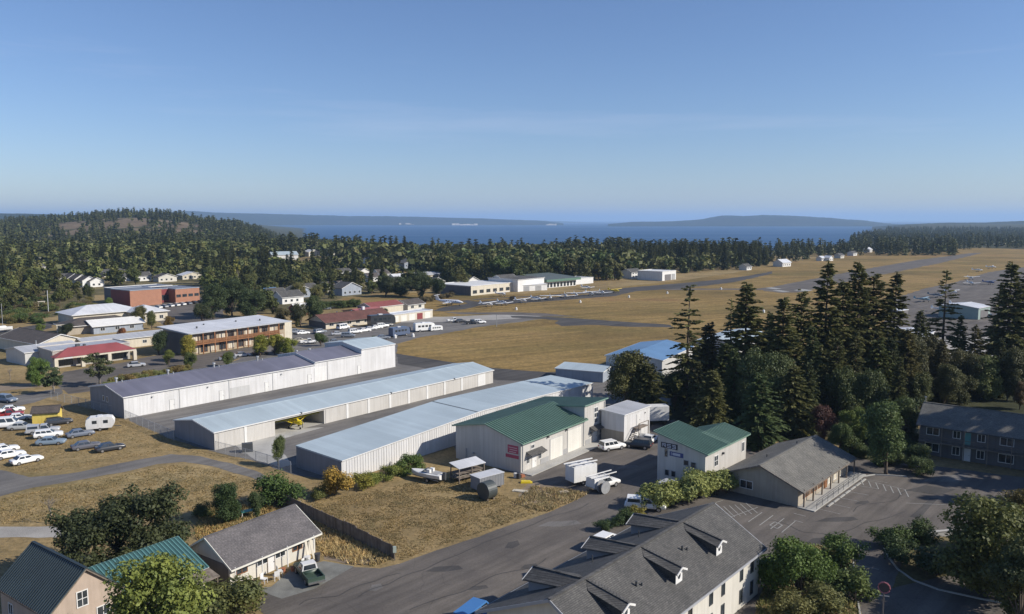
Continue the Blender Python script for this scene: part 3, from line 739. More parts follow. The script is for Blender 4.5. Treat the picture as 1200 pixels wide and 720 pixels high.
door(BA, 'F', 10.1, 3.7, 3.6, rolldoor, 'roll_up_door', .06, handle=False, frame=greywall); door(BA, 'F', 15.7, 4.3, 4.0, rolldoor, 'roll_up_door', .06, handle=False, frame=greywall)
for u, w_ in ((6.6, 2.4), (12.7, 1.2)):
    q = MB(); fbox(q, BA, 'F', u - w_/2, u + w_/2, .05, 1.0, -.02, .04); part('wainscot', q, doorgrey, t)
for u, w_ in ((1.2, 1.8), (5.8, 2.2)):
    q = MB(); fbox(q, BT, 'F', u - w_/2, u + w_/2, .05, 1.0, -.02, .04); part('wainscot', q, doorgrey, t)
door(BT, 'F', 3.6, 1.0, 2.1, white, frame=white); window(BT, 'F', 2.0, 1.2, .9, 1.1); window(BT, 'F', 5.6, 1.2, 1.0, 1.1)
for k in range(3): window(BT, 'F', 3.9, 3.5 + k * .98, 1.3, .92, mull=1)
for u in (0.4, 18.6): door(BA, 'F', u, .14, 4.8, galv, 'downspout', .12, handle=False)
door(BT, 'F', 6.8, .14, 6.9, galv, 'downspout', .12, handle=False)
for u in (7.4, 13.0):
    q = MB(); q.box(u - .15, u + .15, -.35, -.02, 4.2, 4.45); part('wall_lamp', q, dsteel, t)
signred = paint('faded_red_sign', (.42, .07, .12), .6, .2, 3); signpink = paint('sign_lettering', (.62, .42, .45), .6, .1)
q = MB(); fbox(q, BA, 'E', .5, 2.6, 3.0, 4.3, .0, .05); sg = part('sign', q, signred, t)
q = MB()
for k, (a, c, z) in enumerate(((.7, 2.4, 3.85), (.7, 2.2, 3.5), (.9, 2.3, 3.15))): fbox(q, BA, 'E', a, c, z, z + .13, .05, .06)
part('sign_lettering', q, signpink, sg)
q = MB(); fbox(q, BA, 'E', .4, 3.0, 2.2, 2.75, .0, .05); part('sign', q, signred, t)
q = MB(); fbox(q, BA, 'E', 9.5, 9.8, 1.5, 1.7, 0, .4); fbox(q, BA, 'E', 11.2, 11.45, .1, 2.1, 0, .14); part('meter_box', q, galv, t)
q = MB(); q.box(-.2, 26.2, -2.3, -.05, .03, .15); o = part('walkway', q, concrete, t)
AH = (28.6, 114.6)
t = thing('workshop', 'tall pale metal office with green seamed roof and two signs on its shaded end', 'workshop', AH, 50)
BH = blk(t, 0, 0, 7.0, 8.0, 5.7, 7.5, beigewall, greenroof, 'mono', over=.55, endover=.45, ribs=greenseam, rib=.55, trim=greenseam)
BI = blk(t, 7.02, 0, 7.4, 8.0, 5.7, 6.6, beigewall, greenroof, ridge=.5, heb=5.3, over=.55, endover=.3, ribs=greenseam, rib=.55, trim=greenseam)
signdark = paint('dark_sign', (.03, .03, .045), .5, .2); signblue = paint('blue_sign', (.04, .06, .20), .5, .2); signpale = paint('pale_sign_face', (.52, .53, .60), .5, .1)
# upper sign: dark board with pale letters, E face u runs from the lit corner to the far corner
q = MB(); fbox(q, BH, 'E', 4.6, 7.4, 5.3, 6.15, .0, .06); sg = part('sign', q, signdark, t)
def letters(B, face, text, u_left, u_right, z, h, mat, parent, off):
    """block letters made of bars; the E face is read from large u to small u"""
    seg = {'R': [(0,0,0,1), (0,1,.8,1), (.8,1,.8,.55), (0,.55,.8,.55), (.35,.55,.85,0)], 'S': [(.85,1,0,1), (0,1,0,.52), (0,.52,.85,.52), (.85,.52,.85,0), (.85,0,0,0)],
           'F': [(0,0,0,1), (0,1,.85,1), (0,.55,.7,.55)], '3': [(0,1,.85,1), (.85,1,.85,0), (.1,.52,.85,.52), (.85,0,0,0)]}
    n = len(text); cw = (u_left - u_right) / n; q = MB()
    for i, ch in enumerate(text):
        for a, b_, c, d in seg[ch]:
            ua = u_left - cw * (i + .1 + a * .85); ub = u_left - cw * (i + .1 + c * .85)
            q.bar(fpt(B, face, ua, z + b_ * h, off), fpt(B, face, ub, z + d * h, off), .07, .11)
    part('sign_lettering', q, mat, parent)
letters(BH, 'E', 'RS3', 7.2, 4.75, 5.47, .5, signpale, sg, .075)
q = MB(); fbox(q, BH, 'E', 3.6, 5.9, 4.25, 4.95, .0, .05); sg = part('sign', q, signblue, t)
q = MB(); fbox(q, BH, 'E', 4.1, 5.4, 4.42, 4.8, .04, .06); fbox(q, BH, 'E', 5.55, 5.65, 4.35, 4.85, .04, .06); part('sign_face', q, signpale, sg)
window(BH, 'E', 6.5, 3.9, .6, 1.4, frame=doorgrey, mull=0); window(BH, 'E', 3.1, 3.2, .9, .9, frame=doorgrey, mull=0); window(BH, 'E', 1.9, 3.1, .9, .9, frame=doorgrey, mull=0)
window(BH, 'E', 6.3, 1.0, .8, 1.0, frame=doorgrey, mull=0); window(BH, 'E', 5.2, 1.0, .8, 1.0, frame=doorgrey, mull=0)
window(BH, 'F', 3.6, 2.9, 1.3, 1.7, trans=1); window(BI, 'F', 6.2, 3.0, 1.0, 1.6)
q = MB(); q.box(5.6, 5.9, -.3, -.02, 4.3, 4.6); part('wall_lamp', q, dsteel, t)
# tall white metal shed with outside stair
t = thing('storage_shed', 'tall white metal shed with an outside timber stair between the workshops', 'shed', G(731, 522), 51)
BS = blk(t, 0, 0, 9.2, 4.8, 5.4, 5.7, whitewall, greyroof, 'mono', over=.12)
door(BS, 'F', 5.0, 1.0, 2.1, white, z=2.6, frame=white); window(BS, 'F', 7.4, 4.3, .5, .5, mull=0)
q = MB(); q.box(3.0, 6.6, -1.3, -.02, 2.5, 2.6); part('landing', q, oldwood, t)
for i in range(10):
    q = MB(); q.box(2.9 - i * .27, 3.15 - i * .27, -1.2, -.1, 2.3 - i * .25, 2.35 - i * .25); part('stair_tread', q, oldwood, t)
for xx in (.3, 3.1, 6.5):
    q = MB(); q.bar((xx, -1.25, .05), (xx, -1.25, 3.5 if xx > 1 else 1.1), .12); part('post', q, oldwood, t)
q = MB(); q.bar((3.1, -1.25, 3.5), (6.5, -1.25, 3.5), .09); q.bar((.3, -1.25, 1.1), (3.1, -1.25, 3.5), .09); part('handrail', q, oldwood, t)
q = MB(); fbox(q, BS, 'E', 0.02, 4.78, .05, 2.4, .0, .03); part('lower_cladding', q, taupe, t)
t = thing('cargo_container', 'long white box van body parked in shade behind the metal shed', 'container', G(762, 497), 8)
q = MB(); q.box(-3.4, 3.4, -1.2, 1.2, .9, 3.7); part('box', q, white, t)
for xx in (-2.6, 2.6):
    for yy in (-1.0, 1.0):
        q = MB(); q.cyl((xx, yy - .12, .47), .45, .24, 14, 'y'); part('wheel', q, tyre, t)
q = MB(); q.box(-3.2, 3.2, -.5, .5, .6, .9); part('chassis', q, dsteel, t)

# ------------------------------------------------------------------ low grey office with ramp
AO = (40.0, 107.0)
t = thing('office', 'low taupe office with shingled gable roof and a railed ramp beside the car park', 'office', AO, 48.5)
BO = blk(t, .6, .5, 20.2, 11.0, 2.75, 4.9, taupe, roof_tan, over=1.0, endover=.7, trim=oldwood)
window(BO, 'E', 7.7, .95, 2.0, 1.25, mull=1)
for k, u in enumerate((2.4, 5.2, 8.0)):
    window(BO, 'F', u + .5, .75, 2.4, 1.6, frame=woodm, pane=paint('bronze_pane', (.09, .055, .035), .3, .1), mull=1)
for u in (12.0, 14.2, 16.4): window(BO, 'F', u, .5, 1.4, 1.9, pane=cream, mull=0)
door(BO, 'F', 10.3, 1.0, 2.1, woodm, frame=woodm)
for u in np.arange(.2, 21, 3.4):
    q = MB(); q.box(.6 + u - .09, .6 + u + .09, -.35, -.17, .15, 2.7); part('porch_post', q, oldwood, t)
q = MB(); q.box(.2, 21.5, -2.0, .45, .03, .16); part('walkway', q, concrete, t)
for u in np.arange(1.2, 20, 2.1):
    q = MB(); q.bar((u, -1.9, .16), (u, -1.9, 1.15), .05); part('rail_post', q, dsteel, t)
q = MB(); q.bar((1.2, -1.9, 1.13), (19.9, -1.9, 1.13), .05); q.bar((1.2, -1.9, .65), (19.9, -1.9, .65), .04); part('handrail', q, dsteel, t)
for u in np.arange(4.5, 20, 2.3):
    q = MB(); q.box(u - 1.0, u + 1.0, -2.75, -2.5, .03, .17); o = tag(link('wheel_stop', q.mesh('wheel_stop', concrete)), 'pale concrete wheel stop along the ramp of the taupe office', 'wheel stop', 'wheel stops beside the taupe office')
    o.location = (*AO, 0); o.rotation_euler = (0, 0, R(48.5))
q = MB(); q.cyl((16, 7, 4.2), .12, .8, 8); q.cyl((7, 8, 4.0), .1, .7, 8); part('roof_vent', q, dsteel, t)

# ------------------------------------------------------------------ big shingled building in the foreground
RZ = 8.5; RR = G(645, 704, RZ); dd = (math.cos(R(49.5)), math.sin(R(49.5)))
t = thing('apartment_house', 'two storey house with grey shingled roof, three small dormers and three front gables', 'house', RR, 49.5)
# frame: ridge along x at y=0, lit side y<0
LB = 29.8
w = MB(); sec = [(-5.6, 0), (7.6, 0), (7.6, 5.0), (0, RZ - .05), (-5.6, 5.25)]
w.hexa([(.5, a, c) for a, c in sec], [(LB - .5, a, c) for a, c in sec]); part('wall', w, stucco, t)
r = MB()
r.slab([(-.2, -6.2, 4.95), (LB, -6.2, 4.95), (LB, 0, RZ), (-.2, 0, RZ)], .18)
r.slab([(-.2, 8.4, 4.65), (LB, 8.4, 4.65), (LB, 0, RZ), (-.2, 0, RZ)], .18)
r.bar((-.2, 0, RZ + .2), (LB, 0, RZ + .2), .34, .07)
rf = part('roof', r, roof_grey, t)
tr = MB()
for yy, zz in ((-6.2, 4.95), (8.4, 4.65)): tr.bar((-.2, yy, zz + .06), (LB, yy, zz + .06), .13, .22)
for xx in (-.2, LB): tr.bar((xx, -6.2, 5.0), (xx, 0, RZ + .05), .07, .26); tr.bar((xx, 8.4, 4.7), (xx, 0, RZ + .05), .07, .26)
part('roof_trim', tr, paint('grey_fascia', (.34, .35, .37), .6, .1), rf)
BD = dict(root=t, x0=.5, x1=LB - .5, y0=-5.6, y1=7.6)
for u in (10.8, 13.4, 17.6, 20.2, 24.4, 27.0):
    window(BD, 'F', u, 3.0, .75, 1.5, frame=dsteel, mull=0); window(BD, 'F', u, .6, .75, 1.5, frame=dsteel, mull=0)
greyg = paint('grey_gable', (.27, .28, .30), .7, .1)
def dormer(s_, sg, yf, zf, hw, drop, cheek, wallm, light):
    """a gabled dormer whose ridge runs from the main ridge down to zf at y=yf; sg: -1 lit side, +1 shaded side"""
    k_ = (RZ - 4.95) / 6.2 if sg < 0 else (RZ - 4.65) / 8.4
    rt = lambda y: RZ + .17 - k_ * abs(y)                        # main roof surface
    ybk = sg * 1.1; zb_ = RZ + .02
    w = MB(); w.hexa([(s_ - cheek, yf, rt(yf) - .25), (s_ + cheek, yf, rt(yf) - .25), (s_ + cheek, yf, zf - drop * cheek / hw - .02), (s_, yf, zf - .03), (s_ - cheek, yf, zf - drop * cheek / hw - .02)],
                     [(s_ - cheek, ybk, rt(yf) - .25), (s_ + cheek, ybk, rt(yf) - .25), (s_ + cheek, ybk, rt(ybk) - .3), (s_, ybk, rt(ybk) - .2), (s_ - cheek, ybk, rt(ybk) - .3)])
    dm = part('dormer', w, wallm, t)
    yo = yf + sg * .35; r_ = MB(); tr = MB()
    if light: part('dormer_front', MB().hexa([(s_ - cheek, yf + sg * .03, rt(yf) - .2), (s_ + cheek, yf + sg * .03, rt(yf) - .2), (s_ + cheek, yf + sg * .03, zf - drop * cheek / hw - .03), (s_, yf + sg * .03, zf - .04), (s_ - cheek, yf + sg * .03, zf - drop * cheek / hw - .03)], [(s_ - cheek, yf - sg * .01, rt(yf) - .2), (s_ + cheek, yf - sg * .01, rt(yf) - .2), (s_ + cheek, yf - sg * .01, zf - drop * cheek / hw - .03), (s_, yf - sg * .01, zf - .04), (s_ - cheek, yf - sg * .01, zf - drop * cheek / hw - .03)]), white, dm)
    for e in (-1, 1):
        yb2 = sg * max(.4, (RZ + .17 - (zb_ - drop * .9)) / k_)
        r_.slab([(s_ + e * hw, yo, zf - drop), (s_, yo, zf), (s_, 0, zb_), (s_ + e * hw, yb2, rt(yb2) - .02)], .11)
        tr.bar((s_ + e * hw, yo + sg * .01, zf - drop + .03), (s_, yo + sg * .01, zf + .03), .07, .19)
    r_.bar((s_, yo, zf + .13), (s_, 0, zb_ + .13), .24, .05)
    part('dormer_roof', r_, roof_grey, dm); part('rake_trim', tr, white, dm)
    if light:
        zc = (rt(yf) + zf) / 2 - .05
        ring_ = [(s_ + .27 * math.cos(k * math.pi / 4 + .39), yf + sg * .05, zc + .36 * math.sin(k * math.pi / 4 + .39)) for k in range(8)]
        part('pane', MB().hexa(ring_, [(a, yf - sg * .02, c) for a, _, c in ring_]), paneglass, dm)
for s_ in (5.0, 14.2, 22.5):
    dormer(s_, -1, -4.2, 7.75, .95, .45, .62, roof_grey, True)
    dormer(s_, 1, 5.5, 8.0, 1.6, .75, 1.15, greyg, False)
for xx, yy in ((9.3, -2.6), (18.5, -2.2)):
    q = MB(); zz = RZ + (RZ - 4.95) / 6.2 * yy; q.cyl((xx, yy, zz), .11, .65, 8); q.cyl((xx + .6, yy - .2, zz - .15), .09, .5, 8); part('roof_vent', q, dsteel, t)
for xx, yy in ((11.0, 3.4), (18.8, 3.0)):
    q = MB(); zz = RZ + (4.65 - RZ) / 8.4 * yy; q.cyl((xx, yy, zz), .06, .9, 8); part('roof_vent', q, dsteel, t)
# end gable siding window and downspouts
window(dict(root=t, x0=.5, x1=LB, y0=-5.6, y1=7.6), 'E', 5.6, 2.6, 1.6, 1.3)

# ------------------------------------------------------------------ two-storey apartments in the shade
AP = G(1075, 495, 5.5); AP = (AP[0], AP[1])
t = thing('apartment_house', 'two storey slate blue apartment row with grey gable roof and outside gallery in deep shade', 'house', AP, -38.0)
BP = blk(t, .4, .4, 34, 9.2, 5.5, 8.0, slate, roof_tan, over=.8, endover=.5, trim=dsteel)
for k in range(9):
    u = 2.0 + k * 3.6
    window(BP, 'F', u, 3.55, 2.0 if k % 3 == 0 else 1.2, 1.35, mull=1); window(BP, 'F', u, .7, 2.2 if k % 3 == 0 else 1.2, 1.5, mull=1, trans=0)
    if k % 3 == 1: door(BP, 'F', u + 1.6, .95, 2.05, white, frame=white); door(BP, 'F', u + 1.6, .95, 2.05, paint('turquoise_door', (.10, .30, .30), .5, .1), z=2.75)
q = MB(); q.box(.4, 34.4, -1.0, .38, 2.55, 2.7); part('gallery', q, oldwood, t)
for k in range(11):
    q = MB(); q.bar((.6 + k * 3.36, -.85, .03), (.6 + k * 3.36, -.85, 5.35), .13); part('gallery_post', q, oldwood, t)
q = MB(); q.bar((.6, -.9, 3.65), (34.2, -.9, 3.65), .07); q.bar((.6, -.9, 3.2), (34.2, -.9, 3.2), .05); part('handrail', q, oldwood, t)
q = MB(); q.cyl((.2, 5, 7.9), .12, 1.1, 8); q.cyl((.2, 5, 8.9), .2, .25, 8); part('chimney_pipe', q, chrome, t)

# ------------------------------------------------------------------ houses at the lower left
AT = G(40, 637, 7.0)
t = thing('house', 'peach sided house with steep dark green seamed metal roof', 'house', AT, -35.5)
BT1 = blk(t, 0, -3.4, 10.3, 6.8, 3.9, 7.0, peach, darkteal, over=.35, endover=.25, ribs=darktealseam, rib=.38, trim=oldwood)
window(BT1, 'R', 3.0, 3.4, 1.1, 1.6, trans=1); window(BT1, 'R', 4.9, .8, 1.3, 2.0, trans=1); window(BT1, 'F', 2.2, 1.4, 1.0, 1.2); window(BT1, 'F', 7.0, 1.2, 1.2, 1.4); window(BT1, 'R', 1.6, .9, 1.1, 1.4)
q = MB(); q.box(3, 9, -7.5, -3.8, .03, .5); part('porch', q, oldwood, t)
AT2 = G(103, 668, 4.6)
t = thing('cottage', 'small cottage with bright teal metal roof behind the steep roofed peach house', 'house', AT2, 55)
BC = blk(t, .3, -5.2, 9.4, 8.4, 2.6, 4.6, cream, tealroof, ridge=.62, over=.4, endover=.3, ribs=tealseam, rib=.42, trim=white)
window(BC, 'R', 2.5, .9, 1.4, 1.3); window(BC, 'F', 3, .9, 1.4, 1.3); window(BC, 'F', 7, .9, 1.4, 1.3)
q = MB(); q.box(4.4, 5.3, -3.4, -2.6, 3.35, 3.62); part('skylight', q, paneglass, t)
q = MB(); q.slab([(7.0, -7.6, 2.1), (10.0, -7.6, 2.1), (10.0, -5.7, 2.5), (7.0, -5.7, 2.5)], .1); part('porch_roof', q, oldwood, t)
for xx in (7.2, 9.8):
    q = MB(); q.bar((xx, -7.4, .03), (xx, -7.4, 2.2), .12); part('porch_post', q, oldwood, t)
AS = G(242, 632, 4.9)
t = thing('house', 'low house with purple grey shingled roof and cluttered white porch', 'house', AS, 54.8)
BSp = blk(t, .3, -3.6, 11.9, 7.6, 2.75, 4.9, stucco, roof_purple, ridge=.52, over=.8, endover=.4, trim=paint('cream_trim', (.68, .66, .58), .6, .1))
for u, mt in ((1.5, woodm), (4.2, white), (6.7, white), (9.2, woodm)): window(BSp, 'F', u, 1.2, 1.5, 1.0, frame=mt)
door(BSp, 'F', 5.4, .9, 2.0, white, frame=oldwood)
for u in (.5, 4.0, 7.5, 11.4):
    q = MB(); q.bar((u, -4.3, .03), (u, -4.3, 2.55), .1); part('porch_post', q, white, t)
q = MB(); fbox(q, BSp, 'E', .3, 7.2, .1, 2.6, .0, .03); part('dark_end_sheet', q, darkwall, t)  # darker sheet over most of the end wall
# porch clutter: chairs, a table, tubs and leaning boards
def local(t_, x, y): 
    a = t_.rotation_euler.z; return (t_.location.x + x * math.cos(a) - y * math.sin(a), t_.location.y + x * math.sin(a) + y * math.cos(a))
ch = thing('garden_chair', 'white plastic garden chair on the cluttered porch', 'chair', (0, 0))
q = MB(); q.box(-.25, .25, -.25, .25, .42, .47); part('seat', q, white, ch)
q = MB(); q.box(-.25, .25, .2, .25, .5, .95); part('backrest', q, white, ch)
for sx in (-.22, .22):
    for sy in (-.22, .22):
        q = MB(); q.bar((sx, sy, 0), (sx, sy, .42), .05); part('leg', q, white, ch)
for (x, y, d_) in ((3.3, -5.4, 20), (4.6, -5.9, 160), (5.6, -5.2, 70), (8.3, -5.6, 200)):
    place(ch, local(t, x, y), d_ + 54, 'white plastic garden chair on the cluttered porch', 'garden chairs on the porch', sc=1.2)
tubm = paint('dark_tub', (.05, .05, .055), .6, .2); terr = paint('terracotta', (.36, .14, .07), .8, .2)
for i, (x, y, r_, h, mt, lb) in enumerate(((2.2, -5.5, .45, .6, tubm, 'dark plastic tub by the porch chairs'), (7.2, -5.6, .3, .5, terr, 'terracotta pot on the cluttered porch'), (9.6, -5.2, .4, .75, white, 'white drum near the porch end'), (6.4, -4.9, .25, .45, terr, 'small terracotta pot against the porch wall'), (10.6, -5.8, .35, .9, tubm, 'tall dark bin at the end of the porch'))):
    o = tag(link('tub', MB().tube([(0, 0, .03), (0, 0, h), (0, 0, h + .04)], [r_ * .8, r_, r_ * 1.06], 12).mesh('tub', mt)), lb, 'tub'); o.location = (*local(t, x, y), 0)
for i, (x, y) in enumerate(((9.9, -4.6), (10.7, -4.5))):
    o = tag(link('leaning_board', MB().bar((0, 0, .03), (.2, 1.2 - .3, 2.5), .3, .06).mesh('leaning_board', cream)), 'pale board leaning against the porch of the purple roofed house', 'board', 'leaning boards'); o.location = (*local(t, x, y - .6), 0); o.rotation_euler.z = R(54)
tb = thing('work_table', 'turquoise topped white table standing in the dry grass', 'table', G(291, 606), 30)
q = MB(); q.box(-1.0, 1.0, -.5, .5, .85, .92); part('table_top', q, paint('turquoise_top', (.10, .45, .36), .5, .1), tb)
for sx in (-.85, .85):
    for sy in (-.4, .4):
        q = MB(); q.bar((sx, sy, .02), (sx, sy, .85), .09); part('leg', q, white, tb)

# ------------------------------------------------------------------ town buildings in the middle distance
AF = G(222, 417)
t = thing('office', 'two storey office with grey metal roof and orange timber balcony', 'office', AF, 54.5)
LF = 35.0
BF = blk(t, 0, 0, LF, 13.5, 6.6, 7.3, paint('sand_siding', (.38, .31, .22), .75, .1, streak=.1), paleroof, 'mono', over=1.6, endover=1.0, trim=greyroof, t=.25)
BF2 = blk(t, LF + .02, .8, 3.5, 12.5, 6.2, 6.4, cream, paleroof, 'mono', over=.1, trim=white)
for k in range(11):
    u = 1.8 + k * 3.15
    window(BF, 'F', u, 4.0, 2.3, 1.7, frame=woodm, pane=paneglass if k % 3 else cream, mull=2); window(BF, 'F', u, .4, 2.4, 2.4, frame=woodm, pane=paneglass if k % 2 else cream, mull=2)
q = MB(); q.box(-.3, LF - 3, -1.6, -.01, 3.05, 3.3); part('balcony', q, woodm, t)
q = MB(); q.bar((-.3, -1.55, 4.3), (LF - 3, -1.55, 4.3), .1); q.bar((-.3, -1.55, 3.8), (LF - 3, -1.55, 3.8), .07); part('balcony_rail', q, woodm, t)
for k in range(9):
    q = MB(); q.bar((-.2 + k * 3.95, -1.5, .05), (-.2 + k * 3.95, -1.5, 6.5), .26); part('balcony_post', q, woodm, t)
q = MB()
for k in range(150): q.bar((-.2 + k * .213, -1.55, 3.3), (-.2 + k * .213, -1.55, 4.28), .11)
part('balusters', q, woodm, t, kind='stuff')
for xx, yy in ((6, 5), (11, 9), (22, 8), (29, 5)):
    q = MB(); q.cyl((xx, yy, 6.8), .25, .9, 9); part('roof_vent', q, dsteel, t)
q = MB(); fbox(q, BF, 'E', .1, 13.3, .1, 6.4, .0, .03); part('dark_end_face', q, slate, t)  # slate coloured sheet over the whole end
t = thing('long_shed', 'long low cream shed with grey metal roof running behind the red roofed store', 'shed', G(100, 414), 49)
BL = blk(t, 0, 0, 36, 10, 3.0, 3.9, cream, greyroof, over=.4)
for k in range(5): window(BL, 'F', 6 + k * 6, 1.0, 1.4, 1.1)
t = thing('store', 'store with red metal canopy roof on white columns', 'shop', G(64, 434), 49)
BR = blk(t, .6, 2.6, 20.5, 11, 4.6, 5.0, paint('putty_wall', (.38, .36, .33), .8, .1, streak=.1), greyroof, 'flat', trim=paint('putty_parapet', (.50, .47, .43), .8, .1))
q = MB()
q.add([(0, -.6, 3.2), (21.6, -.6, 3.2), (21.6, 2.59, 3.3), (17.5, 2.59, 5.3), (4.5, 2.59, 5.3), (0, 2.59, 3.3)], [(0, 1, 3, 4), (0, 4, 5), (1, 2, 3), (0, 5, 4, 3, 2, 1)]); part('canopy_roof', q, redroof, t)
q = MB(); q.box(0, 21.6, -.5, -.1, 2.7, 3.17); part('canopy_fascia', q, cream, t)
for xx in (.4, 7.2, 14.2, 21.2):
    q = MB(); q.box(xx - .45, xx + .45, -.55, .35, .02, 2.7); part('column', q, cream, t)
for k in range(4): window(BR, 'F', 3.2 + k * 4.8, .5, 3.6, 2.1, frame=dsteel, mull=2)
q = MB(); q.box(2.2, 4.4, -.56, -.5, 2.8, 3.1); part('sign', q, paleroof, t)
q = MB(); q.box(8, 9, 6, 7, 4.7, 5.4); q.box(10, 10.6, 6.3, 6.9, 4.7, 5.2); part('roof_unit', q, dsteel, t)
t = thing('store_annex', 'grey shed with blue grey metal roof beside the red roofed store', 'shed', G(30, 429), 54)
BX = blk(t, 0, 0, 15, 12, 3.6, 4.6, greywall, greyroof, heb=3.6, over=.3)
q = MB(); q.cyl((6, 7, 4.3), .2, 1.4, 9); part('roof_vent', q, chrome, t)
t = thing('barn', 'brown roofed barn with cream gable end behind the grey shed', 'barn', G(16, 412), -35)
BY = blk(t, -10, 0, 26, 13, 3.6, 5.8, cream, roof_brown, over=.4)
AQ = G(153, 360); t = thing('school', 'long orange brick school with flat blue grey roof', 'school', AQ, 54)
q1, q2, q3, qw = along(AQ, 54, 190), along(AQ, 54, 206), along(AQ, 54, 234), along(AQ, 144, 113)
schoolroof = paint('school_roof', (.17, .19, .23), .7, .15, .1)
BZ = blk(t, 0, 0, q1, qw * .55, 7.4, 7, brick_o, schoolroof, 'flat', trim=bluegrey)
BZ2 = blk(t, q1 + .02, 6, q2 - q1, qw * .5, 6.6, 6, brick_r, schoolroof, 'flat', trim=bluegrey)
BZ3 = blk(t, q2 + .04, 0, q3 - q2, qw * .6, 6.6, 6, brick_o, schoolroof, 'flat', trim=bluegrey)
BZ4 = blk(t, 4, qw * .55 + .02, q3 - 8, qw * .45, 7.0, 6.6, darkwall, schoolroof, 'flat', trim=white)  # dark walls: the shade on this end is put into the colour
for k in range(3): window(BZ2, 'F', (q2 - q1) * (k + .5) / 3, 1.2, 2.4, 2.6, frame=dsteel, mull=2)
for k in range(4): window(BZ3, 'F', (q3 - q2) * (k + .5) / 4, 2.6, 2.4, 1.4, frame=dsteel)
q = MB(); fbox(q, BZ, 'E', .3, qw * .54, .1, 7.2, .0, .05); part('shaded_end_panel', q, brick_r, t)  # deep red stands for the end wall lying in shade
t = thing('hall', 'hall with pale grey hipped metal roof beside the brick school', 'hall', G(80, 385), 48)
blk(t, 4, 6, 26, 16, 4.0, 6.8, cream, paleroof, 'hip', over=.8)
Bq = blk(t, 24, -3, 12, 14, 3.8, 6.2, cream, paleroof, 'hip', over=.8)
for k in range(3): window(Bq, 'F', 2.5 + k * 3.5, .9, 1.6, 1.5)
t = thing('hall_wing', 'low building with dark brown shingled roof in front of the pale hipped hall', 'house', G(80, 394), 44)
blk(t, 0, 2, 24, 12, 3.0, 5.2, taupe, roof_brown, 'hip', over=.8)
t = thing('bungalow', 'bungalow with white hipped roof below the brown roofed wing', 'house', G(110, 392), 46)
Bq = blk(t, 0, 0, 17, 11, 2.8, 4.4, bluegrey, paint('white_roof', (.70, .69, .66), .6, .08), over=.7)
for k in range(3): window(Bq, 'F', 3 + k * 5, .9, 1.6, 1.2)
# low red-roofed airport buildings
t = thing('low_office', 'long low office with maroon shingled roof along the car park', 'office', G(382, 386), 48)
Bq = blk(t, 0, 0, 30, 11, 2.6, 4.8, cream, maroonroof, over=.9, trim=oldwood)
for k in range(7): window(Bq, 'F', 2.5 + k * 4, .9, 2.0, 1.2)
for xx, yy in ((10, 7), (16, 6), (21, 7)):
    q = MB(); q.cyl((xx, yy, 4.2), .3, 1.0, 8); part('roof_vent', q, chrome, t)
q = MB(); fbox(q, Bq, 'E', .2, 10.8, .1, 2.5, 0, .03); part('dark_end_face', q, slate, t)  # end wall covered by a dark grey sheet
t = thing('low_office', 'building with faded pink metal roof between the maroon roof and the red barn', 'office', G(424, 375.5), 50)
Bq = blk(t, 0, 0, 13, 12, 3.0, 3.9, taupe, pinkroof, over=.4, trim=pinkroof)
q = MB(); q.box(3, 4.2, 3, 4, 3.3, 5.0); part('roof_unit', q, paleroof, t)
t = thing('storage_barn', 'pale walled barn with red gable roof and dark end by the airfield', 'barn', G(436, 371), 52)
Bq = blk(t, 0, 0, 18, 9, 3.6, 5.2, cream, paint('barn_red_roof', (.22, .065, .055), .6, .15), over=.3)
q = MB(); fbox(q, Bq, 'E', .1, 8.9, .1, 3.5, 0, .03); part('dark_end_face', q, darkwall, t)  # dark face laid on the pale end wall
t = thing('bungalow', 'small grey bungalow with dark roof past the red barn', 'house', G(478, 364.5), 55)
Bq = blk(t, 0, 0, 11, 9, 2.6, 4.4, stucco, roof_brown, over=.5); window(Bq, 'F', 3, .8, 2, 1.4); window(Bq, 'F', 8, .8, 2, 1.4)
t = thing('storage_unit', 'row of cream storage units with flat roof beside the recreational vehicles', 'shed', G(457, 379), 52)
Bq = blk(t, 0, 0, 24, 6, 3.0, 3, cream, paleroof, 'flat', trim=paleroof)
for k in range(5): door(Bq, 'F', 3 + k * 4.5, 3.2, 2.5, brick_r if k in (3,) else rolldoor, 'roll_up_door', handle=False)
# terminal and airfield buildings
t = thing('terminal', 'low terminal with broad green metal roof facing the tie down apron', 'terminal', G(640, 338), 46)
Lt, Wt = along(G(640, 338), 46, 675), along(G(640, 338), 136, 609)
Bq = blk(t, 0, 0, Lt, Wt, 4.2, 5.6, white, paint('sage_roof', (.10, .12, .115), .6, .15), 'mono', over=2.2, endover=2.0, trim=paint('green_fascia', (.09, .17, .125), .6, .1), t=1.0)
for k in range(9): window(Bq, 'F', Lt * (k + .5) / 9, .3, Lt / 14, 2.6, frame=dsteel, mull=1)
blk(t, Lt + 2.1, 4, 20, 14, 3.6, 3.6, white, paleroof, 'flat', trim=white)
t = thing('hangar', 'long white flat roofed building behind the tie down apron', 'building', G(552, 347), 50)
Bq = blk(t, 0, 0, 34, 26, 5.0, 5, cream, white, 'flat', trim=white)
for k in range(6): window(Bq, 'F', 3 + k * 5.4, 1.0, 3.2, 1.8, frame=dsteel)
blk(t, 34.04, -4, 24, 22, 6.8, 7, white, roof_grey, 'gable', over=.4)
q = MB(); fbox(q, Bq, 'E', .2, 25.8, .1, 4.7, 0, .03); part('dark_end_face', q, darkwall, t)  # dark sheet paints in the shade of this end wall
t = thing('town_house', 'white two storey house with dark windows behind the white flat roofed building', 'house', G(590, 341), 50)
Bq = blk(t, 0, 0, 14, 10, 6.0, 8.6, white, roof_grey, over=.5)
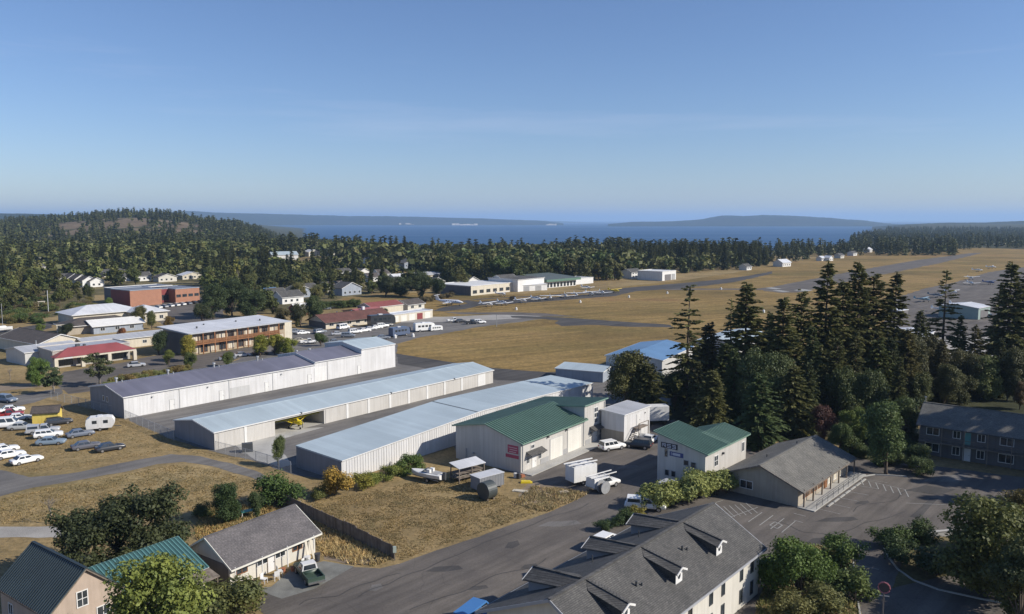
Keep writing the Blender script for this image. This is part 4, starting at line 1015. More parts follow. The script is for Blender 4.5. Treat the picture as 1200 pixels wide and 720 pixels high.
for k in range(3): window(Bq, 'F', 2.6 + k * 4.2, 3.6, 1.4, 1.8, frame=dsteel, mull=0); window(Bq, 'F', 2.6 + k * 4.2, .6, 1.4, 1.8, frame=dsteel, mull=0)
t = thing('garage_row', 'low white shed at the edge of the tie down apron', 'shed', G(606, 342), 30)
Bq = blk(t, 0, 0, 20, 9, 3.4, 3.8, white, paleroof, 'mono', over=.3); door(Bq, 'F', 6, 4, 2.8, doorgrey, 'garage_door', handle=False); door(Bq, 'F', 14, 4, 2.8, doorgrey, 'garage_door', handle=False)
t = thing('hangar', 'long white hangar with open bay at the edge of the conifer wood', 'hangar', G(776, 329.5), 50)
Lh, Wh = along(G(776, 329.5), 50, 792), along(G(776, 329.5), 140, 747)
Bq = blk(t, 0, 0, Lh, Wh, 6.0, 6.2, white, white, 'flat', trim=white); door(Bq, 'F', Lh * .4, Lh * .45, 4.0, darkwall, 'hangar_door', handle=False); door(Bq, 'F', Lh * .8, Lh * .25, 4.0, doorgrey, 'hangar_door', handle=False)  # the dark panel stands for the shade inside the open bay
t = thing('hangar', 'grey green hangar with pale roof on the apron beyond the firs', 'hangar', G(1146, 375), 42)
Bq = blk(t, 0, 0, 14, 15, 4.6, 5.6, paint('sage_wall', (.26, .33, .30), .6, .1, corr=.6), paleroof, over=.3)
door(Bq, 'F', 7, 9, 3.6, darkwall, 'hangar_door', handle=False)
t = thing('hangar', 'white roofed shed glimpsed through the firs beside the gravel yard', 'shed', G(1083, 412), 55)
Bq = blk(t, 0, 0, 20, 12, 4.0, 4.6, greywall, paleroof, over=.3)
t = thing('apron_hut', 'small white sided hut at the edge of the apron beyond the firs', 'shed', G(1055, 372), 40)
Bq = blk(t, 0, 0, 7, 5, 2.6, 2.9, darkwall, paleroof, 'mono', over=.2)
# yellow garden shed
t = thing('garden_shed', 'small yellow shed with dark shingled roof in the parking field', 'shed', G(38, 497.5), 18)
Bq = blk(t, 0, 0, 4.6, 3.2, 2.2, 3.1, yellowwall, roof_brown, over=.25, trim=roof_brown); door(Bq, 'E', 1.6, .9, 1.8, darkwall)
# ------------------------------------------------------------------ houses among the trees (x px, base row, heading, length, width, eave, ridge, wall, roof, label)
EX = []      # places kept clear of trees: (x, y, r)
HOUSES = [
 (2,321,40,9,8,3.2,5.4,white,roof_grey,'white gabled house at the forest edge beside a tall dark conifer'),
 (45,306,50,12,8,3.0,5.0,stucco,paleroof,'pale roofed house high among the trees beside a conifer'),
 (48,317,48,13,8,3.0,5.2,white,roof_grey,'white walled house just downhill of the pale roofed house'),
 (94,316,50,8,9,4.6,7.4,white,roof_grey,'tall white gabled house above the terraced row'),
 (80,335,50,8,9,4.6,7.2,white,roof_brown,'end terrace house with long brown roof and white gable'),
 (88,336,50,8,9,4.4,7.0,white,roof_brown,'second terrace house with brown roof and white gable'),
 (97,337,50,8,9,4.0,6.4,white,roof_brown,'third terrace house with brown roof and white gable'),
 (106,337,50,8,9,3.6,5.6,white,roof_brown,'lowest terrace house with white gable beside the school'),
 (122,325,52,16,9,3.0,5.2,stucco,roof_grey,'grey roofed bungalow behind the terraced row'),
 (143,330,48,8,8,3.4,5.6,white,roof_grey,'small white house tucked behind the school roof'),
 (214,328,45,15,9,2.8,4.8,cream,paleroof,'low pale roofed house behind the brick school'),
 (305,352,52,12,9,3.2,5.4,bluegrey,blueroof,'house with bright blue roof among garden trees'),
 (331,357,50,12,9,3.4,6.0,white,roof_grey,'white gabled house with dark slate roof'),
 (343,350,50,13,9,3.4,6.0,bluegrey,roof_grey,'dark slate roofed house behind the white gabled one'),
 (356,346,50,9,8,3.4,5.8,white,roof_grey,'small white gable with slate roof on the lane'),
 (348,370,48,7,6,2.8,4.6,brick_r,white,'red walled cottage with white trim behind the maroon office'),
 (401,347,50,13,9,4.0,6.8,bluegrey,roof_grey,'blue grey house with bright white gable above the small field'),
 (376,324,50,11,8,3.0,5.0,white,roof_brown,'brown roofed house below the hill meadow'),
 (396,324,48,12,8,3.0,5.2,white,roof_grey,'white house with long pale rake below the hill meadow'),
 (421,324,50,10,8,3.2,5.4,white,roof_grey,'white gabled house near the dark hedge'),
 (445,328,50,9,9,3.8,6.6,white,roof_brown,'white gabled house with steep brown roof'),
 (455,335,46,11,8,2.8,4.6,cream,roof_grey,'cream bungalow half hidden by round trees'),
 (474,318,40,20,12,6.2,9.0,bluegrey,roof_grey,'large dark three storey house with white trim'),
 (483,329,44,26,10,3.2,4.8,cream,greyroof,'long low building with pale grey roof under the large dark house'),
 (431,309,50,10,8,3.2,5.4,white,roof_grey,'white house high on the wooded slope'),
 (548,335,48,10,8,3.0,5.2,white,roof_grey,'small dark roofed house beside the white flat roofed building'),
 (917,313,42,14,9,3.6,6.2,white,paleroof,'white house among trees beside the runway'),
 (963,306,40,7,6,2.8,4.6,white,paleroof,'small white house near the far end of the runway'),
 (972,306,40,7,6,3.2,5.0,white,paleroof,'taller white house near the far end of the runway'),
 (1018,296,42,10,8,3.6,6.0,white,paleroof,'white house at the shore edge'),
 (875,317,42,7,7,3.0,5.0,white,roof_grey,'white cottage at the edge of the dark wood'),
 (362,301,50,14,10,5.0,7.6,stucco,paleroof,'cream house beside the blue roofed hall on the hill'),
 (389,301,50,10,8,4.0,6.6,stucco,roof_grey,'stone coloured house facing the hill meadow'),
 (740,327,46,12,9,4.5,6.5,white,roof_grey,'white roofed house beside the terminal'),
 (33,324,48,10,8,3.4,5.6,white,roof_brown,'brown roofed white house deep in the trees'),
 (62,331,50,10,8,3.0,5.0,stucco,roof_grey,'stucco bungalow before the terraced row'),
 (160,330,50,10,8,3.4,5.8,white,roof_grey,'white house peeping over the school roof'),
 (186,331,48,12,8,3.2,5.2,stucco,roof_brown,'brown roofed bungalow behind the school'),
 (318,352,50,9,8,3.2,5.6,white,roof_grey,'white cottage beside the bright blue roof'),
 (384,342,48,12,8,3.0,5.2,stucco,roof_brown,'brown roofed bungalow at the small golden field'),
 (410,330,50,10,8,3.2,5.4,white,roof_grey,'white house behind the blue grey house'),
 (433,331,50,9,8,3.2,5.6,white,roof_brown,'white cottage among the round trees'),
 (463,331,46,10,8,3.0,5.0,white,paleroof,'pale roofed cottage behind the round trees'),
 (505,337,48,11,8,3.2,5.6,stucco,roof_grey,'stucco house hidden beside the white flat roofed building'),
 (1000,300,42,9,7,3.2,5.2,white,roof_grey,'white cottage beyond the runway end'),
 (985,303,42,8,7,3.2,5.2,stucco,roof_grey,'stucco cottage beyond the runway end'),
]
for i, (px, py, a, L, Wd, he, hr, wm, rm, lb) in enumerate(HOUSES):
    g = G(px, py); t = thing('house', lb, 'house', g, a)
    Bq = blk(t, 0, 0, L, Wd, he, hr, wm, rm, 'gabley' if i % 3 == 1 or 3 < i < 8 else 'gable', over=.5, trim=white)
    for u in np.arange(2, L - 1, 3.2): window(Bq, 'F', u, .9, 1.4, 1.3, mull=0)
    if he > 4: 
        for u in np.arange(2, L - 1, 3.2): window(Bq, 'F', u, 3.1 if he < 6 else 3.6, 1.3, 1.2, mull=0)
    r0 = max(L, Wd) * .8; c = (g[0] + 4, g[1] + 4)
    for k in range(5): EX.append((c[0] * (1 - .02 * k), c[1] * (1 - .02 * k), r0 * (.95 - .07 * k)))
t = thing('hall', 'large hall with pale blue roof and white walls on the wooded hillside', 'hall', G(319, 305), 28)
Bq = blk(t, 0, 0, 26, 18, 5, 8, white, lightblue, over=.5)
for k in range(8): EX.append((G(335, 305)[0] * (1 - .03 * k), G(335, 305)[1] * (1 - .03 * k), 18))
g = G(287, 290); zz = float(hland(*[v * 1.9 for v in g])); gx = (g[0] * 1.9, g[1] * 1.9)
t = thing('house', 'lone white house high on the wooded hill', 'house', (gx[0], gx[1], zz), 45)
blk(t, 0, 0, 16, 12, 8, 11, white, paleroof, over=.5, z0=-2)
for k in range(14): EX.append((gx[0] * (1 - .012 * k), gx[1] * (1 - .012 * k), 22))

# ------------------------------------------------------------------ vehicles
def ring(x, hw, zb, zt, r=.12):
    return [(x, -hw, zb + r), (x, -hw * .96, zb), (x, hw * .96, zb), (x, hw, zb + r), (x, hw * .99, zt - r * .8), (x, hw * .86, zt), (x, -hw * .86, zt), (x, -hw * .99, zt - r * .8)]
def car(name, label, kind, deg=0):
    P = dict(sedan=(4.75, .90, [(-2.35, .55, .86), (-2.2, .28, .93), (-1.5, .22, .95), (.9, .22, .95), (2.0, .24, .82), (2.3, .3, .72), (2.38, .42, .62)], (-1.75, .98, -1.12, .22), 1.43, .93),
             wagon=(4.8, .90, [(-2.4, .5, .92), (-2.25, .28, .98), (.95, .22, .98), (2.05, .24, .86), (2.33, .3, .74), (2.4, .42, .62)], (-2.32, 1.02, -2.05, .28), 1.5, .96),
             suv=(4.8, .95, [(-2.4, .6, 1.0), (-2.3, .38, 1.08), (1.0, .34, 1.08), (2.15, .36, .98), (2.38, .42, .88), (2.42, .55, .7)], (-2.34, 1.15, -2.12, .42), 1.78, 1.06),
             van=(5.4, 1.0, [(-2.7, .5, 1.15), (-2.62, .34, 1.2), (1.7, .3, 1.2), (2.45, .34, 1.05), (2.68, .42, .9), (2.72, .5, .7)], (-2.66, 1.95, -2.58, 1.05), 2.15, 1.18))[kind]
    L, hw, st, (cb0, cb1, ct0, ct1), zt, zb = P
    t = thing(name, label, 'car' if kind != 'van' else 'van', (0, 0), deg)
    part('body', MB().loft([ring(x, hw, a, c) for x, a, c in st]), carpaint, t, True)
    wt = hw * .78; wb = hw * .95
    cab = MB().hexa([(cb0, -wb, zb - .04), (cb1, -wb, zb - .04), (cb1, wb, zb - .04), (cb0, wb, zb - .04)], [(ct0, -wt, zt), (ct1, -wt, zt), (ct1, wt, zt), (ct0, wt, zt)])
    part('cabin', cab, carpaint, t)
    def lerp(a, b_, f): return tuple(p + (q - p) * f for p, q in zip(a, b_))
    # glazing stands a centimetre proud of the cabin
    def side(s, xa0, xa1, xt0, xt1, o=.012):
        b0, b1 = (xa0, s * (wb + o), zb + .02), (xa1, s * (wb + o), zb + .02); t0, t1 = (xt0, s * (wt + o), zt - .02), (xt1, s * (wt + o), zt - .02)
        f0, f1 = .10, .84
        q = [lerp(b0, t0, f0), lerp(b1, t1, f0), lerp(b1, t1, f1), lerp(b0, t0, f1)]
        return MB().hexa(q, [(p[0], p[1] - s * .03, p[2]) for p in q])
    n = 3 if kind in ('van', 'wagon', 'suv') else 2
    for s in (-1, 1):
        for k in range(n):
            a, c = (k + .07) / n, (k + .93) / n; m = .09
            part('side_window', side(s, cb0 + (cb1 - cb0) * (m + a * (1 - 2 * m)), cb0 + (cb1 - cb0) * (m + c * (1 - 2 * m)), ct0 + (ct1 - ct0) * a, ct0 + (ct1 - ct0) * c), paneglass, t)
    for xb, xt, o, nm in ((cb1, ct1, .014, 'windscreen'), (cb0, ct0, -.014, 'rear_window')):
        q = [lerp((xb + o, -wb * .92, zb), (xt + o, -wt * .92, zt), .1), lerp((xb + o, wb * .92, zb), (xt + o, wt * .92, zt), .1), lerp((xb + o, wb * .92, zb), (xt + o, wt * .92, zt), .88), lerp((xb + o, -wb * .92, zb), (xt + o, -wt * .92, zt), .88)]
        part(nm, MB().hexa(q, [(p[0] - o * 3, p[1], p[2]) for p in q]), paneglass, t)
    r_ = .32 if kind in ('sedan', 'wagon') else .37
    wheels(t, (-L * .30, L * .30), hw, r_)
    for s in (-1, 1):
        q = MB(); q.box(st[-2][0] - .12, st[-2][0] + .05, s * hw * .62 - .17, s * hw * .62 + .17, st[-2][2] - .16, st[-2][2] - .02); part('headlight', q, lampglass, t)
        q = MB(); q.box(st[0][0] - .03, st[0][0] + .1, s * hw * .72 - .13, s * hw * .72 + .13, st[0][2] - .22, st[0][2] - .03); part('tail_light', q, redlens, t)
    return t
WH = MB().cyl((0, -.11, 0), 1, .22, 16, 'y'); RM = MB().cyl((0, -.125, 0), .62, .25, 12, 'y')
wm_, rm_ = WH.mesh('wheel', tyre), RM.mesh('rim', rimm)
def wheels(t, xs_, hw, r_, rim=True):
    for x in xs_:
        for s in (-1, 1):
            o = link('wheel', wm_, t); o.location = (x, s * (hw - .10), r_); o.scale = (r_, 1, r_)
            if rim: link('rim', rm_, o)
def pickup(name, label, deg=0, cabmat=carpaint, bodymat=carpaint, topper=False):
    t = thing(name, label, 'pickup', (0, 0), deg); hw = .96
    part('body', MB().loft([ring(x, hw, a, c) for x, a, c in ((-.55, .42, 1.1), (.2, .42, 1.1), (1.3, .42, 1.1), (2.4, .44, 1.02), (2.7, .5, .92), (2.75, .6, .75))]), bodymat, t, True)
    bed = MB(); bed.box(-2.75, -.58, -hw, hw, .5, .68); bed.box(-2.75, -.58, -hw, -hw + .1, .68, 1.1); bed.box(-2.75, -.58, hw - .1, hw, .68, 1.1); bed.box(-2.75, -2.65, -hw + .1, hw - .1, .68, 1.1)
    part('bed', bed, bodymat, t)
    q = MB(); q.box(-2.95, -2.76, -hw, hw, .5, .68); part('bumper', q, chrome, t)
    part('cabin', MB().hexa([(-.5, -.9, 1.06), (1.2, -.9, 1.06), (1.2, .9, 1.06), (-.5, .9, 1.06)], [(-.4, -.74, 1.78), (.6, -.74, 1.78), (.6, .74, 1.78), (-.4, .74, 1.78)]), cabmat, t)
    for nm, q in (('windscreen', [(1.16, -.82, 1.12), (1.16, .82, 1.12), (.68, .72, 1.72), (.68, -.72, 1.72)]), ('rear_window', [(-.505, -.7, 1.18), (-.505, .7, 1.18), (-.43, .62, 1.66), (-.43, -.62, 1.66)])):
        o = .03 if nm == 'windscreen' else -.03
        part(nm, MB().hexa(q, [(p[0] + o, p[1], p[2]) for p in q]), paneglass, t)
    for s in (-1, 1):
        q = [(-.35, s * .905, 1.14), (1.0, s * .905, 1.14), (.55, s * .79, 1.68), (-.3, s * .79, 1.68)]
        part('side_window', MB().hexa(q, [(p[0], p[1] + s * .012, p[2]) for p in q]), paneglass, t)
        q = MB(); q.box(2.68, 2.78, s * .68 - .16, s * .68 + .16, .68, .86); part('headlight', q, lampglass, t)
    if topper:
        part('canopy', MB().hexa([(-2.72, -.94, 1.11), (-.6, -.94, 1.11), (-.6, .94, 1.11), (-2.72, .94, 1.11)], [(-2.6, -.82, 1.74), (-.64, -.82, 1.74), (-.64, .82, 1.74), (-2.6, .82, 1.74)]), bodymat, t)
        for s in (-1, 1):
            q = [(-2.5, s * .935, 1.2), (-.8, s * .935, 1.2), (-.82, s * .85, 1.64), (-2.45, s * .85, 1.64)]
            part('side_window', MB().hexa(q, [(p[0], p[1] + s * .012, p[2]) for p in q]), paneglass, t)
    wheels(t, (-1.7, 1.75), hw, .38)
    return t
def motorhome(name, label, deg=0, L=7.6, stripe=None):
    t = thing(name, label, 'motorhome', (0, 0), deg); h = L / 2
    part('body', MB().loft([ring(x, 1.2, a, c, .1) for x, a, c in ((-h, .6, 3.1), (-h + .1, .5, 3.2), (h - 1.2, .5, 3.2), (h - .3, .5, 2.9), (h, .55, 2.2), (h + .05, .6, 1.2))]), carpaint, t)
    for s in (-1, 1):
        for k in range(4):
            q = MB(); xx = -h + 1 + k * (L - 2) / 4; q.box(xx, xx + 1.0, s * 1.205 - .015, s * 1.205 + .015, 1.7, 2.4); part('side_window', q, paneglass, t)
    q = MB(); q.hexa([(h + .06, -1.0, 1.35), (h + .06, 1.0, 1.35), (h + .03, .95, 2.15), (h + .03, -.95, 2.15)], [(h, -1.0, 1.35), (h, 1.0, 1.35), (h - .03, .95, 2.15), (h - .03, -.95, 2.15)]); part('windscreen', q, paneglass, t)
    q = MB(); q.box(-1, .2, -.5, .5, 3.2, 3.45); part('roof_unit', q, paleroof, t)
    wheels(t, (-h * .55, h * .6), 1.2, .45)
    return t
# low-detail car for the far parking rows: one mesh
def farcar():
    mb = MB(); st = [(-2.3, .4, .9), (-2.2, .25, .95), (.95, .25, .95), (2.1, .3, .8), (2.3, .4, .7)]
    mb.loft([ring(x, .9, a, c) for x, a, c in st]); mb.hexa([(-1.8, -.85, .93), (1, -.85, .93), (1, .85, .93), (-1.8, .85, .93)], [(-1.2, -.7, 1.4), (.3, -.7, 1.4), (.3, .7, 1.4), (-1.2, .7, 1.4)], 1)
    mb.box(-1.25, .35, -.72, .72, 1.4, 1.45)
    for x in (-1.4, 1.4):
        for s in (-1, 1): mb.cyl((x, s * .8 - .1, .32), .32, .2, 10, 'y', 2)
    return mb.mesh('parked_car', [carpaint, paneglass, tyre])
CW, CS, CG, CD, CB, CR, CT = (.78, .78, .76, 1), (.42, .43, .45, 1), (.20, .22, .25, 1), (.035, .037, .042, 1), (.05, .10, .22, 1), (.30, .03, .03, 1), (.45, .40, .30, 1)
PR = {k: car('parked_car', '', k) for k in ('sedan', 'wagon', 'suv', 'van')}
PR['pickup'] = pickup('pickup_truck', ''); PR['topper'] = pickup('pickup_truck', '', topper=True)
def put(kind, px, py, deg, col, label, group=None):
    return place(PR[kind], G(px, py), deg, label, group, col)
put('sedan', 129, 528, 41, CD, 'black saloon parked alone beside the bend of the road')
put('sedan', 101, 526, 38, (.10, .10, .115, 1), 'charcoal saloon parked behind the black saloon')
put('sedan', 60, 521, 14, (.20, .26, .32, 1), 'steel blue saloon in the parking field')
put('wagon', 57, 512.5, 28, CW, 'white estate wagon beside the steel blue saloon')
put('sedan', 94, 511.5, 40, (.13, .15, .19, 1), 'dark grey saloon in front of the white caravan')
put('topper', 51, 508, 24, CS, 'silver pickup with canopy behind the white estate wagon')
put('wagon', 69, 497.5, 38, CD, 'black estate car beside the yellow shed')
put('sedan', 26, 503.5, 10, (.42, .43, .42, 1), 'silver saloon beside the long white van')
put('van', 8, 501.5, 22, CW, 'long white passenger van with dark windows')
put('sedan', 31, 542.5, 52, CW, 'white saloon nearest to the bend of the road')
put('sedan', 11, 536.5, 45, CW, 'white saloon between two other white cars')
put('sedan', 4, 530, 42, CW, 'white saloon at the back of the white row')
put('suv', 8, 471.5, -20, (.16, .20, .26, 1), 'blue grey car at the top of the parking field')
put('sedan', 14, 483, 35, CW, 'white car between the red pickup and the blue grey car')
put('pickup', 10, 489.5, 28, CR, 'red and white pickup behind the white van')
put('sedan', 22, 492.5, 30, CW, 'white car behind the yellow shed end')
put('suv', 717, 527, 30, CW, 'white family wagon in front of the tall metal shed')
put('suv', 748, 525, 155, CD, 'black pickup nosed up to the tall metal shed stair')
put('topper', 757, 597, -12, CW, 'white and grey pickup with canopy beside the shrub bank')
put('suv', 784, 576, 48, CS, 'silver hatchback beside the signed green roofed office')
put('pickup', 742, 515, 150, CW, 'white pickup loaded with gear behind the black pickup')
put('sedan', 762, 518, 60, CW, 'white car in the shade beside the tall metal shed')
put('van', 556, 731, 60, (.06, .18, .42, 1), '')['label'] = 'blue pickup with blue hood at the end of the shingled house'
put('suv', 710, 641, 50, CW, 'white car half under the eave of the shingled house')
# airport car park
for i, (k, px, py, a, c, nm) in enumerate((('suv', 416, 391, 35, CW, 'white van like car'), ('sedan', 427, 389, 35, CW, 'white saloon'), ('sedan', 434, 387, 35, CS, 'silver saloon'), ('sedan', 441, 385.5, 35, CW, 'white hatchback'), ('suv', 448, 384, 35, CW, 'white wagon'), ('sedan', 454, 382.5, 35, CD, 'black saloon'), ('suv', 408, 395.5, 5, CG, 'grey pickup like car'), ('sedan', 396, 393, 20, CS, 'silver car'), ('pickup', 362, 403, 20, CW, 'white pickup'), ('sedan', 352, 401, 20, CT, 'tan car'), ('van', 402, 386, 60, CW, 'boxy white van'), ('sedan', 449, 397.5, 20, CG, 'dark grey car'), ('pickup', 532, 377.5, 20, CW, 'white pickup'), ('sedan', 540, 378, 25, CD, 'black car'), ('pickup', 553, 380, 20, CD, 'black pickup'), ('suv', 562, 379.5, 20, CW, 'white car'), ('sedan', 393, 402.5, 20, CG, 'dark car'), ('suv', 346, 391, 35, CG, 'grey car'), ('sedan', 355, 392, 35, CW, 'white car'), ('sedan', 332, 412, 30, CW, 'white car'), ('suv', 375, 391, 50, CG, 'dark grey car'))):
    put(k, px, py, a, c, nm + ' parked in the lot by the low maroon roofed office' if px < 500 else nm + ' parked at the airfield end of the lot', nm + 's in the airport lot')
place(motorhome('motorhome', ''), G(468, 394), 48, 'dark blue and white motorhome with a white rear', None, (.09, .12, .19, 1)); 
mh = [o for o in COL.objects if o.name.startswith('motorhome')][0]
place(mh, G(497, 388.5), 30, 'white motorhome parked broadside to the airfield', None, CW)
place(mh, G(511, 388), 32, 'white boxy trailer coupled behind the white motorhome', None, CW, .62)
place(mh, G(447, 382), 35, 'long black motor coach beside the cream storage units', None, CD, 1.35)
place(mh, G(475, 390), 60, 'dark cargo trailer beside the blue and white motorhome', None, (.05, .05, .09, 1), .6)
fc = farcar()
rng2 = random.Random(11)
def farput(px, py, deg, lab, grp):
    c = rng2.choice([CW, CW, CW, CS, CG, CD]); o = link('parked_car', fc, None, G(px, py), R(deg)); o.color = c
    nm = {CW: 'white', CS: 'silver', CG: 'grey', CD: 'black'}[c]
    tag(o, nm + ' ' + lab, 'car', nm + ' ' + grp)
for k in range(13): farput(158 + k * 6.0, 354.5 - k * 1.05 + 1.5, 150, 'car in the row beside the brick school', 'cars beside the brick school')
for k in range(9): farput(185 + k * 7.0, 361.5 - k * .9, 150, 'car in the second row of the school car park', 'cars in the school car park')
for px, py in ((266, 422), (284, 418), (160, 430), (328, 413), (305, 416)): farput(px, py, 30, 'car in front of the balcony office', 'cars before the balcony office')
for px, py in ((382, 363), (388, 362)): farput(px, py, 20, 'car behind the maroon roofed office', 'cars behind the maroon office')
for px, py in ((1127, 388), (1160, 372), (1170, 371), (1070, 392), (1131, 416)): farput(px, py, 60, 'car on the yard beyond the firs', 'cars beyond the firs')
# white work vehicles with ladder racks
t = pickup('work_van', 'white crew van with ladder rack parked beside the weedy lot edge', -38, white, white); t['category'] = 'van'; t.location = (*G(707, 571.5), 0); t.rotation_euler.z = R(38)
part('canopy', MB().hexa([(-2.72, -.95, 1.11), (-.52, -.95, 1.11), (-.52, .95, 1.11), (-2.72, .95, 1.11)], [(-2.68, -.9, 1.95), (-.45, -.85, 1.82), (-.45, .85, 1.82), (-2.68, .9, 1.95)]), white, t)
for s in (-1, 1):
    part('ladder_rail', MB().bar((-3.1, s * .55, 2.15), (2.2, s * .55, 2.15), .12), white, t)
    for k in range(3):
        q = MB(); xx = -1.7 + k * .75; q.box(xx, xx + .5, s * .935 - .02, s * .935 + .02, 1.3, 1.72); part('side_window', q, paneglass, t)
for xx in (-2.6, -.8, .5): part('rack_bar', MB().bar((xx, -.8, 2.0), (xx, .8, 2.0), .08), white, t)
t = thing('box_trailer', 'white enclosed cargo trailer with pipe rack beside the white crew van', 'trailer', G(681, 566), 33)
q = MB(); q.box(-2.2, 2.2, -1.1, 1.1, .65, 3.0); part('box', q, white, t)
q = MB(); q.box(-2.23, -2.2, -.95, .95, .75, 2.85); part('rear_door', q, paint('offwhite', (.66, .66, .66), .5, .05), t)
for s in (-.6, .6): part('rack_rail', MB().bar((-2.9, s, 3.3), (2.6, s, 3.3), .16), white, t)
for xx in (-1.8, 0, 1.8): part('rack_bar', MB().bar((xx, -.9, 3.1), (xx, .9, 3.1), .1).bar((xx, -.6, 3.0), (xx, -.6, 3.25), .06).bar((xx, .6, 3.0), (xx, .6, 3.25), .06), galv, t)
wheels(t, (-.5, .5), 1.12, .36)
part('drawbar', MB().bar((2.2, .4, .6), (3.4, 0, .55), .1).bar((2.2, -.4, .6), (3.4, 0, .55), .1), dsteel, t)
# old two-tone pickup by the cluttered porch
oldgreen = paint('old_green_paint', (.045, .075, .055), .45, .12)
t = pickup('pickup_truck', 'old dark green pickup with white cab roof parked by the cluttered porch', 0, white, oldgreen); t.location = (*G(362, 677), 0); t.rotation_euler.z = R(122)
# caravan
t = thing('caravan', 'small white caravan trailer standing in the dry field', 'caravan', G(118, 504), 22)
prof = [(-2.3, .55), (2.0, .55), (2.45, 1.2), (2.5, 1.9), (2.1, 2.55), (1.2, 2.72), (-1.7, 2.7), (-2.3, 2.3), (-2.45, 1.4)]
part('body', MB().hexa([(a, -1.05, c) for a, c in prof], [(a, 1.05, c) for a, c in prof]), white, t)
for xx in (-1.3, .6):
    for s in (-1, 1):
        q = MB(); q.box(xx, xx + .8, s * 1.06 - .02, s * 1.06 + .02, 1.5, 2.1); part('side_window', q, paneglass, t)
q = MB(); q.box(-2.47, -2.40, -.5, .5, 1.5, 2.0); part('rear_window', q, paneglass, t)
q = MB(); q.box(-.4, .4, -.4, .4, 2.72, 2.95); part('roof_vent', q, paleroof, t)
wheels(t, (0,), 1.05, .33); part('drawbar', MB().bar((2.3, 0, .6), (3.6, 0, .5), .12), dsteel, t)
# sailing boats on the street at far left
t = thing('sailing_boat', 'white sailing boat with bare mast standing ashore beside the street', 'boat', G(2, 390), 60)
part('hull', MB().loft([[(x, -w_, 1.9), (x, -w_ * .8, 1.0), (x, 0, .6), (x, w_ * .8, 1.0), (x, w_, 1.9)] for x, w_ in ((-3.6, .9), (-1, 1.3), (1.5, 1.1), (3, .5), (3.8, .05))]), white, t)
part('cabin', MB().hexa([(-1.5, -.8, 1.9), (1.6, -.6, 1.9), (1.6, .6, 1.9), (-1.5, .8, 1.9)], [(-1.4, -.6, 2.4), (1.2, -.45, 2.4), (1.2, .45, 2.4), (-1.4, .6, 2.4)]), white, t)
part('mast', MB().cyl((.5, 0, 1.9), .09, 8.5, 8), galv, t)
for xx in (-1.8, 1.6): part('cradle', MB().bar((xx, -1.1, .03), (xx, -.3, 1.1), .12).bar((xx, 1.1, .03), (xx, .3, 1.1), .12).bar((xx, -1.1, .1), (xx, 1.1, .1), .12), dsteel, t)
# motor boat, racks, tank on the grass lot
t = thing('motor_boat', 'white open motor boat on a trailer at the edge of the grass lot', 'boat', G(501, 563), 150)
part('hull', MB().loft([[(x, -w_, 1.35), (x, -w_ * .86, .8), (x, 0, .5 + dz), (x, w_ * .86, .8), (x, w_, 1.35), (x, w_ * .75, 1.42), (x, 0, 1.40), (x, -w_ * .75, 1.42)] for x, w_, dz in ((-2.9, 1.0, 0), (-1, 1.12, 0), (1.2, .95, .1), (2.4, .5, .3), (3.0, .06, .6))]), white, t)
q = MB(); q.hexa([(-2.4, -.75, 1.425), (.4, -.75, 1.425), (.4, .75, 1.425), (-2.4, .75, 1.425)], [(-2.4, -.7, 1.46), (.4, -.7, 1.46), (.4, .7, 1.46), (-2.4, .7, 1.46)]); part('cockpit', q, doorgrey, t)
for y_ in (-.45, .45):
    q = MB(); q.box(-.9, -.3, y_ - .25, y_ + .25, 1.46, 1.95); part('seat', q, white, t)
q = MB(); q.hexa([(.45, -.85, 1.42), (.65, -.8, 1.42), (.65, .8, 1.42), (.45, .85, 1.42)], [(.1, -.75, 1.9), (.15, -.7, 1.9), (.15, .7, 1.9), (.1, .75, 1.9)]); part('windscreen', q, skyglass, t)
part('outboard_motor', MB().box(-3.4, -2.95, -.2, .2, .6, 1.75), dsteel, t)
wheels(t, (-.6,), 1.0, .32); part('trailer_frame', MB().bar((-2.5, -.7, .45), (2.4, -.1, .5), .1).bar((-2.5, .7, .45), (2.4, .1, .5), .1).bar((2.4, 0, .5), (4.1, 0, .45), .1), galv, t)
t = thing('lumber_rack', 'open timber rack shelter with pale metal roof on the grass lot', 'rack', G(548, 561), 40)
part('roof', MB().slab([(-2.6, -1.3, 2.3), (2.6, -1.3, 2.3), (2.6, 1.3, 2.7), (-2.6, 1.3, 2.7)], .08), paleroof, t)
for xx in (-2.4, 0, 2.4):
    for yy, zt in ((-1.1, 2.32), (1.1, 2.66)): part('post', MB().bar((xx, yy, .02), (xx, yy, zt), .14), oldwood, t)
for zz in (.6, 1.3): part('shelf', MB().box(-2.5, 2.5, -1.0, 1.0, zz, zz + .1), oldwood, t)
for k in range(6): part('stacked_board', MB().box(-2.6 + .1 * k, 2.3 + .1 * k, -.9 + k * .3, -.65 + k * .3, .71, .9), cream if k % 2 else oldwood, t)
t = thing('storage_crate', 'grey ribbed metal storage crate beside the timber rack', 'crate', G(571, 572), 40)
q = MB(); q.box(-2.3, 2.3, -1.1, 1.1, .3, 2.2); part('box', q, paint('ribbed_grey', (.24, .25, .27), .5, .12, corr=.3), t)
q = MB()
for k in range(16): q.box(-2.25 + k * .3, -2.18 + k * .3, -1.15, -1.1, .35, 2.15)
part('ribs', q, galv, t, kind='stuff')
q = MB(); q.box(-2.4, 2.4, -1.2, 1.2, 2.203, 2.28); part('lid', q, paleroof, t)
for xx in (-1.8, 1.8): part('skid', MB().box(xx - .15, xx + .15, -1.05, 1.05, .02, .3), oldwood, t)
t = thing('storage_tank', 'dark round steel tank lying on the grass lot', 'tank', G(571, 585), 45)
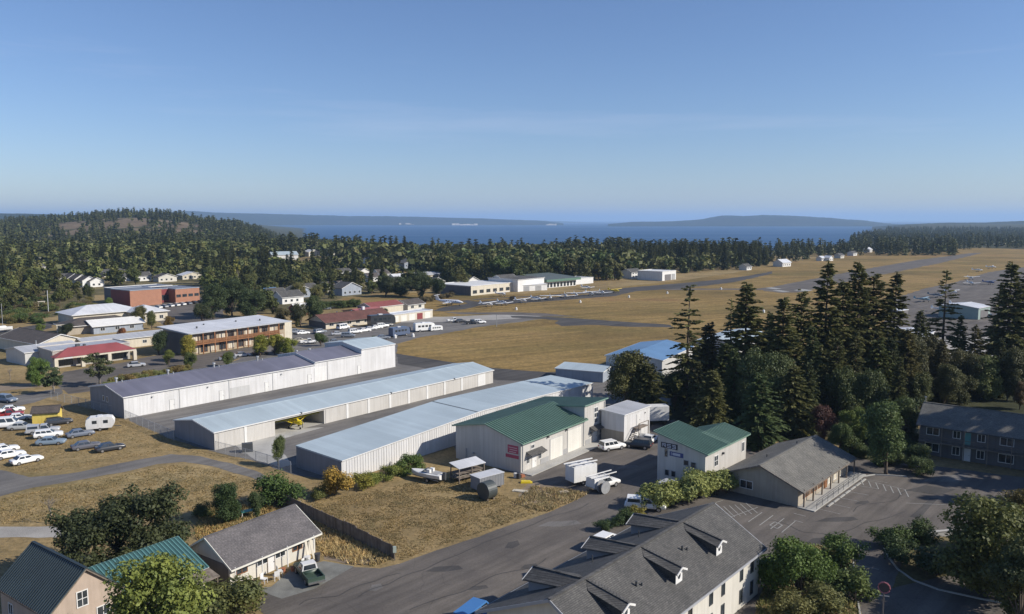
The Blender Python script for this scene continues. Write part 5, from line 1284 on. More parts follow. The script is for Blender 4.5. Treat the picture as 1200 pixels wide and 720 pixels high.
part('shell', MB().tube([(-.9, 0, 1.35), (-.85, 0, 1.35), (.85, 0, 1.35), (.9, 0, 1.35)], [1.2, 1.3, 1.3, 1.2], 28), paint('dark_tank', (.055, .065, .065), .5, .2), t)
for xx in (-.6, .6): part('saddle', MB().box(xx - .12, xx + .12, -.8, .8, .02, .3), oldwood, t)
for i, (px, py, mt, lb, sz) in enumerate(((617, 566, yellowp, 'yellow machine part lying by the workshop corner', (.9, .4, .3)), (604, 560, white, 'white plastic drum by the workshop corner', (.3, .3, .7)), (608, 561, tubm, 'black bin by the workshop corner', (.3, .3, .8)), (612, 559, terr, 'red brown crate by the workshop corner', (.4, .35, .4)), (610, 576, cream, 'pale scrap boards in the weedy lot', (1.2, .5, .15)), (660, 577, cream, 'broken pale pallet at the drive edge', (.8, .5, .15)), (708, 577, oldwood, 'short timber post beside the crew van', (.15, .15, 1.0)))):
    q = MB(); a, c, h = sz
    if h > .6 and a > .2: q.tube([(0, 0, .02), (0, 0, h), (0, 0, h + .05)], [a, a, a * .9], 12)
    else:
        q.box(-a, a, -c, c, .02, h * .5); q.box(-a * .9, a * .7, -c * .8, c * .9, h * .5 + .003, h)
    tag(link('yard_item', q.mesh('yard_item', mt), None, G(px, py), i * .7), lb, 'yard item')
t = thing('spool', 'round grey cable spool standing on edge beside the crew van', 'spool', G(707, 578), 40)
part('flange', MB().cyl((0, -.5, .95), .95, .1, 20, 'y'), galv, t); part('flange', MB().cyl((0, .4, .95), .95, .1, 20, 'y'), galv, t); part('core', MB().cyl((0, -.4, .95), .5, .8, 14, 'y'), oldwood, t)

# ------------------------------------------------------------------ aircraft
planewhite = paint('aircraft_white', (.80, .80, .79), .35, .04, objcol=True)
def fus(st, mat, t, nm='fuselage', n=10):
    part(nm, MB().loft([[(x, w_ * math.cos(2 * math.pi * k / n), z + h_ * math.sin(2 * math.pi * k / n)) for k in range(n)] for x, w_, h_, z in st]), mat, t, True)
def wingmb(x, y0, y1, z0, z1, c0, c1, th=.12):
    mb = MB()
    for s in (-1, 1):
        r0 = [(x - c0 * .5, s * y0, z0), (x, s * y0, z0 + th), (x + c0 * .4, s * y0, z0 + th * .8), (x + c0 * .5, s * y0, z0), (x, s * y0, z0 - th * .3)]
        r1 = [(x - c1 * .5, s * y1, z1), (x, s * y1, z1 + th * .8), (x + c1 * .4, s * y1, z1 + th * .6), (x + c1 * .5, s * y1, z1), (x, s * y1, z1 - th * .2)]
        mb.loft([r0, r1])
    return mb
def plane(label, high=True, mat=planewhite):
    t = thing('light_aircraft', label, 'aeroplane', (0, 0))
    fus([(2.6, .18, .2, 1.3), (2.4, .4, .38, 1.3), (1.4, .52, .5, 1.35), (.8, .55, .62, 1.5), (-.6, .55, .66, 1.55), (-2, .36, .42, 1.5), (-4.6, .1, .14, 1.55)], mat, t)
    part('wing', wingmb(.4, .0, 5.4, 2.15 if high else 1.05, 2.2 if high else 1.35, 1.6, 1.25), mat, t)
    part('tailplane', wingmb(-4.4, .0, 1.7, 1.55, 1.55, .95, .7, .06), mat, t)
    part('fin', MB().hexa([(-4.95, -.05, 1.6), (-3.6, -.05, 1.6), (-4.3, -.04, 2.75), (-4.95, -.04, 2.75)], [(-4.95, .05, 1.6), (-3.6, .05, 1.6), (-4.3, .04, 2.75), (-4.95, .04, 2.75)]), mat, t)
    part('windscreen', MB().hexa([(1.42, -.42, 1.75), (1.42, .42, 1.75), (.72, .42, 2.16), (.72, -.42, 2.16)], [(1.36, -.42, 1.7), (1.36, .42, 1.7), (.66, .42, 2.11), (.66, -.42, 2.11)]), paneglass, t)
    for s in (-1, 1):
        q = MB(); q.box(-.8, .65, s * .555 - .02, s * .555 + .02, 1.65, 1.98); part('side_window', q, paneglass, t)
        if high: part('strut', MB().bar((.5, s * .5, 1.1), (.45, s * 2.9, 2.14), .09), mat, t)
        o = link('wheel', wm_, t); o.location = (-.2, s * 1.15, .25); o.scale = (.25, .7, .25)
        part('gear_leg', MB().bar((-.1, s * .4, 1.05), (-.2, s * 1.13, .25), .09), mat, t)
    o = link('wheel', wm_, t); o.location = (1.9, 0, .22); o.scale = (.22, .6, .22); part('gear_leg', MB().bar((1.9, 0, .3), (1.9, 0, 1.0), .07), galv, t)
    part('propeller', MB().box(2.62, 2.68, -.07, .07, .45, 2.15), dsteel, t)
    return t
PH, PL = plane('', True), plane('', False)
cub = plane('bright yellow high wing aeroplane in the open hangar bay', True, yellowp)
uc = (o0 + o1) / 2; c_, s_ = math.cos(R(50.8)), math.sin(R(50.8))
cub.location = (A2[0] + c_ * uc - s_ * 1.9, A2[1] + s_ * uc + c_ * 1.9, .05); cub.rotation_euler = (0, 0, R(-39.2)); cub.scale = (.98, .98, .98)
for i, (px, py, a, hi, lb) in enumerate(((572, 360, 25, 1, 'white high wing aeroplane first on the tie down line'), (590, 358, 10, 0, 'white low wing aeroplane second on the tie down line'), (612, 355.5, 20, 1, 'broad winged white aeroplane behind a white marker'), (630, 353, 15, 0, 'small white aeroplane past the broad winged one'), (645, 351.5, -30, 1, 'white aeroplane parked askew on the tie down line'), (663, 349.5, -25, 0, 'white low wing aeroplane at the middle of the line'), (675, 348, -20, 1, 'white aeroplane with dark nose on the line'), (692, 346.5, 0, 1, 'white high wing aeroplane before the terminal'), (706, 345.5, -15, 0, 'last white aeroplane before the yellow biplane'), (588, 347.5, 20, 1, 'grey white aeroplane on the rear apron'), (688, 339.5, 10, 0, 'white aeroplane close to the terminal wall'))):
    place(PH if hi else PL, G(px, py), a - 60, lb, None, (.8, .8, .79, 1))
place(PH, G(721, 343.5), -40, 'yellow aeroplane at the end of the tie down line', None, (.75, .55, .06, 1))
for i, (px, py, a, hi, c, lb) in enumerate(((1138, 328, -90, 1, CW, 'white high wing aeroplane facing the firs on the wide apron'), (1138, 334, -90, 0, CW, 'second white aeroplane behind the first on the wide apron'), (1160, 333.5, -60, 1, (.06, .10, .25, 1), 'dark blue aeroplane on the wide apron'), (1083, 354, -40, 1, (.25, .35, .40, 1), 'grey blue aeroplane glimpsed between the firs'), (1098, 349, -50, 0, CG, 'grey aeroplane glimpsed between the firs'), (1116, 345, -60, 1, CW, 'white aeroplane on the apron just past the lone bare fir'), (1125, 360, -50, 0, CW, 'white aeroplane near the sage hangar'), (1163, 315, -30, 1, CW, 'far white aeroplane at the apron end'), (1147, 318.5, -30, 0, CW, 'small far aeroplane beside the apron edge'), (985, 346.5, -60, 0, CS, 'silver aeroplane beside the runway behind the firs'), (1105, 366, -40, 1, CW, 'white aeroplane behind the lone bare fir'))):
    place(PH if hi else PL, G(px, py), a, lb, None, c)
t = thing('turboprop_aircraft', 'sleek grey white aeroplane with high tail parked on the tie down apron', 'aeroplane', G(527, 358), -25)
fus([(7.2, .1, .1, 1.7), (6.2, .5, .5, 1.75), (4.5, .8, .85, 1.9), (-2, .8, .85, 1.9), (-5, .5, .55, 2.1), (-7.5, .15, .2, 2.4)], planewhite, t)
part('wing', wingmb(.2, 0, 7.6, 1.3, 1.7, 2.2, 1.2, .18), planewhite, t); part('tailplane', wingmb(-7.2, 0, 2.6, 4.6, 4.6, 1.2, .8, .1), planewhite, t)
part('fin', MB().hexa([(-7.6, -.08, 2.3), (-5.2, -.08, 2.3), (-6.7, -.06, 4.6), (-7.8, -.06, 4.6)], [(-7.6, .08, 2.3), (-5.2, .08, 2.3), (-6.7, .06, 4.6), (-7.8, .06, 4.6)]), planewhite, t)
for s in (-1, 1):
    part('engine', MB().tube([(-1, s * 2.6, 1.6), (0, s * 2.6, 1.65), (2, s * 2.6, 1.65), (2.4, s * 2.6, 1.65)], [.2, .42, .4, .15], 12), planewhite, t); part('propeller', MB().box(2.42, 2.5, s * 2.6 - .08, s * 2.6 + .08, .5, 2.8), dsteel, t)
    o = link('wheel', wm_, t); o.location = (-.3, s * 2.4, .35); o.scale = (.35, 1, .35); part('gear_leg', MB().bar((-.3, s * 2.4, .35), (-.2, s * 2.4, 1.4), .12), galv, t)
    for k in range(5):
        q = MB(); q.box(-1.6 + k * 1.2, -1.0 + k * 1.2, s * .79 - .02, s * .79 + .02, 2.05, 2.4); part('side_window', q, paneglass, t)
o = link('wheel', wm_, t); o.location = (5.2, 0, .3); o.scale = (.3, .8, .3); part('gear_leg', MB().bar((5.2, 0, .3), (5.2, 0, 1.3), .1), galv, t)
for o in t.children: o.color = (.74, .75, .78, 1)
# white airfield marker cones
mk = MB().tube([(0, 0, 0), (0, 0, .9), (0, 0, 1.3)], [.55, .5, .1], 10).mesh('airfield_marker', white)
for px, py in ((463, 396.5), (484, 395), (605, 363.5), (737, 349), (680, 355), (782, 344.5), (845, 339.5), (895, 366.5)):
    tag(link('airfield_marker', mk, None, G(px, py)), 'small white marker standing on the airfield grass', 'marker', 'white airfield markers')
t = thing('light_pole', 'thin pale pole at the airfield end of the car park', 'pole', G(582, 383)); part('pole', MB().cyl((0, 0, 0), .1, 4.5, 8), galv, t); part('lamp_head', MB().box(-.3, .3, -.15, .15, 4.5, 4.65), galv, t)

# ------------------------------------------------------------------ fences, kerbs, markings, signs
def chain_fence(a, c, label, h=1.9, gap=3.0):
    A_, C_ = Vector((*a, 0)), Vector((*c, 0)); L = (C_ - A_).length; ang = math.degrees(math.atan2((C_ - A_).y, (C_ - A_).x))
    t = thing('chain_link_fence', label, 'fence', a, ang)
    n = max(1, round(L / gap))
    for k in range(n + 1): part('fence_post', MB().cyl((L * k / n, 0, 0), .04, h + .05, 6), galv, t)
    part('top_rail', MB().bar((0, 0, h), (L, 0, h), .045), galv, t)
    q = MB(); st = .22
    for k in range(int((L + h) / st)):
        for sg in (1, -1):
            x0 = k * st - (h if sg > 0 else 0); x1 = x0 + h * sg if sg > 0 else x0 - h
            za, zb = 0.05, h
            xa, xb = x0, x1
            def clip(xa, za, xb, zb):
                pts = []
                for X_ in (0, L):
                    if (xa - X_) * (xb - X_) < 0:
                        f = (X_ - xa) / (xb - xa); pts.append((X_, za + (zb - za) * f))
                ins = [(x, z) for x, z in ((xa, za), (xb, zb)) if 0 <= x <= L]
                return (ins + pts)[:2] if len(ins + pts) >= 2 else None
            s_ = clip(xa, za, xb, zb)
            if s_: q.add([(s_[0][0], -.004, s_[0][1]), (s_[0][0] + .016, .004, s_[0][1]), (s_[1][0] + .016, .004, s_[1][1]), (s_[1][0], -.004, s_[1][1])], [(0, 1, 2, 3)])
    part('wire_mesh', q, galv, t, kind='stuff')
    return t
chain_fence(G(147, 492), G(204, 517), 'chain link fence closing the lane between the lilac roofed hangar and the open bay hangar')
chain_fence(G(253, 530), G(300, 542), 'chain link fence closing the lane before the open hangar bay')
chain_fence(G(300, 542), G(341, 555), 'chain link fence running to the corner of the flat roofed hangar')
chain_fence(G(60, 468), G(146, 490), 'chain link fence behind the parking field')
t = thing('electrical_cabinet', 'dark electrical cabinet by the chain link fence', 'cabinet', G(290, 530), 20); part('cabinet', MB().box(-.9, .9, -.5, .5, .1, 1.6), dsteel, t); part('plinth', MB().box(-1, 1, -.6, .6, .02, .1), concrete, t)
fa, fb = Vector(G(318, 588)), Vector(G(462, 656)); L = (fb - fa).length; nP = 11
t = thing('board_fence', 'weathered brown board fence stepping down beside the dry grass lot', 'fence', tuple(fa), math.degrees(math.atan2((fb - fa).y, (fb - fa).x)))
for k in range(nP):
    x0, x1 = L * k / nP, L * (k + 1) / nP; h = 1.95 if k < 7 else 1.95 + (.12 if k == 7 else 0) - (k - 7) * .08; q = MB(); rg = random.Random(k)
    nb = int((x1 - x0) / .16)
    for j in range(nb): q.box(x0 + (x1 - x0) * j / nb + .008, x0 + (x1 - x0) * (j + 1) / nb - .008, -.03 + rg.uniform(-.008, .008), .0, .06, h + rg.uniform(-.04, .03))
    q.box(x0, x1, .003, .06, .5, .6); q.box(x0, x1, .003, .06, h - .4, h - .3)
    part('fence_panel', q, oldwood, t)
    part('fence_post', MB().box(x0 - .06, x0 + .06, .004, .14, 0, h + .08), oldwood, t)
t2 = thing('sign_post', 'pale green metal box on a post at the end of the board fence', 'sign post', G(462.5, 657), 20); part('post', MB().box(-.06, .06, -.06, .06, 0, 1.3), oldwood, t2); part('box', MB().box(-.2, .2, -.15, .15, 1.0, 1.7), paint('sage_box', (.32, .37, .33), .5, .1), t2)
def line(name, a, c, w_, z=.046):
    A_, C_ = Vector(G(*a)), Vector(G(*c)); d = (C_ - A_).normalized(); n_ = Vector((-d.y, d.x)) * w_ / 2
    return patch(name, [tuple(A_ - n_), tuple(C_ - n_), tuple(C_ + n_), tuple(A_ + n_)], linepaint, z, 0, px=False)
for k in range(7):                       # hatched bay left of the low office
    line('painted_line', (835 + k * 6.5, 596 - k * 1.0), (848 + k * 6.6, 609 - k * 1.2), .12)
line('painted_line', (823, 594), (847, 587), .12); line('painted_line', (847, 610), (888, 595), .12)
for k in range(4): line('painted_line', (893 + k * 13, 601 + k * 3.4), (877 + k * 13, 612 + k * 4.2), .12)
for a, c in (((908, 612), (917, 616)), ((917, 616), (911, 620)), ((911, 620), (902, 616)), ((902, 616), (908, 612))): line('painted_symbol', a, c, .14)
for a, c in (((930, 602), (944, 605.5)), ((930, 610), (941, 613))): line('painted_line', a, c, .12)
for k in range(7): line('painted_line', (1009 + k * 8.6, 562 + k * 2.1), (1012 + k * 8.8, 569 + k * 2.3), .14)
line('painted_line', (1009, 562), (1062, 574.5), .1)
for k in range(6): line('painted_line', (955 + k * 10, 596 - k * 7), (985 + k * 11, 603 - k * 7.4), .1)
line('painted_line', (995, 661), (1030, 668), .14); line('painted_line', (1062, 590), (1108, 592), .12)
# kerbs
def kerb(pts, label=None):
    P = [Vector(G(*p)) for p in pts]; mb = MB()
    for a, c in zip(P[:-1], P[1:]): mb.bar((a.x, a.y, .09), (c.x, c.y, .09), .17, .17)
    o = link('kerb', mb.mesh('kerb', concrete)); o['kind'] = 'structure'
kerb([(1036, 643), (1042, 655), (1052, 668), (1070, 681), (1100, 692), (1150, 703), (1200, 712)])
kerb([(1006, 560), (1025, 557), (1062, 559)])
kerb([(1088, 628), (1110, 622), (1135, 620)])
kerb([(1000, 660), (1003, 690), (1008, 722)])
t = thing('ground_sign', 'round red rimmed sign on a post beside the entrance drive', 'sign', G(1034, 728), -30)
part('post', MB().bar((0, 0, 0), (0, 0, 3.0), .12), oldwood, t); part('sign_ring', MB().tube([(.55 * math.cos(k * .5236), 0, 3.5 + .55 * math.sin(k * .5236)) for k in range(13)], [.07] * 13, 6), paint('rose_paint', (.35, .12, .14), .5, .1), t)
part('sign_face', MB().cyl((0, -.02, 3.5), .5, .04, 20, 'y'), signdark, t); part('cross_arm', MB().bar((-.4, 0, 2.6), (.5, 0, 2.7), .08), galv, t)
for i, (px, py) in enumerate(((993, 652), (1105, 660))):
    t = thing('bollard_light', ('short pale post among the round shrubs', 'short pale post inside the planted island')[i], 'post', G(px, py + 8)); part('post', MB().cyl((0, 0, 0), .07, 1.5, 8), galv, t); part('cap', MB().cyl((0, 0, 1.5), .11, .2, 8), white, t)
t = thing('planter_wall', 'pale concrete retaining wall inside the planted island', 'wall', G(1062, 632), 10); part('wall', MB().box(-1.5, 7, -.15, .15, 0, .7), concrete, t); part('coping', MB().box(-1.6, 7.1, -.22, .22, .703, .78), concrete, t)
t = thing('utility_pole', 'white flag like pole standing in the garden plots', 'pole', G(57, 369)); part('pole', MB().cyl((0, 0, 0), .12, 10, 8), paleroof, t); part('cap', MB().cyl((0, 0, 10), .2, .2, 8), white, t)
for i, (px, py, lb) in enumerate(((49, 362, 'white timber garden arch among the garden plots'), (72, 392, 'white timber arch beside the brown roofed wing'))):
    t = thing('garden_arch', lb, 'arch', G(px, py), 30)
    for s in (-1, 1): part('post', MB().bar((s * 1.2, 0, 0), (s * 1.2, 0, 3.2), .3), cream, t)
    part('lintel', MB().bar((-1.5, 0, 3.3), (1.5, 0, 3.3), .35), cream, t)

# ------------------------------------------------------------------ trees and shrubs
def npmesh(name, V, F, mats, tint, mi=None, smooth=False, col=None):
    me = bpy.data.meshes.new(name); V = np.asarray(V, np.float32); F = np.asarray(F, np.int32)
    me.vertices.add(len(V)); me.vertices.foreach_set('co', V.ravel())
    k = F.shape[1]; me.loops.add(F.size); me.loops.foreach_set('vertex_index', F.ravel())
    me.polygons.add(len(F)); me.polygons.foreach_set('loop_start', np.arange(0, F.size, k, dtype=np.int32)); me.polygons.foreach_set('loop_total', np.full(len(F), k, np.int32))
    for m in mats: me.materials.append(m)
    if mi is not None: me.polygons.foreach_set('material_index', np.asarray(mi, np.int32))
    a = me.attributes.new('tint', 'FLOAT', 'FACE'); a.data.foreach_set('value', np.asarray(tint, np.float32))
    if col is not None:
        a = me.attributes.new('col', 'FLOAT_COLOR', 'FACE'); a.data.foreach_set('color', np.asarray(col, np.float32).ravel())
    me.update(); me.validate(); return me
def unit(v): return v / np.maximum(np.linalg.norm(v, axis=-1, keepdims=True), 1e-9)
def diamonds(c, axis, nrm, ln, wd):
    """leaf-shaped quads: centre c, long axis, normal"""
    side = unit(np.cross(nrm, axis)); a = axis * ln[:, None] * .5; s = side * wd[:, None] * .5
    bend = unit(nrm) * (ln * .08)[:, None]
    V = np.stack([c - a, c + s - a * .1 + bend, c + a, c - s - a * .1 + bend], 1).reshape(-1, 3)
    return V, np.arange(len(c) * 4).reshape(-1, 4)
def tube_quads(pts, rad, n=6):
    mb = MB(); mb.tube(pts, rad, n, cap=False); return mb
def broadleaf(seed, h, rx, cb, nclump, nleaf, leafsz, flat=.8, shell=2.2, trunk=.03, multi=1, spread=.26, tvar=1.0):
    """returns (trunk MB, crown V, F, tint): clumps of leaves on limbs, uneven outline"""
    g = np.random.default_rng(seed); rz = (h - cb) / 2; cz = cb + rz
    # a few uneven boughs, each a lobe of its own; clumps sit on the lobes
    nl = int(g.integers(5, 9)); th = g.random(nl) * 6.28; rr = .25 + .38 * g.random(nl); zz_ = g.uniform(-.72, .6, nl)
    Lc = np.stack([np.cos(th) * rr, np.sin(th) * rr, zz_], 1); Lc[0] = (0, 0, .35); Lr = .34 + .26 * g.random(nl)
    j_ = g.integers(0, nl, nclump); d = unit(g.normal(size=(nclump, 3))); r = g.random(nclump) ** (1 / shell)
    Cn = Lc[j_] + d * (r * Lr[j_])[:, None]; q_ = np.linalg.norm(Cn, axis=1); Cn[q_ > 1] /= q_[q_ > 1][:, None]
    C = Cn * np.array([rx, rx, rz]); C[:, 2] += cz
    low = C[:, 2] < cb + rz * .4; C[low, :2] *= (.75 + .25 * g.random((low.sum(), 1)))
    rc = rx * spread * (.7 + .7 * g.random(nclump))
    per = np.maximum(6, (nleaf * rc ** 2 / (rc ** 2).sum()).astype(int)); idx = np.repeat(np.arange(nclump), per); n = len(idx)
    u = unit(g.normal(size=(n, 3))); P = C[idx] + u * (rc[idx] * g.random(n) ** .45)[:, None] * np.array([1, 1, flat])
    nrm = unit(u * .7 + np.array([0, 0, .55]) + g.normal(size=(n, 3)) * .55); ax = unit(np.cross(nrm, g.normal(size=(n, 3))))
    ln = leafsz * (.45 + 1.25 * g.random(n) ** 1.7); V, F = diamonds(P, ax, nrm, ln, ln * (.55 + .25 * g.random(n)))
    ct = g.random(nclump); tint = np.clip(.5 + (-.28 + .38 * ct[idx] + .38 * g.random(n) ** 1.5) * tvar, 0, 1)
    tb = MB(); r0 = max(.08, h * trunk)
    for m in range(multi):
        ox = g.normal(size=2) * (.12 * rx if multi > 1 else 0)
        top = np.array([ox[0] * 2, ox[1] * 2, cb + rz * 1.0])
        tb.tube([(ox[0], ox[1], -.1), (ox[0] * 1.2 + g.normal() * .05 * h * .3, ox[1] * 1.2, cb * .6 + .2), tuple(top)], [r0, r0 * .75, r0 * .3], 7)
        for k in g.choice(nclump, min(nclump, 12 // multi + 2), replace=False):
            a = np.array([ox[0] * 1.3, ox[1] * 1.3, cb * (.6 + .6 * g.random()) + .1]); mid = (a + C[k]) / 2 + np.array([0, 0, .06 * h]) * g.random()
            tb.tube([tuple(a), tuple(mid), tuple(C[k])], [r0 * .42, r0 * .28, r0 * .1], 5, cap=False)
    return tb, V, F, tint
def conifer(seed, h, rad, gap=.7, nb=5, ns=8, base=.12, droop=.3, slen=1.0, prof=.8, gaps=.0, wood=True, nmin=2):
    g = np.random.default_rng(seed); tb = MB(); r0 = h * .013 + .05
    lean = g.normal(size=2) * .014 * h; asym = g.random() * 6.28
    tb.tube([(0, 0, -.1), (lean[0] * .3, lean[1] * .3, h * .35), (lean[0], lean[1], h * .98)], [r0, r0 * .68, .03], 7)
    P, AX, NR, LN, WD, TT = [], [], [], [], [], []
    zs = np.arange(base * h, h * .985, gap); 
    for z in zs:
        t = (z - base * h) / (h * (1 - base)); k = nb if t < .85 else max(3, nb - 1)
        az0 = g.random() * 6.28
        for j in range(k):
            if g.random() < gaps: continue
            az = az0 + 6.283 * j / k + g.normal() * .25
            bulge = min(1, .45 + 3.2 * t)                    # lower branches die back a little
            L = (rad * (1 - t) ** prof * bulge * (.42 + .72 * g.random()) * (1 + .22 * math.cos(az - asym)) + .22)
            up = -.18 + .6 * t + g.normal() * .17; dz = math.sin(up) ; dx = math.cos(up)
            dirv = np.array([math.cos(az) * dx, math.sin(az) * dx, dz]); zz = z + g.normal() * min(gap * .8, .55)
            org = np.array([lean[0] * z / h, lean[1] * z / h, zz])
            n = max(nmin, int(ns * L / rad * 1.25 + 1.5)); s = (np.linspace(.22, 1.0, n) + g.normal(size=n) * .04) if n > 1 else np.array([.5 + .15 * g.random()])
            pts = org + dirv * (s * L)[:, None]; pts[:, 2] -= droop * L * s ** 2 * (1 - .7 * t)
            tan = np.array([math.cos(az), math.sin(az), 0.]); sd_ = np.array([-math.sin(az), math.cos(az), 0.])
            for sgn in ((-1, 0, 1) if wood else (-1, 1)):
                a = unit(tan * (.75 + .5 * g.random((n, 1))) + sd_ * sgn * (.35 + .55 * g.random((n, 1))) + sd_ * g.normal(size=(n, 1)) * .2 + np.array([0, 0, 1.]) * (-.12 - .35 * g.random((n, 1))))
                ln = slen * (.55 + .6 * g.random(n)) * (1.15 - .45 * s) * (1 - .35 * t)
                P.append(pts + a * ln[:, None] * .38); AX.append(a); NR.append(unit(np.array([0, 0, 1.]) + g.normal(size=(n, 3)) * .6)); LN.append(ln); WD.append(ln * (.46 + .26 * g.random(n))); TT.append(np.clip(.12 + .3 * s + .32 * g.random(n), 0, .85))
            if wood and L > 1.2: 
                e = pts[-1]; m = (org + e) / 2 + np.array([0, 0, droop * L * .12]); tb.tube([tuple(org), tuple(m), tuple(e)], [.05 + .012 * L, .045, .02], 3, cap=False)
    # the leader at the very top, and for the coarse far trees a slim core of foliage round the trunk
    for k in range(2 if wood else 4):
        a_ = k * math.pi / (2 if wood else 2); tall = h * (.12 if wood or k < 2 else .96); zc = h - tall * .5 + .1 if wood or k < 2 else h * .49
        P.append(np.array([[lean[0] * zc / h, lean[1] * zc / h, zc]])); AX.append(np.array([[0, 0, 1.]])); NR.append(np.array([[math.cos(a_), math.sin(a_), 0.]]))
        LN.append(np.array([tall])); WD.append(np.array([tall * .16 if wood else (tall * .3 if k < 2 else rad * 1.0)])); TT.append(np.array([.4 if k < 2 else .2]))
    P, AX, NR = np.concatenate(P), np.concatenate(AX), np.concatenate(NR); V, F = diamonds(P, AX, NR, np.concatenate(LN), np.concatenate(WD))
    # sprays that hang from the branch tips
    return tb, V, F, np.concatenate(TT)
class Tree:
    """prototype: trunk mesh + crown mesh"""
    def __init__(s, name, spec, leafm_, barkm, h):
        tb, V, F, tint = spec; s.h = h
        s.tm = tb.mesh(name + '_trunk', barkm, True); s.cm = npmesh(name + '_crown', V, F, [leafm_], tint)
def plant(proto, name, label, cat, loc, h, col, group=None, wide=1.0, rot=None, single=None):
    o = thing(name, label, cat, loc, 0, group); k = h / proto.h
    o.rotation_euler.z = random.random() * 6.28 if rot is None else rot; o.scale = (k * wide, k * wide, k)
    link('trunk' if cat == 'tree' else 'stem', proto.tm, o); c = link('crown' if cat == 'tree' else 'foliage', proto.cm, o); c.color = (*col, 1)
    return o
random.seed(3)
GD, GM, GL, GY, GO, GA = (.028, .048, .018), (.048, .075, .022), (.085, .125, .030), (.17, .16, .03), (.30, .16, .03), (.075, .075, .025)
FIRC = (.062, .065, .025)
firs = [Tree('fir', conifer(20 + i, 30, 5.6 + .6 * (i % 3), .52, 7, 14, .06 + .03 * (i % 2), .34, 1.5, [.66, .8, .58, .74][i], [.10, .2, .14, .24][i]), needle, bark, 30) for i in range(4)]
thin = [Tree('thin_fir', conifer(40 + i, 28, 4.8, .85, 5, 12, .16, .24, 1.3, .66, .22), needle, bark, 28) for i in range(3)]
cedars = [Tree('cedar', conifer(60 + i, 16, 4.8, .36, 8, 11, .02, .35, 1.15, .65), needle, bark, 16) for i in range(2)]
pines = [Tree('pine', broadleaf(70 + i, 10, 3.6, 2.5, 34, 4200, .42, .55, 2.6), needle, palebark, 10) for i in range(2)]
leafy = [Tree('leafy', broadleaf(80 + i, 10, 4.4, .6, 90, 24000, .27, .8, 2.2), leaf, bark, 10) for i in range(4)]
bigtree = Tree('big_tree', broadleaf(96, 10.5, 7.8, .3, 210, 46000, .30, .8, 1.5, multi=3, spread=.15), leaf, bark, 10.5)
bushes = [Tree('bush', broadleaf(100 + i, 3, 2.0, .1, 38, 6500, .19, .85, 2.6, .02, 3, .34), leaf, bark, 3) for i in range(4)]
rhodo = [Tree('rhododendron', broadleaf(110 + i, 2.6, 2.0, .1, 30, 4000, .23, .8, 3, .02, 3, .36), leaf, bark, 2.6) for i in range(3)]
poplars = [Tree('poplar', broadleaf(120 + i, 18, 2.6, 1.5, 60, 3000, .6, 1.1, 2.0), leaf, palebark, 18) for i in range(2)]
# --- foreground trees, each placed where it stands
plant(bigtree, 'leafy_tree', 'huge dark green spreading tree above the teal roofed cottage', 'tree', G(150, 668), 10.6, (.037, .046, .021), rot=.4)
plant(leafy[0], 'leafy_tree', 'dark green tree standing alone in the dry grass', 'tree', G(264, 612), 6.2, GD, wide=.9)
plant(leafy[1], 'leafy_tree', 'sunlit bright green tree in front of the teal roofed cottage', 'tree', G(172, 800), 11.2, (.115, .14, .038), wide=1.0)
plant(bushes[0], 'shrub', 'olive green shrub beside the cluttered porch', 'shrub', G(270, 728), 4.0, (.080, .088, .032), wide=1.3)
plant(bushes[1], 'shrub', 'dark shrub under the bright green tree', 'shrub', G(228, 735), 4.4, (.05, .065, .025), wide=1.2)
plant(bushes[1], 'shrub', 'rounded dark green shrub beside the board fence start', 'shrub', G(330, 594), 4.4, (.045, .075, .022), wide=1.15)
plant(bushes[2], 'shrub', 'shrub turning orange at the corner of the flat roofed hangar', 'shrub', G(392, 580), 3.9, (.22, .15, .035), wide=1.0)
for i, (px, py, h, c) in enumerate(((425, 572, 2.2, (.13, .13, .03)), (440, 567, 2.0, (.10, .12, .03)), (455, 562, 2.2, (.12, .14, .035)), (470, 557, 2.4, (.07, .10, .028)), (484, 552, 2.6, (.06, .09, .025)), (372, 586, 1.6, (.09, .10, .035)))):
    plant(bushes[i % 4], 'shrub', 'yellow green shrub in the row along the white hangar wall', 'shrub', G(px, py), h, c, 'shrubs along the white hangar wall', wide=1.25)
plant(leafy[2], 'leafy_tree', 'small thin tree by the chain link fence at the hangar corner', 'tree', G(326, 546), 5.6, (.075, .095, .035), wide=.55)
plant(leafy[3], 'leafy_tree', 'small dark bush tree at the edge of the weedy grass beside the lane', 'tree', G(300, 606), 3.6, (.04, .06, .025), wide=.8)
plant(bushes[3], 'shrub', 'low shrub by the lane behind the dark lone tree', 'shrub', G(240, 604), 1.8, (.06, .08, .03), wide=1.5)
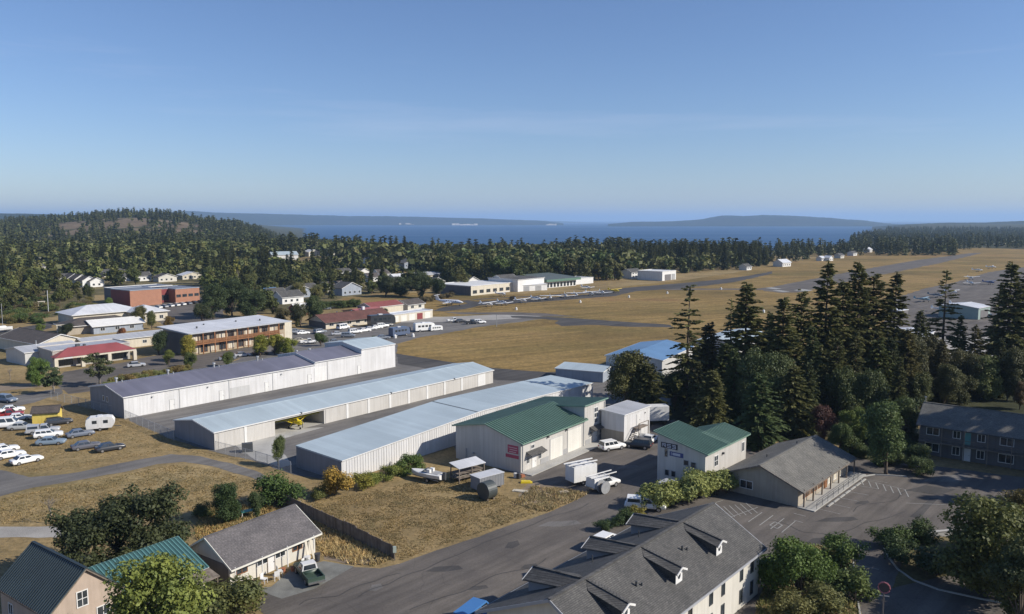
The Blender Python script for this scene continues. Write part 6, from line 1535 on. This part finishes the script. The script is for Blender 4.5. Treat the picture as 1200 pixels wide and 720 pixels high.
# right-hand side
plant(leafy[2], 'leafy_tree', 'large green rounded tree beside the end of the shingled house', 'tree', G(938, 706), 7.6, (.06, .095, .022), wide=1.05)
for i, (px, py, h, w_, c, lb) in enumerate(((985, 668, 3.6, 1.1, (.05, .08, .022), 'dark green shrub with a pale post in it'), (905, 690, 4.2, 1.0, (.07, .11, .025), 'bright green shrub against the shingled house wall'), (1003, 705, 3.0, 1.3, (.07, .095, .03), 'olive shrub beside the drive kerb'), (960, 715, 3.0, 1.4, (.085, .09, .035), 'olive yellow shrub on the grass bank'), (930, 728, 2.6, 1.3, (.10, .10, .04), 'pale shrub at the foot of the grass bank'), (1040, 640, 2.8, 1.2, (.045, .07, .02), 'dark shrub on the tip of the planted island'), (1058, 660, 2.8, 1.3, (.035, .055, .02), 'dark shrub inside the planted island'), (1080, 635, 3.0, 1.2, (.04, .06, .02), 'dark green shrub behind the low concrete wall'), (1095, 675, 3.0, 1.5, (.035, .05, .02), 'dark shrub under the autumn tinted tree'))):
    plant(bushes[i % 4], 'shrub', lb, 'shrub', G(px, py), h, c, wide=w_)
plant(leafy[0], 'leafy_tree', 'large olive tree with autumn tinted top beside the entrance drive', 'tree', G(1150, 692), 12.2, (.062, .072, .022), wide=1.1)
plant(leafy[3], 'leafy_tree', 'dark tree crowding the autumn tinted tree', 'tree', G(1195, 735), 9.0, (.05, .06, .022), wide=1.0)
plant(leafy[1], 'leafy_tree', 'brownish tree behind the autumn tinted tree', 'tree', G(1190, 650), 8.0, (.085, .07, .025), wide=1.0)
plant(leafy[1], 'leafy_tree', 'round green tree on the kerbed island before the apartment row', 'tree', G(1038, 556), 11.5, (.058, .085, .03), wide=.95)
for i, (px, py, h) in enumerate(((774, 597, 3.2), (788, 592, 3.6), (805, 588, 3.6), (822, 583, 3.4), (838, 579, 3.4), (853, 577, 3.0), (866, 572, 2.6), (765, 590, 3.0), (812, 578, 3.0))):
    plant(rhodo[i % 3], 'rhododendron', 'pale green leafy bush in the hedge before the signed workshop', 'shrub', G(px, py), h, (.15, .17, .06), 'hedge of pale green bushes', wide=1.1)
for i, (px, py, h, c) in enumerate(((706, 622, 1.3, (.03, .05, .02)), (720, 617, 1.5, (.03, .05, .02)), (734, 612, 1.8, (.035, .055, .02)), (748, 609, 1.9, (.13, .12, .03)))):
    plant(bushes[i], 'shrub', 'low clipped shrub along the front of the shingled house' if i < 3 else 'yellowing shrub at the corner of the shingled house', 'shrub', G(px, py), h, c, 'low shrubs along the shingled house' if i < 3 else None, wide=1.3)
# dark stand of firs on the right (column, base row, height, prototype, colour, label)
STAND = [
 (803, 482, 26.5, thin[0], 1.0, 'tall open branched fir at the edge of the stand beside the dark holly'),
 (735, 484, 13.0, leafy[1], .8, 'broad rounded dark tree beside the tall white shed'),
 (760, 486, 10.5, cedars[1], 1.0, 'dark evergreen filling the gap behind the white shed'),
 (872, 478, 27.0, firs[0], .95, 'tall fir with twin pointed crown in the stand'),
 (855, 470, 23.0, thin[1], .9, 'thin fir beside the twin pointed fir'),
 (912, 486, 24.5, firs[1], 1.0, 'dense fir above the low taupe office'),
 (938, 478, 25.0, firs[2], .9, 'dense fir in the middle of the stand'),
 (963, 476, 31.5, firs[3], .9, 'tallest fir of the stand with a bare tip'),
 (985, 472, 27.0, firs[1], .9, 'fir just behind the tallest fir'),
 (1003, 470, 31.0, firs[0], .85, 'tall broad fir beside the narrow crowned fir'),
 (1022, 466, 28.0, firs[2], .9, 'tall fir with narrow crown next to the broad fir'),
 (1043, 464, 28.5, firs[3], .85, 'pointed fir at the apron end of the stand'),
 (1102, 446, 28.0, thin[2], .9, 'lone sparse fir with bare trunk before the apron'),
 (1178, 452, 30.0, firs[1], 1.0, 'big dark fir rising in front of its taller twin beside the apartment row'),
 (1200, 450, 32.0, firs[3], 1.0, 'big dark fir behind the apartment row'),
 (1163, 446, 24.0, thin[1], .9, 'thin fir next to the two big dark firs'),
 (888, 524, 13.5, cedars[0], 1.05, 'dense lighter cedar behind the low taupe office'),
 (835, 505, 12.0, cedars[1], 1.0, 'dark cedar behind the signed green roofed office'),
 (926, 508, 13.0, cedars[1], 1.0, 'dark cedar at the back corner of the low taupe office'),
]
for px, py, h, pr, w_, lb in STAND:
    sh = random.uniform(.8, 1.35); w_ *= random.uniform(1.2, 1.55); plant(pr, 'leafy_tree' if pr in leafy else ('fir_tree' if pr not in cedars else 'cedar_tree'), lb, 'tree', G(px, py), h, tuple(c * sh for c in ((.05, .07, .028) if px == 888 else FIRC)), wide=w_)
for i, (px, py, h, w_) in enumerate(((1072, 456, 19, 1.2), (1122, 450, 17, 1.2), (1140, 454, 15, 1.2), (1085, 446, 15, 1.1), (828, 474, 18, 1.1), (850, 486, 15, 1.2), (900, 470, 20, 1), (950, 492, 19, 1.1), (975, 494, 17, 1.1), (1000, 490, 18, 1.1), (1025, 486, 16, 1.1), (1060, 476, 17, 1.1), (815, 492, 12, 1.2), (1050, 492, 13, 1.2))):
    plant((firs + cedars)[i % 6], 'fir_tree', 'younger dark fir filling the stand below the tall firs', 'tree', G(px, py), h, tuple(c * random.uniform(.9, 1.2) for c in FIRC), 'younger firs in the stand', wide=w_)
for i, (px, py, h, c) in enumerate(((820, 470, 13, (.045, .062, .024)), (860, 494, 13, (.05, .07, .026)), (893, 500, 15, (.055, .072, .03)), (915, 496, 14, (.045, .06, .024)), (945, 506, 12, (.06, .072, .03)), (985, 500, 13, (.055, .07, .028)), (1015, 500, 13, (.05, .065, .026)), (1040, 484, 14, (.05, .06, .026)), (1065, 470, 15, (.06, .062, .03)), (1085, 466, 14, (.062, .06, .03)), (1100, 470, 12, (.07, .065, .032)), (1128, 466, 12.5, (.06, .06, .028)), (1145, 458, 10, (.065, .065, .03)), (1168, 466, 12, (.05, .058, .026)), (1192, 470, 12, (.055, .06, .028)), (790, 482, 9, (.04, .055, .022)), (1120, 462, 9, (.07, .075, .035)), (960, 470, 17, (.05, .066, .028)), (905, 474, 18, (.05, .064, .028)))):
    pr = (leafy[i % 4], cedars[i % 2], leafy[(i + 1) % 4])[i % 3]; plant(pr, 'leafy_tree' if pr in leafy else 'cedar_tree', ('mid green leafy tree' if pr in leafy else 'mid green bushy cedar') + ' filling the gaps between the firs', 'tree', G(px, py), h * (1.15 if pr in cedars else 1), c, ('leafy trees' if pr in leafy else 'cedars') + ' between the firs', wide=.75)
for i, (px, py, h, c, lb) in enumerate(((1150, 468, 11.5, (.10, .12, .045), 'pale yellow green tree above the apartment row roof'), (1105, 478, 9.5, (.06, .065, .028), 'olive brown tree behind the apartment row'), (1075, 480, 9.0, (.055, .065, .025), 'dull green tree next to the olive brown tree'), (965, 516, 6.5, (.06, .028, .026), 'dark red leaved tree behind the low taupe office'), (1000, 520, 7.5, (.09, .12, .03), 'bright green small tree at the end of the low taupe office'), (1180, 470, 6.5, (.05, .06, .03), 'scrubby tree at the foot of the big dark firs'), (985, 530, 6.0, (.05, .075, .025), 'green tree at the back end of the low taupe office'), (1060, 515, 8.0, (.05, .07, .025), 'dark leafy tree at the gable end of the apartment row'), (1125, 474, 8, (.055, .06, .025), 'brown green tree in the scrub behind the apartment row'), (1195, 480, 6, (.08, .06, .035), 'russet scrub tree behind the apartment row'))):
    plant(leafy[i % 4], 'leafy_tree', lb, 'tree', G(px, py), h, c, wide=.85)
for i, (px, py) in enumerate(((1066, 548), (1070, 538), (1012, 536), (1000, 533), (1080, 556), (1064, 528), (1072, 520), (1030, 546), (1046, 546))):
    plant(bushes[i % 4], 'shrub', 'green bush in the border between the taupe office and the apartment row', 'shrub', G(px, py), random.uniform(1.2, 3.0), (.05, .07, .025), 'border bushes by the apartment row', wide=1.3)
for i in range(44):                    # undergrowth below the firs
    px, py = random.uniform(785, 1200), random.uniform(452, 515)
    if py > 488 and (px > 1065 or px < 850): continue
    if 850 < px < 990 and py > 506: continue
    plant(bushes[i % 4], 'shrub', 'dark undergrowth bush below the tall firs', 'shrub', G(px, py), random.uniform(2.2, 5.0), random.choice([(.03, .045, .018), (.045, .055, .022), (.05, .045, .025), (.04, .06, .02)]), 'undergrowth below the firs', wide=1.4)
for i, (x, y, h) in enumerate(((104, 103, 30), (111, 110, 32), (106, 118, 31), (113, 122, 33), (103, 127, 30), (111, 133, 32), (104, 141, 30), (117, 115, 33), (101, 111, 27), (98, 98, 24))):
    plant(firs[i % 4], 'fir_tree', 'tall fir whose shade falls over the apartment row roof', 'tree', (x, y), h, FIRC, 'firs beside the apartment row', wide=1.1)
# middle-distance trees with a place of their own
for i, (pr, px, py, h, c, w_, lb) in enumerate((
 (leafy[0], 46, 452, 8.0, (.075, .12, .03), .75, 'bright green tree next to the spreading pine before the red canopy store'),
 (pines[0], 63, 462, 7.4, (.05, .07, .035), 1.25, 'spreading grey green pine before the red canopy store'),
 (pines[1], 117, 452, 8.2, (.06, .07, .035), 1.15, 'grey pine with a bare leg beside the long hangar'),
 (leafy[1], 222, 424, 7.6, (.19, .17, .035), .95, 'golden yellow tree at the end of the balcony office'),
 (leafy[2], 186, 416, 8.0, (.03, .045, .02), .9, 'dark tree at the corner of the balcony office'),
 (leafy[3], 198, 428, 4.2, (.09, .11, .03), 1, 'small green tree at the kerb before the golden tree'),
 (leafy[0], 224, 430, 4.6, (.07, .09, .03), 1, 'round shrub like tree before the golden tree'),
 (leafy[2], 266, 430, 4.6, (.07, .09, .03), 1.1, 'low green tree before the balcony office'),
 (leafy[1], 305, 418, 6.4, (.14, .15, .03), 1.0, 'yellow green tree hiding the cream end of the balcony office'),
 (leafy[3], 322, 416, 6.2, (.17, .17, .035), 1.05, 'golden green tree beside the airport car park'),
 (leafy[0], 338, 416, 6.0, (.12, .14, .03), 1.0, 'light green tree at the edge of the airport car park'),
 (leafy[2], 376, 406, 4.8, (.05, .075, .028), 1.1, 'round dark green tree in the airport car park'),
 (bushes[1], 434, 402, 2.2, (.04, .055, .02), 1.3, 'small round bush at the airfield corner of the car park'),
 (leafy[3], 163, 384, 8.2, (.075, .075, .03), .85, 'tall olive tree beside the bungalow with the white roof'),
 (leafy[1], 178, 386, 6.8, (.075, .085, .03), .8, 'greenish tree next to the tall olive tree'),
 (leafy[0], 198, 384, 5.0, (.12, .085, .03), 1, 'russet tree by the school car park'),
 (leafy[2], 143, 396, 4.0, (.16, .075, .04), .9, 'small rusty orange tree before the bungalow'),
 (leafy[1], 250, 374, 14.5, (.038, .055, .024), 1.05, 'massive dark oak between the school and the balcony office'),
 (leafy[3], 272, 370, 15.5, (.035, .05, .022), 1.1, 'second massive dark oak beside the first'),
 (leafy[0], 296, 372, 13.5, (.04, .058, .025), 1.05, 'third dark oak beyond the balcony office'),
 (leafy[2], 238, 380, 9.0, (.04, .05, .024), 1.0, 'dark tree at the foot of the massive oaks'),
 (leafy[1], 370, 380, 11.0, (.05, .07, .028), .8, 'tall green tree behind the maroon roofed office'),
 (leafy[3], 352, 384, 9.0, (.055, .06, .028), .9, 'brown green tree behind the maroon roofed office'),
 (leafy[0], 330, 382, 8.0, (.06, .055, .028), .9, 'reddish brown tree by the red walled cottage'),
 (leafy[2], 78, 394, 5.0, (.025, .035, .018), 1.2, 'dark tree beside the brown roofed wing'),
 (leafy[0], 47, 392, 4.4, (.09, .12, .03), .9, 'light green tree at the street corner'),
 (leafy[1], 128, 360, 4.5, (.085, .13, .035), 1.2, 'fresh green tree at the shaded end of the school'),
 (leafy[3], 450, 373, 4.0, (.04, .06, .024), 1.2, 'round bush before the barn with the red roof'),
 (poplars[0], 278, 340, 20, (.17, .165, .045), 1.1, 'golden poplar standing above the dark oaks'),
 (poplars[1], 262, 338, 16, (.09, .10, .04), 1.2, 'dull green poplar beside the golden poplar'),
 (leafy[2], 292, 342, 12, (.08, .09, .035), 1.0, 'olive tree beside the golden poplar'),
 (leafy[1], 452, 348, 11, (.035, .045, .022), 1.25, 'broad dark tree at the edge of the small golden field'),
 (leafy[0], 470, 347, 12, (.04, .055, .025), 1.2, 'broad dark green tree above the small golden field'),
 (leafy[3], 495, 349, 14, (.04, .055, .025), 1.0, 'dark tree beside the white flat roofed building'),
 (leafy[2], 515, 350, 12, (.035, .05, .022), 1.0, 'dark tree against the shaded wall of the white building'),
 (leafy[1], 352, 352, 9, (.12, .115, .045), 1.1, 'golden olive tree behind the slate roofed houses'),
 (leafy[0], 372, 352, 9, (.11, .11, .045), 1.1, 'pale olive tree next to the golden olive tree'),
 (leafy[2], 600, 353, 3, (.07, .06, .05), 1.5, 'greyish bush before the white town house'))):
    plant(pr, 'leafy_tree' if pr not in bushes and pr not in pines else ('pine_tree' if pr in pines else 'shrub'), lb, 'tree' if pr not in bushes else 'shrub', G(px, py), h, c, wide=w_)
for i in range(15):
    f = i / 14; px = 128 + f * 92; py = 455 - f * 21 + random.uniform(-1, 1)
    plant(bushes[i % 4], 'shrub', 'scrubby grey green shrub in the strip behind the lilac roofed hangar', 'shrub', G(px, py), random.uniform(1.4, 2.8), (.10 + random.random() * .06, .11 + random.random() * .03, .05), 'shrubs behind the lilac roofed hangar', wide=1.5)
for i in range(13):
    px, py = 362 + i * 4.6, 364 - i * .35; plant(bushes[i % 4], 'shrub', 'clipped green hedge bush along the small golden field', 'shrub', G(px, py), 3.4, (.05, .07, .022), 'hedge along the small golden field', wide=1.4)
for i in range(16):
    px, py = 488 + (i % 8) * 6 + random.uniform(-2, 2), 358 - (i % 8) * 1.4 + (i // 8) * 2.5 - 3; plant(bushes[i % 4], 'shrub', 'brownish scrub bush at the edge of the tie down apron', 'shrub', G(px, py), random.uniform(1.2, 2.4), (.10, .085, .05), 'scrub bushes by the tie down apron', wide=1.4)
for i in range(85):                     # garden plots at the left
    px, py = random.uniform(-10, 112), random.uniform(352, 380)
    if py > 372 - (px - 60) * .15 and px > 55: continue
    plant(bushes[i % 4], 'shrub', 'garden shrub in the plots between the pale hipped hall and the woods', 'shrub', G(px, py), random.uniform(1.5, 3.6), random.choice([(.08, .10, .035), (.11, .09, .05), (.06, .09, .03), (.13, .12, .05)]), 'garden shrubs in the plots', wide=1.5)
# bare tree and its thin twigs
tb = MB(); g = random.Random(8)
def twig(p, d, L, r_, n):
    q = p + d * L; tb.tube([tuple(p), tuple(p + d * L * .5 + Vector((g.uniform(-1, 1), g.uniform(-1, 1), .3)) * L * .06), tuple(q)], [r_, r_ * .8, r_ * .55], 5, cap=False)
    if n:
        for k in range(3 if n > 1 else 4):
            e = (d + Vector((g.uniform(-1, 1), g.uniform(-1, 1), g.uniform(-.2, .7))) * .75).normalized(); twig(q, e, L * g.uniform(.6, .85), r_ * .55, n - 1)
twig(Vector((0, 0, -.1)), Vector((.05, 0, 1)), 1.1, .10, 4)
o = thing('bare_tree', 'leafless small tree standing in the dry grass by the road', 'tree', G(60, 614)); part('trunk', tb, palebark, o); o.scale = (1.15,) * 3
o = thing('bare_tree', 'leafless young tree in the dry field behind the parking field', 'tree', G(12, 446)); part('trunk', tb, palebark, o)

# ------------------------------------------------------------------ woods: nearest trees one by one, the rest as one mass
def combined(name, spec, barkm, leafm_):
    tb, V, F, tint = spec; tv = np.array(tb.v); tf = [f for f in tb.f if len(f) == 4]
    V2 = np.concatenate([V, tv]); F2 = np.concatenate([F, np.array(tf) + len(V)])
    return npmesh(name, V2, F2, [leafm_, barkm], np.concatenate([tint, np.full(len(tf), .5)]), np.concatenate([np.zeros(len(F), int), np.ones(len(tf), int)]))
midC = [combined('conifer_tree', conifer(200 + i, 24, 4.4 + .5 * (i % 3), .95, 6, 6, .05, .3, 2.2, .68, wood=False), bark, needle) for i in range(5)]
midB = [combined('broadleaf_tree', broadleaf(220 + i, 12, 5.0, .6, 48, 2600, .9, .85, 2.2, tvar=.5), bark, leaf) for i in range(6)]
lowC = [conifer(240 + i, 22, 4.2, 2.8, 5, 1, .05, .25, 4.6, .7, wood=False) for i in range(5)]
tinyC = [conifer(270 + i, 22, 4.2, 2.7, 5, 0, .05, .25, 5.6, .7, wood=False, nmin=1) for i in range(5)]
tinyB = [broadleaf(280 + i, 12, 5.0, .3, 14, 58, 3.6, .85, 2.0, tvar=.4) for i in range(5)]
lowB = [broadleaf(250 + i, 12, 5.0, .3, 20, 112, 2.8, .85, 2.0, tvar=.4) for i in range(5)]
WOOD = []
BUILT = []
for o in list(COL.objects):
    if o.type == 'EMPTY' and o.get('category') in ('building', 'hangar', 'house', 'hall', 'school', 'terminal', 'office', 'shed', 'shop', 'barn'):
        BUILT.append((o.location.x, o.location.y))
rw = random.Random(77)
def clear(x, y, m=0):
    for ex, ey, er in EX:
        if (x - ex) ** 2 + (y - ey) ** 2 < (er + m) ** 2: return False
    for P in PAVED:
        if inpoly(x, y, P): return False
    for bx_, by_ in BUILT:
        if (x - bx_) ** 2 + (y - by_) ** 2 < 64: return False
    return True
def wood(poly, spacing, pc, hc, hb, tint, key, cond=None, px=True, m=0):
    P = [G(*p) for p in poly] if px else poly
    x0, x1 = min(p[0] for p in P), max(p[0] for p in P); y0, y1 = min(p[1] for p in P), max(p[1] for p in P)
    y = y0
    while y < y1:
        x = x0 + rw.random() * spacing
        while x < x1:
            xx, yy = x + rw.uniform(-.45, .45) * spacing, y + rw.uniform(-.45, .45) * spacing
            if inpoly(xx, yy, P) and clear(xx, yy, m) and (cond is None or cond(xx, yy)):
                con = rw.random() < (pc(xx, yy) if callable(pc) else pc); z = float(hland(xx, yy))
                h = (rw.uniform(*hc) if con else rw.uniform(*hb)) * (1 + .28 * mnoise.noise((xx * .014, yy * .014, 8.3)))
                b_ = (.046, .053, .021) if con else rw.choice(tint)
                k = rw.uniform(.75, 1.25); WOOD.append((con, xx, yy, z, h, tuple(c * k for c in b_), key))
            x += spacing
        y += spacing
BT_ = [(.050, .062, .021), (.058, .068, .022), (.064, .070, .024), (.046, .058, .019), (.066, .067, .024)]
BY_ = BT_ + [(.068, .082, .026), (.082, .084, .030), (.09, .10, .033)]
nzc = lambda x, y: mnoise.noise((x * .012, y * .012, 1.5)) * .9
# trees among the houses, left and centre
wood([(-60,350),(0,348),(60,342),(112,339),(116,337),(236,335),(240,345),(262,356),(330,372),(400,350),(480,341),(560,343),(560,326),(480,318),(240,312),(0,312),(-90,318)], 9.5, .13, (13, 21), (6.5, 13), BY_, 'houses')
wood([(-60,374),(0,372),(50,364),(108,352),(110,340),(60,343),(0,349),(-60,351)], 8.5, .08, (6, 10), (3.2, 7), BY_ + [(.11, .11, .05)], 'gardens', lambda x, y: mnoise.noise((x * .03, y * .03, 14)) > -.28)
# belt of tall dark trees behind the houses, up to the foot of the hill
wood([(-120,320),(0,312),(120,315),(240,312),(360,303),(480,312),(480,300),(420,296),(360,293),(200,293),(0,296),(-140,300)], 11, lambda x, y: .18 + nzc(x, y), (15, 24), (11, 18), BY_, 'belt')
# broadleaved belt behind the terminal and the white building
wood([(480,328),(540,334),(600,336),(640,331),(700,330),(745,327),(745,316),(640,312),(560,311),(480,312)], 9.5, .06, (15, 20), (11, 17.5), BT_ + [(.06, .085, .03)], 'terminal')
wood([(480,312),(560,311),(640,312),(745,316),(900,312),(900,303),(820,299),(700,299),(600,299),(480,300)], 10, lambda x, y: .25 + .65 * (x / y > .12) + nzc(x, y), (13, 21), (10, 15.5), BT_, 'conifer')
wood([(745,324),(800,321),(860,316),(905,312),(900,309),(820,313),(745,318)], 11, .25, (14, 20), (9, 14), BY_, 'runway')
wood([(890,312),(945,305),(1010,297),(1080,293),(1200,290),(1260,289),(1260,285),(1000,288),(900,297),(890,304)], 17, .35, (10, 16), (6, 10), BT_, 'shore', lambda x, y: mnoise.noise((x * .012, y * .012, 9)) > -.2)
# nearest ones single; sort by distance
WOOD.sort(key=lambda w: w[2] ** 2 + w[1] ** 2)
LAB = {'gardens': ('%s in the garden plots beside the school', 'garden trees'), 'houses': ('%s among the houses of the town', 'trees among the houses'), 'belt': ('%s in the wooded belt above the town houses', 'trees in the belt above the town'), 'terminal': ('%s in the row behind the terminal', 'trees behind the terminal'), 'conifer': ('%s in the dark wood between the airfield and the water', 'trees between airfield and water'), 'runway': ('%s at the wood edge beside the runway', 'trees at the wood edge by the runway'), 'shore': ('%s in the scattered shore trees beyond the runway', 'scattered shore trees')}
HPOS = [(o.location.x, o.location.y, o['label']) for o in COL.objects if o.name.split('.')[0] in ('house', 'hall') and 'label' in o]
cnt = {True: 0, False: 0}; rest = []
for w in WOOD:
    con, x, y, z, h, c, key = w
    if cnt[con] >= 285: rest.append(w); continue
    cnt[con] += 1
    me = rw.choice(midC if con else midB); o = link('conifer_tree' if con else 'broadleaf_tree', me, None, (x, y, z), rw.random() * 6.28)
    k = h / (24 if con else 12); wd = rw.uniform(.85, 1.2); o.scale = (k * wd, k * wd, k); o.color = (*c, 1)
    kd = ('tall ' if h > (17.5 if con else 11.5) else 'small ') + ('dark pointed conifer' if con else ('olive brown leafy tree' if c[0] > c[1] * .92 else 'rounded green leafy tree'))
    lb = LAB[key][0] % kd
    if key == 'houses':
        nb_ = min(HPOS, key=lambda q: (q[0] - x) ** 2 + (q[1] - y) ** 2)
        if (nb_[0] - x) ** 2 + (nb_[1] - y) ** 2 < 32 ** 2 and len((kd + ' close to the ' + nb_[2]).split()) <= 16: lb = kd + ' close to the ' + nb_[2]
    tag(o, lb, 'tree', lb)
# far woods: hill, peninsula, shore
WOOD = []
notclear = lambda x, y: not clearing(x, y) or rw.random() < .10
wood([(-1700, 1000), (-700, 880), (-330, 900), (-280, 1100), (-420, 1500), (-560, 2100), (-2000, 2100)], 18, lambda x, y: .6 + nzc(x, y), (12, 24), (8, 15), BT_, 'hill', notclear, px=False)
wood([(-330, 900), (520, 900), (560, 1020), (400, 1120), (-300, 1120)], 15, .7, (13, 20), (9, 13), BT_, 'coast', lambda x, y: x / y < -.22 or x / y > .33, px=False)
wood([(430, 1080), (1500, 1080), (2200, 1900), (2700, 3400), (1600, 3400), (900, 2100), (600, 1500)], 28, .85, (13, 20), (9, 13), BT_, 'peninsula', lambda x, y: float(hland(x, y)) > -22 and (y > 1400 or mnoise.noise((x * .008, y * .008, 6)) > -.05), px=False)
wood([(-2000, 2100), (-560, 2100), (-900, 2700), (-2400, 2700)], 36, .9, (15, 22), (10, 15), BT_, 'hill', px=False)
def mass(items, name, label, C_=lowC, B_=lowB):
    Vs, Fs, Ts, Cs = [], [], [], []; off = 0
    for con, x, y, z, h, c, key in items:
        tb, V, F, tint = rw.choice(C_ if con else B_); k = h / (22 if con else 12); a = rw.random() * 6.28; wd = k * rw.uniform(.85, 1.25)
        ca, sa = math.cos(a), math.sin(a)
        Vs.append(np.stack([(V[:, 0] * ca - V[:, 1] * sa) * wd + x, (V[:, 0] * sa + V[:, 1] * ca) * wd + y, V[:, 2] * k + z], 1)); Fs.append(F + off); off += len(V); Ts.append(tint)
        Cs.append(np.tile([*c, 1.0], (len(F), 1)))
    me = npmesh(name, np.concatenate(Vs), np.concatenate(Fs), [forestm], np.concatenate(Ts), col=np.concatenate(Cs))
    o = link(name, me); o['kind'] = 'stuff'; o['label'] = label; o['category'] = 'woodland'
    print(name, len(items), len(me.polygons))
mass(rest, 'woodland', 'mixed wood behind the town and the airfield')
mass([w for w in WOOD if w[6] == 'hill'], 'forest', 'dark conifer forest covering the rounded hill', tinyC, tinyB)
mass([w for w in WOOD if w[6] != 'hill'], 'forest', 'dark conifer forest along the coast and on the peninsula', tinyC, tinyB)

# ------------------------------------------------------------------ dry grass tufts on the near lots
def tufts(poly, n, name, label, h, cols, seed, m=.3):
    g = np.random.default_rng(seed); P = [G(*p) for p in poly]
    x0, x1 = min(p[0] for p in P), max(p[0] for p in P); y0, y1 = min(p[1] for p in P), max(p[1] for p in P); pts = []
    while len(pts) < n:
        x, y = g.uniform(x0, x1), g.uniform(y0, y1)
        if inpoly(x, y, P) and mnoise.noise((x * .35, y * .35, seed)) + g.random() * .9 > .25: pts.append((x, y))
    pts = np.array(pts); k = 4; base = np.repeat(pts, k, 0); N = len(base)
    a = g.random(N) * 6.28; hh = h * (.35 + .9 * g.random(N) ** 1.6); b0 = base + g.normal(size=(N, 2)) * .08
    side = np.stack([np.cos(a), np.sin(a)], 1) * .06; ln = g.normal(size=(N, 2)) * .55 * hh[:, None]
    V = np.concatenate([np.c_[b0 - side, np.full(N, .01)], np.c_[b0 + side, np.full(N, .01)], np.c_[b0 + ln, hh]], 1).reshape(-1, 3)
    ci = np.repeat(g.integers(0, len(cols), len(pts)), k); C = np.c_[np.array(cols)[ci] * (.8 + .45 * g.random((N, 1))), np.ones(N)]
    me = npmesh(name, V, np.arange(N * 3).reshape(-1, 3), [forestm], np.full(N, .5), col=C)
    o = link(name, me); o['kind'] = 'stuff'; o['label'] = label; o['category'] = 'grass'
DRY = [(.17, .13, .066), (.19, .145, .075), (.145, .11, .055), (.12, .098, .042), (.20, .155, .083)]
tufts([(360,590),(415,580),(500,562),(540,560),(600,585),(640,598),(570,622),(510,642),(470,657),(455,645),(400,612)], 9000, 'dry_grass', 'dry mown grass of the lot beside the drive', .13, DRY, 1)
tufts([(0,585),(60,572),(150,556),(200,545),(250,550),(320,572),(310,590),(240,600),(180,600),(60,612),(0,615)], 6000, 'dry_grass', 'dry grass between the road and the pale track', .16, DRY, 2)
tufts([(345,600),(460,655),(440,664),(415,662),(380,652)], 1600, 'dry_grass', 'tall golden weeds along the board fence', .55, [(.30, .22, .11), (.34, .26, .14), (.22, .18, .09)], 3)
tufts([(0,512),(80,480),(146,493),(250,532),(300,545),(200,528),(120,543),(40,556),(0,548)], 5000, 'dry_grass', 'dry grass of the parking field', .12, DRY, 4)
tufts([(600,590),(625,570),(655,573),(690,578),(680,584),(640,601)], 1800, 'dry_grass', 'brown weeds at the edge of the drive', .35, [(.22, .17, .10), (.27, .21, .12), (.17, .15, .08)], 5)
tufts([(880,730),(895,690),(912,655),(935,640),(985,640),(1003,660),(1002,690),(1010,740)], 3500, 'dry_grass', 'rough grass on the bank beside the shingled house', .4, [(.13, .14, .05), (.20, .17, .08), (.09, .11, .04)], 6)
tufts([(235,600),(290,592),(310,590),(335,600),(235,640),(228,625)], 2000, 'dry_grass', 'golden weeds behind the purple roofed house', .5, [(.30, .22, .10), (.26, .18, .09), (.14, .13, .05)], 7)

# ------------------------------------------------------------------ air between the camera and the far shore
hm = bpy.data.materials.new('haze_air'); hm.use_nodes = True; hn, hl = hm.node_tree.nodes, hm.node_tree.links
hn.remove(hn['Principled BSDF']); pv = hn.new('ShaderNodeVolumePrincipled'); pv.inputs['Density'].default_value = 7e-5; pv.inputs['Color'].default_value = (.50, .72, 1.0, 1); pv.inputs['Anisotropy'].default_value = .1
try: pv.inputs['Density Attribute'].default_value = ''
except Exception: pass
hl.new(pv.outputs[0], hn['Material Output'].inputs['Volume'])
o = link('haze', MB().box(-42000, 42000, -3500, 63000, -46, 320).mesh('haze', hm)); o['kind'] = 'stuff'

for o in COL.objects:
    if '_used' in o: del o['_used']
